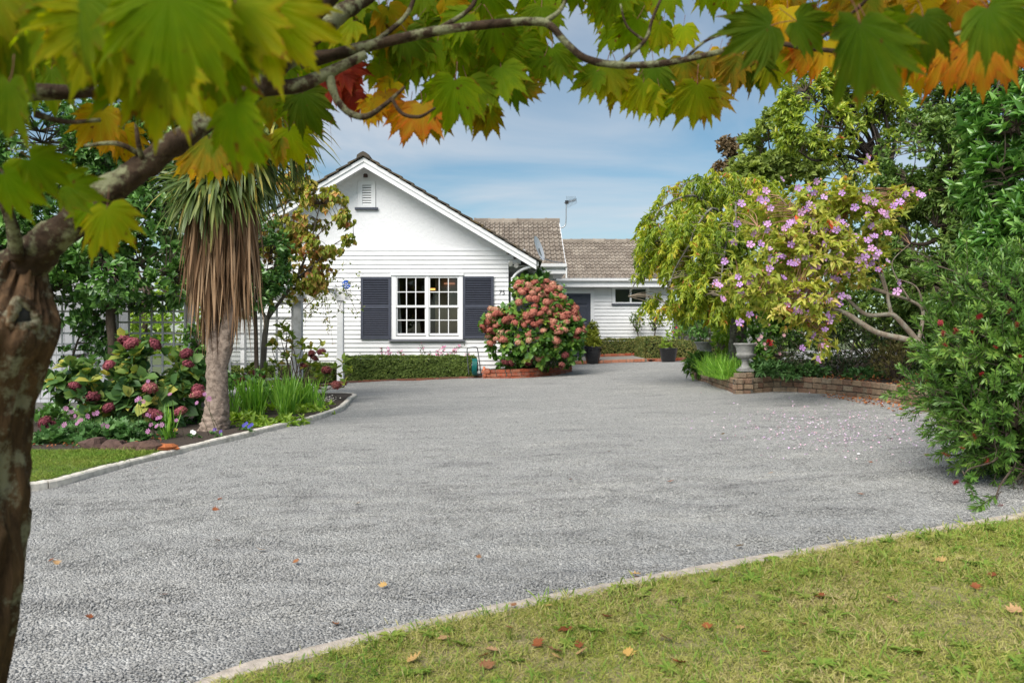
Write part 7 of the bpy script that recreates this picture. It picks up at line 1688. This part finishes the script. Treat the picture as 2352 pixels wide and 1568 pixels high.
# grass
def grassmat(name, cols):
    m, n, l, b = new_mat(name); at = n.new('ShaderNodeAttribute'); at.attribute_name = 'rnd'; oi = n.new('ShaderNodeObjectInfo'); geo = n.new('ShaderNodeNewGeometry')
    no = n.new('ShaderNodeTexNoise'); no.inputs['Scale'].default_value = 1.7; no.inputs['Detail'].default_value = 5; no.inputs['Roughness'].default_value = .6; l.new(geo.outputs['Position'], no.inputs['Vector'])
    a1 = n.new('ShaderNodeMath'); a1.operation = 'MULTIPLY_ADD'; a1.inputs[1].default_value = .45; l.new(at.outputs['Fac'], a1.inputs[0])
    a2 = n.new('ShaderNodeMath'); a2.operation = 'MULTIPLY_ADD'; a2.inputs[1].default_value = .30; a2.inputs[2].default_value = -.44; l.new(oi.outputs['Random'], a2.inputs[0]); l.new(a2.outputs[0], a1.inputs[2])
    a3 = n.new('ShaderNodeMath'); a3.operation = 'MULTIPLY_ADD'; a3.inputs[1].default_value = 1.35; a3.use_clamp = True; l.new(no.outputs['Fac'], a3.inputs[0]); l.new(a1.outputs[0], a3.inputs[2])
    r = ramp(n, cols); l.new(a3.outputs[0], r.inputs['Fac']); l.new(r.outputs['Color'], b.inputs['Base Color']); b.inputs['Roughness'].default_value = .6; b.inputs['Specular IOR Level'].default_value = .25
    tr = n.new('ShaderNodeBsdfTranslucent'); l.new(r.outputs['Color'], tr.inputs['Color']); ms = n.new('ShaderNodeMixShader'); ms.inputs[0].default_value = .25; l.new(b.outputs[0], ms.inputs[1]); l.new(tr.outputs[0], ms.inputs[2]); l.new(ms.outputs[0], n['Material Output'].inputs['Surface']); return m
M_grass = grassmat('grass', [(0, (.13, .25, .03)), (.22, (.24, .34, .045)), (.45, (.39, .41, .08)), (.7, (.50, .46, .16)), (1, (.58, .47, .26))])
M_grassgreen = grassmat('side_grass', [(0, (.09, .20, .02)), (.5, (.16, .27, .03)), (1, (.28, .31, .06))])
def tuft(seed, mat, nb, L, wd, spread):
    g0 = RNG.bit_generator.state; F = Foliage(); a = np.stack([RNG.normal(size=nb) * spread, RNG.normal(size=nb) * spread, np.full(nb, .7)], 1)
    F.ribbons(RNG.normal(size=(nb, 3)) * np.array([.022, .022, 0]), a, RNG.uniform(.5, 1.2, nb) * L, RNG.uniform(.7, 1.3, nb) * wd, 3, RNG.uniform(.2, 1.6, nb))
    return mesh_data('tuft', np.concatenate(F.v), np.concatenate(F.f), mat, True, np.concatenate(F.r))
M_weed = grassmat('weed', [(0, (.10, .22, .03)), (.5, (.18, .30, .04)), (1, (.30, .34, .07))])
def sow(name, poly, bounds, rho, protos, z, smin, smax, weights, bare=.0, label=None):
    x0, x1, y0, y1 = bounds; n_ = int((x1 - x0) * (y1 - y0) * rho); q = np.stack([RNG.uniform(x0, x1, n_), RNG.uniform(y0, y1, n_)], 1); q = q[poly_in(q, poly)]
    q = q[(np.abs(q[:, 0]) < .80 * q[:, 1] + 1.3)]
    val = np.array([noise.fractal(Vector((x * 2.1, y * 2.1, 8.8)), .7, 2.2, 4) for x, y in q]); keep = RNG.random(len(q)) < np.clip(1.1 + (val - .1) * 1.6 * bare * 3, .10, 1); q = q[keep]; val = val[keep]; n_ = len(q)
    zz = G(q[:, 0], q[:, 1]) + z
    o = scatter(name, np.c_[q, zz], np.stack([RNG.normal(size=n_) * .15, RNG.normal(size=n_) * .15, RNG.uniform(0, 6.28, n_)], 1), RNG.uniform(smin, smax, n_) * (1 + .4 * np.clip(val, -.5, .8)), RNG.choice(len(protos), n_, p=weights), protos)
    if label: o['label'] = label
tf_ = [tuft(i, M_grass, 24, .030, .0022, .85) for i in range(5)] + [tuft(9 + i, M_weed, 10, .055, .0048, .9) for i in range(3)]
sow('lawn_grass', LAWN, (-2.6, 6.8, .9, 6.4), 3300, tf_, .028, .7, 1.25, [.17] * 5 + [.05] * 3, .10, 'short patchy grass blades of the foreground lawn')
def weed(seed):
    F = Foliage(); nb = 9; th = np.linspace(0, 2 * pi, nb, endpoint=False) + RNG.normal(size=nb) * .2
    F.add(np.zeros((nb, 3)), np.stack([np.cos(th), np.sin(th), np.full(nb, .35)], 1), np.tile([0, 0, 1.0], (nb, 1)), RNG.uniform(.03, .055, nb), RNG.uniform(.012, .018, nb), 'oval')
    return mesh_data('weed', np.concatenate(F.v), np.concatenate(F.f), M_weed, True, np.concatenate(F.r))
sow('lawn_weeds', LAWN, (-2.6, 6.8, .9, 6.4), 42, [weed(i) for i in range(4)], .036, .6, 1.2, [.25] * 4, .5, 'flat broad-leaved weeds in the foreground lawn')
sow('kerb_grass', [tuple(p) for p in off(NEAR_KERB, -KW * .80)] + [tuple(p) for p in off(NEAR_KERB, -KW * 1.5)][::-1], (-2.6, 6.8, 1.2, 6.4), 420, tf_[5:] + tf_[:2], .030, .6, 1.15, [.2] * 5, 1.2, 'grass blades creeping over the lawn kerb')
tg_ = [tuft(20 + i, M_grassgreen, 16, .036, .003, .7) for i in range(4)]
sow('side_lawn_grass', LLAWN, (-7, -3.4, 4.6, 9.4), 1500, tg_, .06, .8, 1.3, [.25] * 4, .1, 'short green grass blades of the side lawn')
# fallen leaves one can pick out
M_fall = [objrand('fallen_leaf_brown', [(.20, .06, .02), (.30, .10, .03), (.26, .13, .06)], .7, .2, 60, var=.25, vscale=30), objrand('fallen_leaf_pale', [(.45, .27, .14), (.5, .32, .12), (.5, .30, .05)], .7, .2, 60, var=.2, vscale=30)]
def fallen_mesh(seed, mat):
    v, f, lp, nl = maple_leaf(400 + seed); g = random.Random(seed); c = g.uniform(.5, 1.3)
    v = [(x, -z - .4, y * .6 + c * .45 * (x * x) + .25 * g.random() * (z + .4) ** 2) for x, y, z in v[:1 + 3 * ((len(v) - 1) // 3)]]
    f = f[:nl]; used_ = max(max(q) for q in f) + 1; return mesh_data('fallen_leaf', v[:used_], f, mat, True)
fmesh = [fallen_mesh(i, M_fall[0 if i < 3 else 1]) for i in range(6)]
def zone(px, py, xs, ys): return next(n for a, n in xs if px < a) + ', ' + next(n for a, n in ys if py < a)
def fall(px, py, s, lb, grp, pale=False, dz=.0):
    p = GZ(px, py); o = put('fallen_leaf', fmesh[random.randrange(3, 6) if pale else random.randrange(3)]); o.location = (p[0], p[1], p[2] + dz + s * .12); o.scale = (s, s, s)
    o.rotation_euler = (random.uniform(-.4, .4), random.uniform(-.4, .4), random.uniform(0, 6.28)); tag(o, lb, 'leaf', grp)
for (px, py, pl) in ((1112, 1537, 0), (1118, 1560, 0), (1128, 1525, 1), (1235, 1510, 0), (1273, 1525, 0), (1278, 1538, 1), (1330, 1512, 0), (1335, 1530, 1), (1170, 1470, 0), (1180, 1415, 0), (1260, 1418, 1), (1300, 1475, 0), (1625, 1468, 0), (1845, 1462, 0), (1968, 1315, 0), (2240, 1375, 0), (2160, 1310, 1), (1700, 1470, 1), (2110, 1530, 0), (1445, 1530, 1), (1560, 1555, 0), (2280, 1345, 0), (1020, 1495, 1), (1885, 1395, 0), (2050, 1405, 1), (950, 1545, 1), (1395, 1445, 0), (1530, 1495, 1), (1760, 1530, 0), (2330, 1430, 1)):
    fall(px, py, random.uniform(.022, .040), '%s leaf on the lawn, %s' % ('curled brown' if not pl else 'pale tan', zone(px, py, ((1150, 'bottom left'), (1290, 'left of centre'), (1480, 'centre'), (1800, 'right of centre'), (2100, 'at right'), (9999, 'far right')), ((1425, 'close under the kerb'), (1500, 'halfway down'), (9999, 'near the lower edge')))), 'autumn leaves on the lawn', pl, .045)
for (px, py, pl) in ((358, 1078, 1), (205, 1424, 0), (500, 1245, 0), (600, 1268, 1), (680, 1295, 0), (118, 1292, 0), (130, 1298, 1), (770, 1440, 0), (505, 1150, 0), (495, 1175, 0), (820, 1160, 1), (1310, 1105, 0), (1770, 1090, 1), (1540, 1110, 0), (1460, 1325, 1), (1465, 1335, 0), (375, 1372, 0), (880, 1350, 1), (1100, 1285, 0), (1700, 1260, 1), (1975, 1140, 0), (2045, 1010, 0), (2130, 1050, 0), (1400, 1040, 0), (1660, 1000, 1), (1790, 985, 0), (1905, 1020, 1), (2000, 1065, 0)):
    fall(px, py, random.uniform(.022, .038), '%s leaf on the gravel, %s' % ('curled reddish-brown' if not pl else 'yellowish', zone(px, py, ((250, 'beside the maple trunk'), (560, 'left'), (850, 'left of centre'), (1350, 'centre'), (1620, 'right of centre'), (1850, 'below the urn'), (9999, 'under the bottlebrush side')), ((1060, 'far'), (1200, 'mid-distance'), (1310, 'nearer'), (9999, 'nearest the lawn')))), 'fallen leaves on the gravel', pl, .012)
byl = {}
for o in COL.objects:
    if o.name.startswith('fallen_leaf'): byl.setdefault(o['label'], []).append(o)
for lb, os_ in byl.items():
    os_.sort(key=lambda o: o.location.x / o.location.y)
    if len(os_) == 2: os_[0]['label'] = lb + ', left of two'; os_[1]['label'] = lb + ', right of two'
    elif len(os_) == 3:
        for o, w_ in zip(os_, ('leftmost', 'middle', 'rightmost')): o['label'] = lb + ', %s of three' % w_
def flakes(name, label, pts, L, mat, z, lift=.3):
    F = Foliage(); n_ = len(pts); pts = np.asarray(pts, float); pts[:, 2] = G(pts[:, 0], pts[:, 1]) + z; a = unit(np.stack([RNG.normal(size=n_), RNG.normal(size=n_), RNG.normal(size=n_) * lift], 1)); F.add(pts, a, np.array([0, 0, 1.0]) + RNG.normal(size=(n_, 3)) * lift, RNG.uniform(.6, 1.3, n_) * L, RNG.uniform(.5, 1.1, n_) * L * .7, 'oval'); o = F.build(name, mat); o['label'] = label; return o
pp = [GP(random.gauss(1950, 130), random.gauss(985, 28)) for i in range(620)] + [GP(random.gauss(1800, 110), random.gauss(960, 30)) for i in range(180)]
pp = np.array([p for p in pp if not poly_in(np.array([p[:2]]), CV)[0]])
flakes('fallen_petals', 'lilac and pink petals strewn on the gravel under the flowering tree', pp, .026, leafmat('petal_litter', [(.42, .26, .46), (.55, .40, .55), (.5, .28, .34), (.6, .5, .52)], .1, .7, .2), .016)
ll = [p for p in [GP(random.uniform(1880, 2160), random.gauss(918, 14)) for i in range(900)]]; dd_ = np.array([np.min(np.linalg.norm(curve - p[:2], axis=1)) for p in ll]); ins_ = poly_in(np.array([p[:2] for p in ll]), CV)
ll = np.array(ll)[(dd_ < .42) & ~ins_]
M_litterleaf = leafmat('leaf_litter', [(.14, .05, .025), (.26, .09, .03), (.36, .16, .06)], .1, .75, .2)
flakes('leaf_litter', 'drift of russet dead leaves along the foot of the brick wall', ll, .05, M_litterleaf, .02)
bl_ = np.array([[random.uniform(4.3, 6.6), random.uniform(9.5, 13.0), 0] for i in range(900)]); bl_ = bl_[poly_in(bl_, CV)]; flakes('bed_leaf_litter', 'dead leaves lying on the soil of the raised bed', bl_, .055, M_litterleaf, .235)
sl_ = np.array([GP(random.uniform(80, 370), random.uniform(985, 1040)) for i in range(200)]); flakes('shade_leaf_litter', 'scattered dead leaves on the mulch of the left bed', sl_, .05, M_litterleaf, .075)
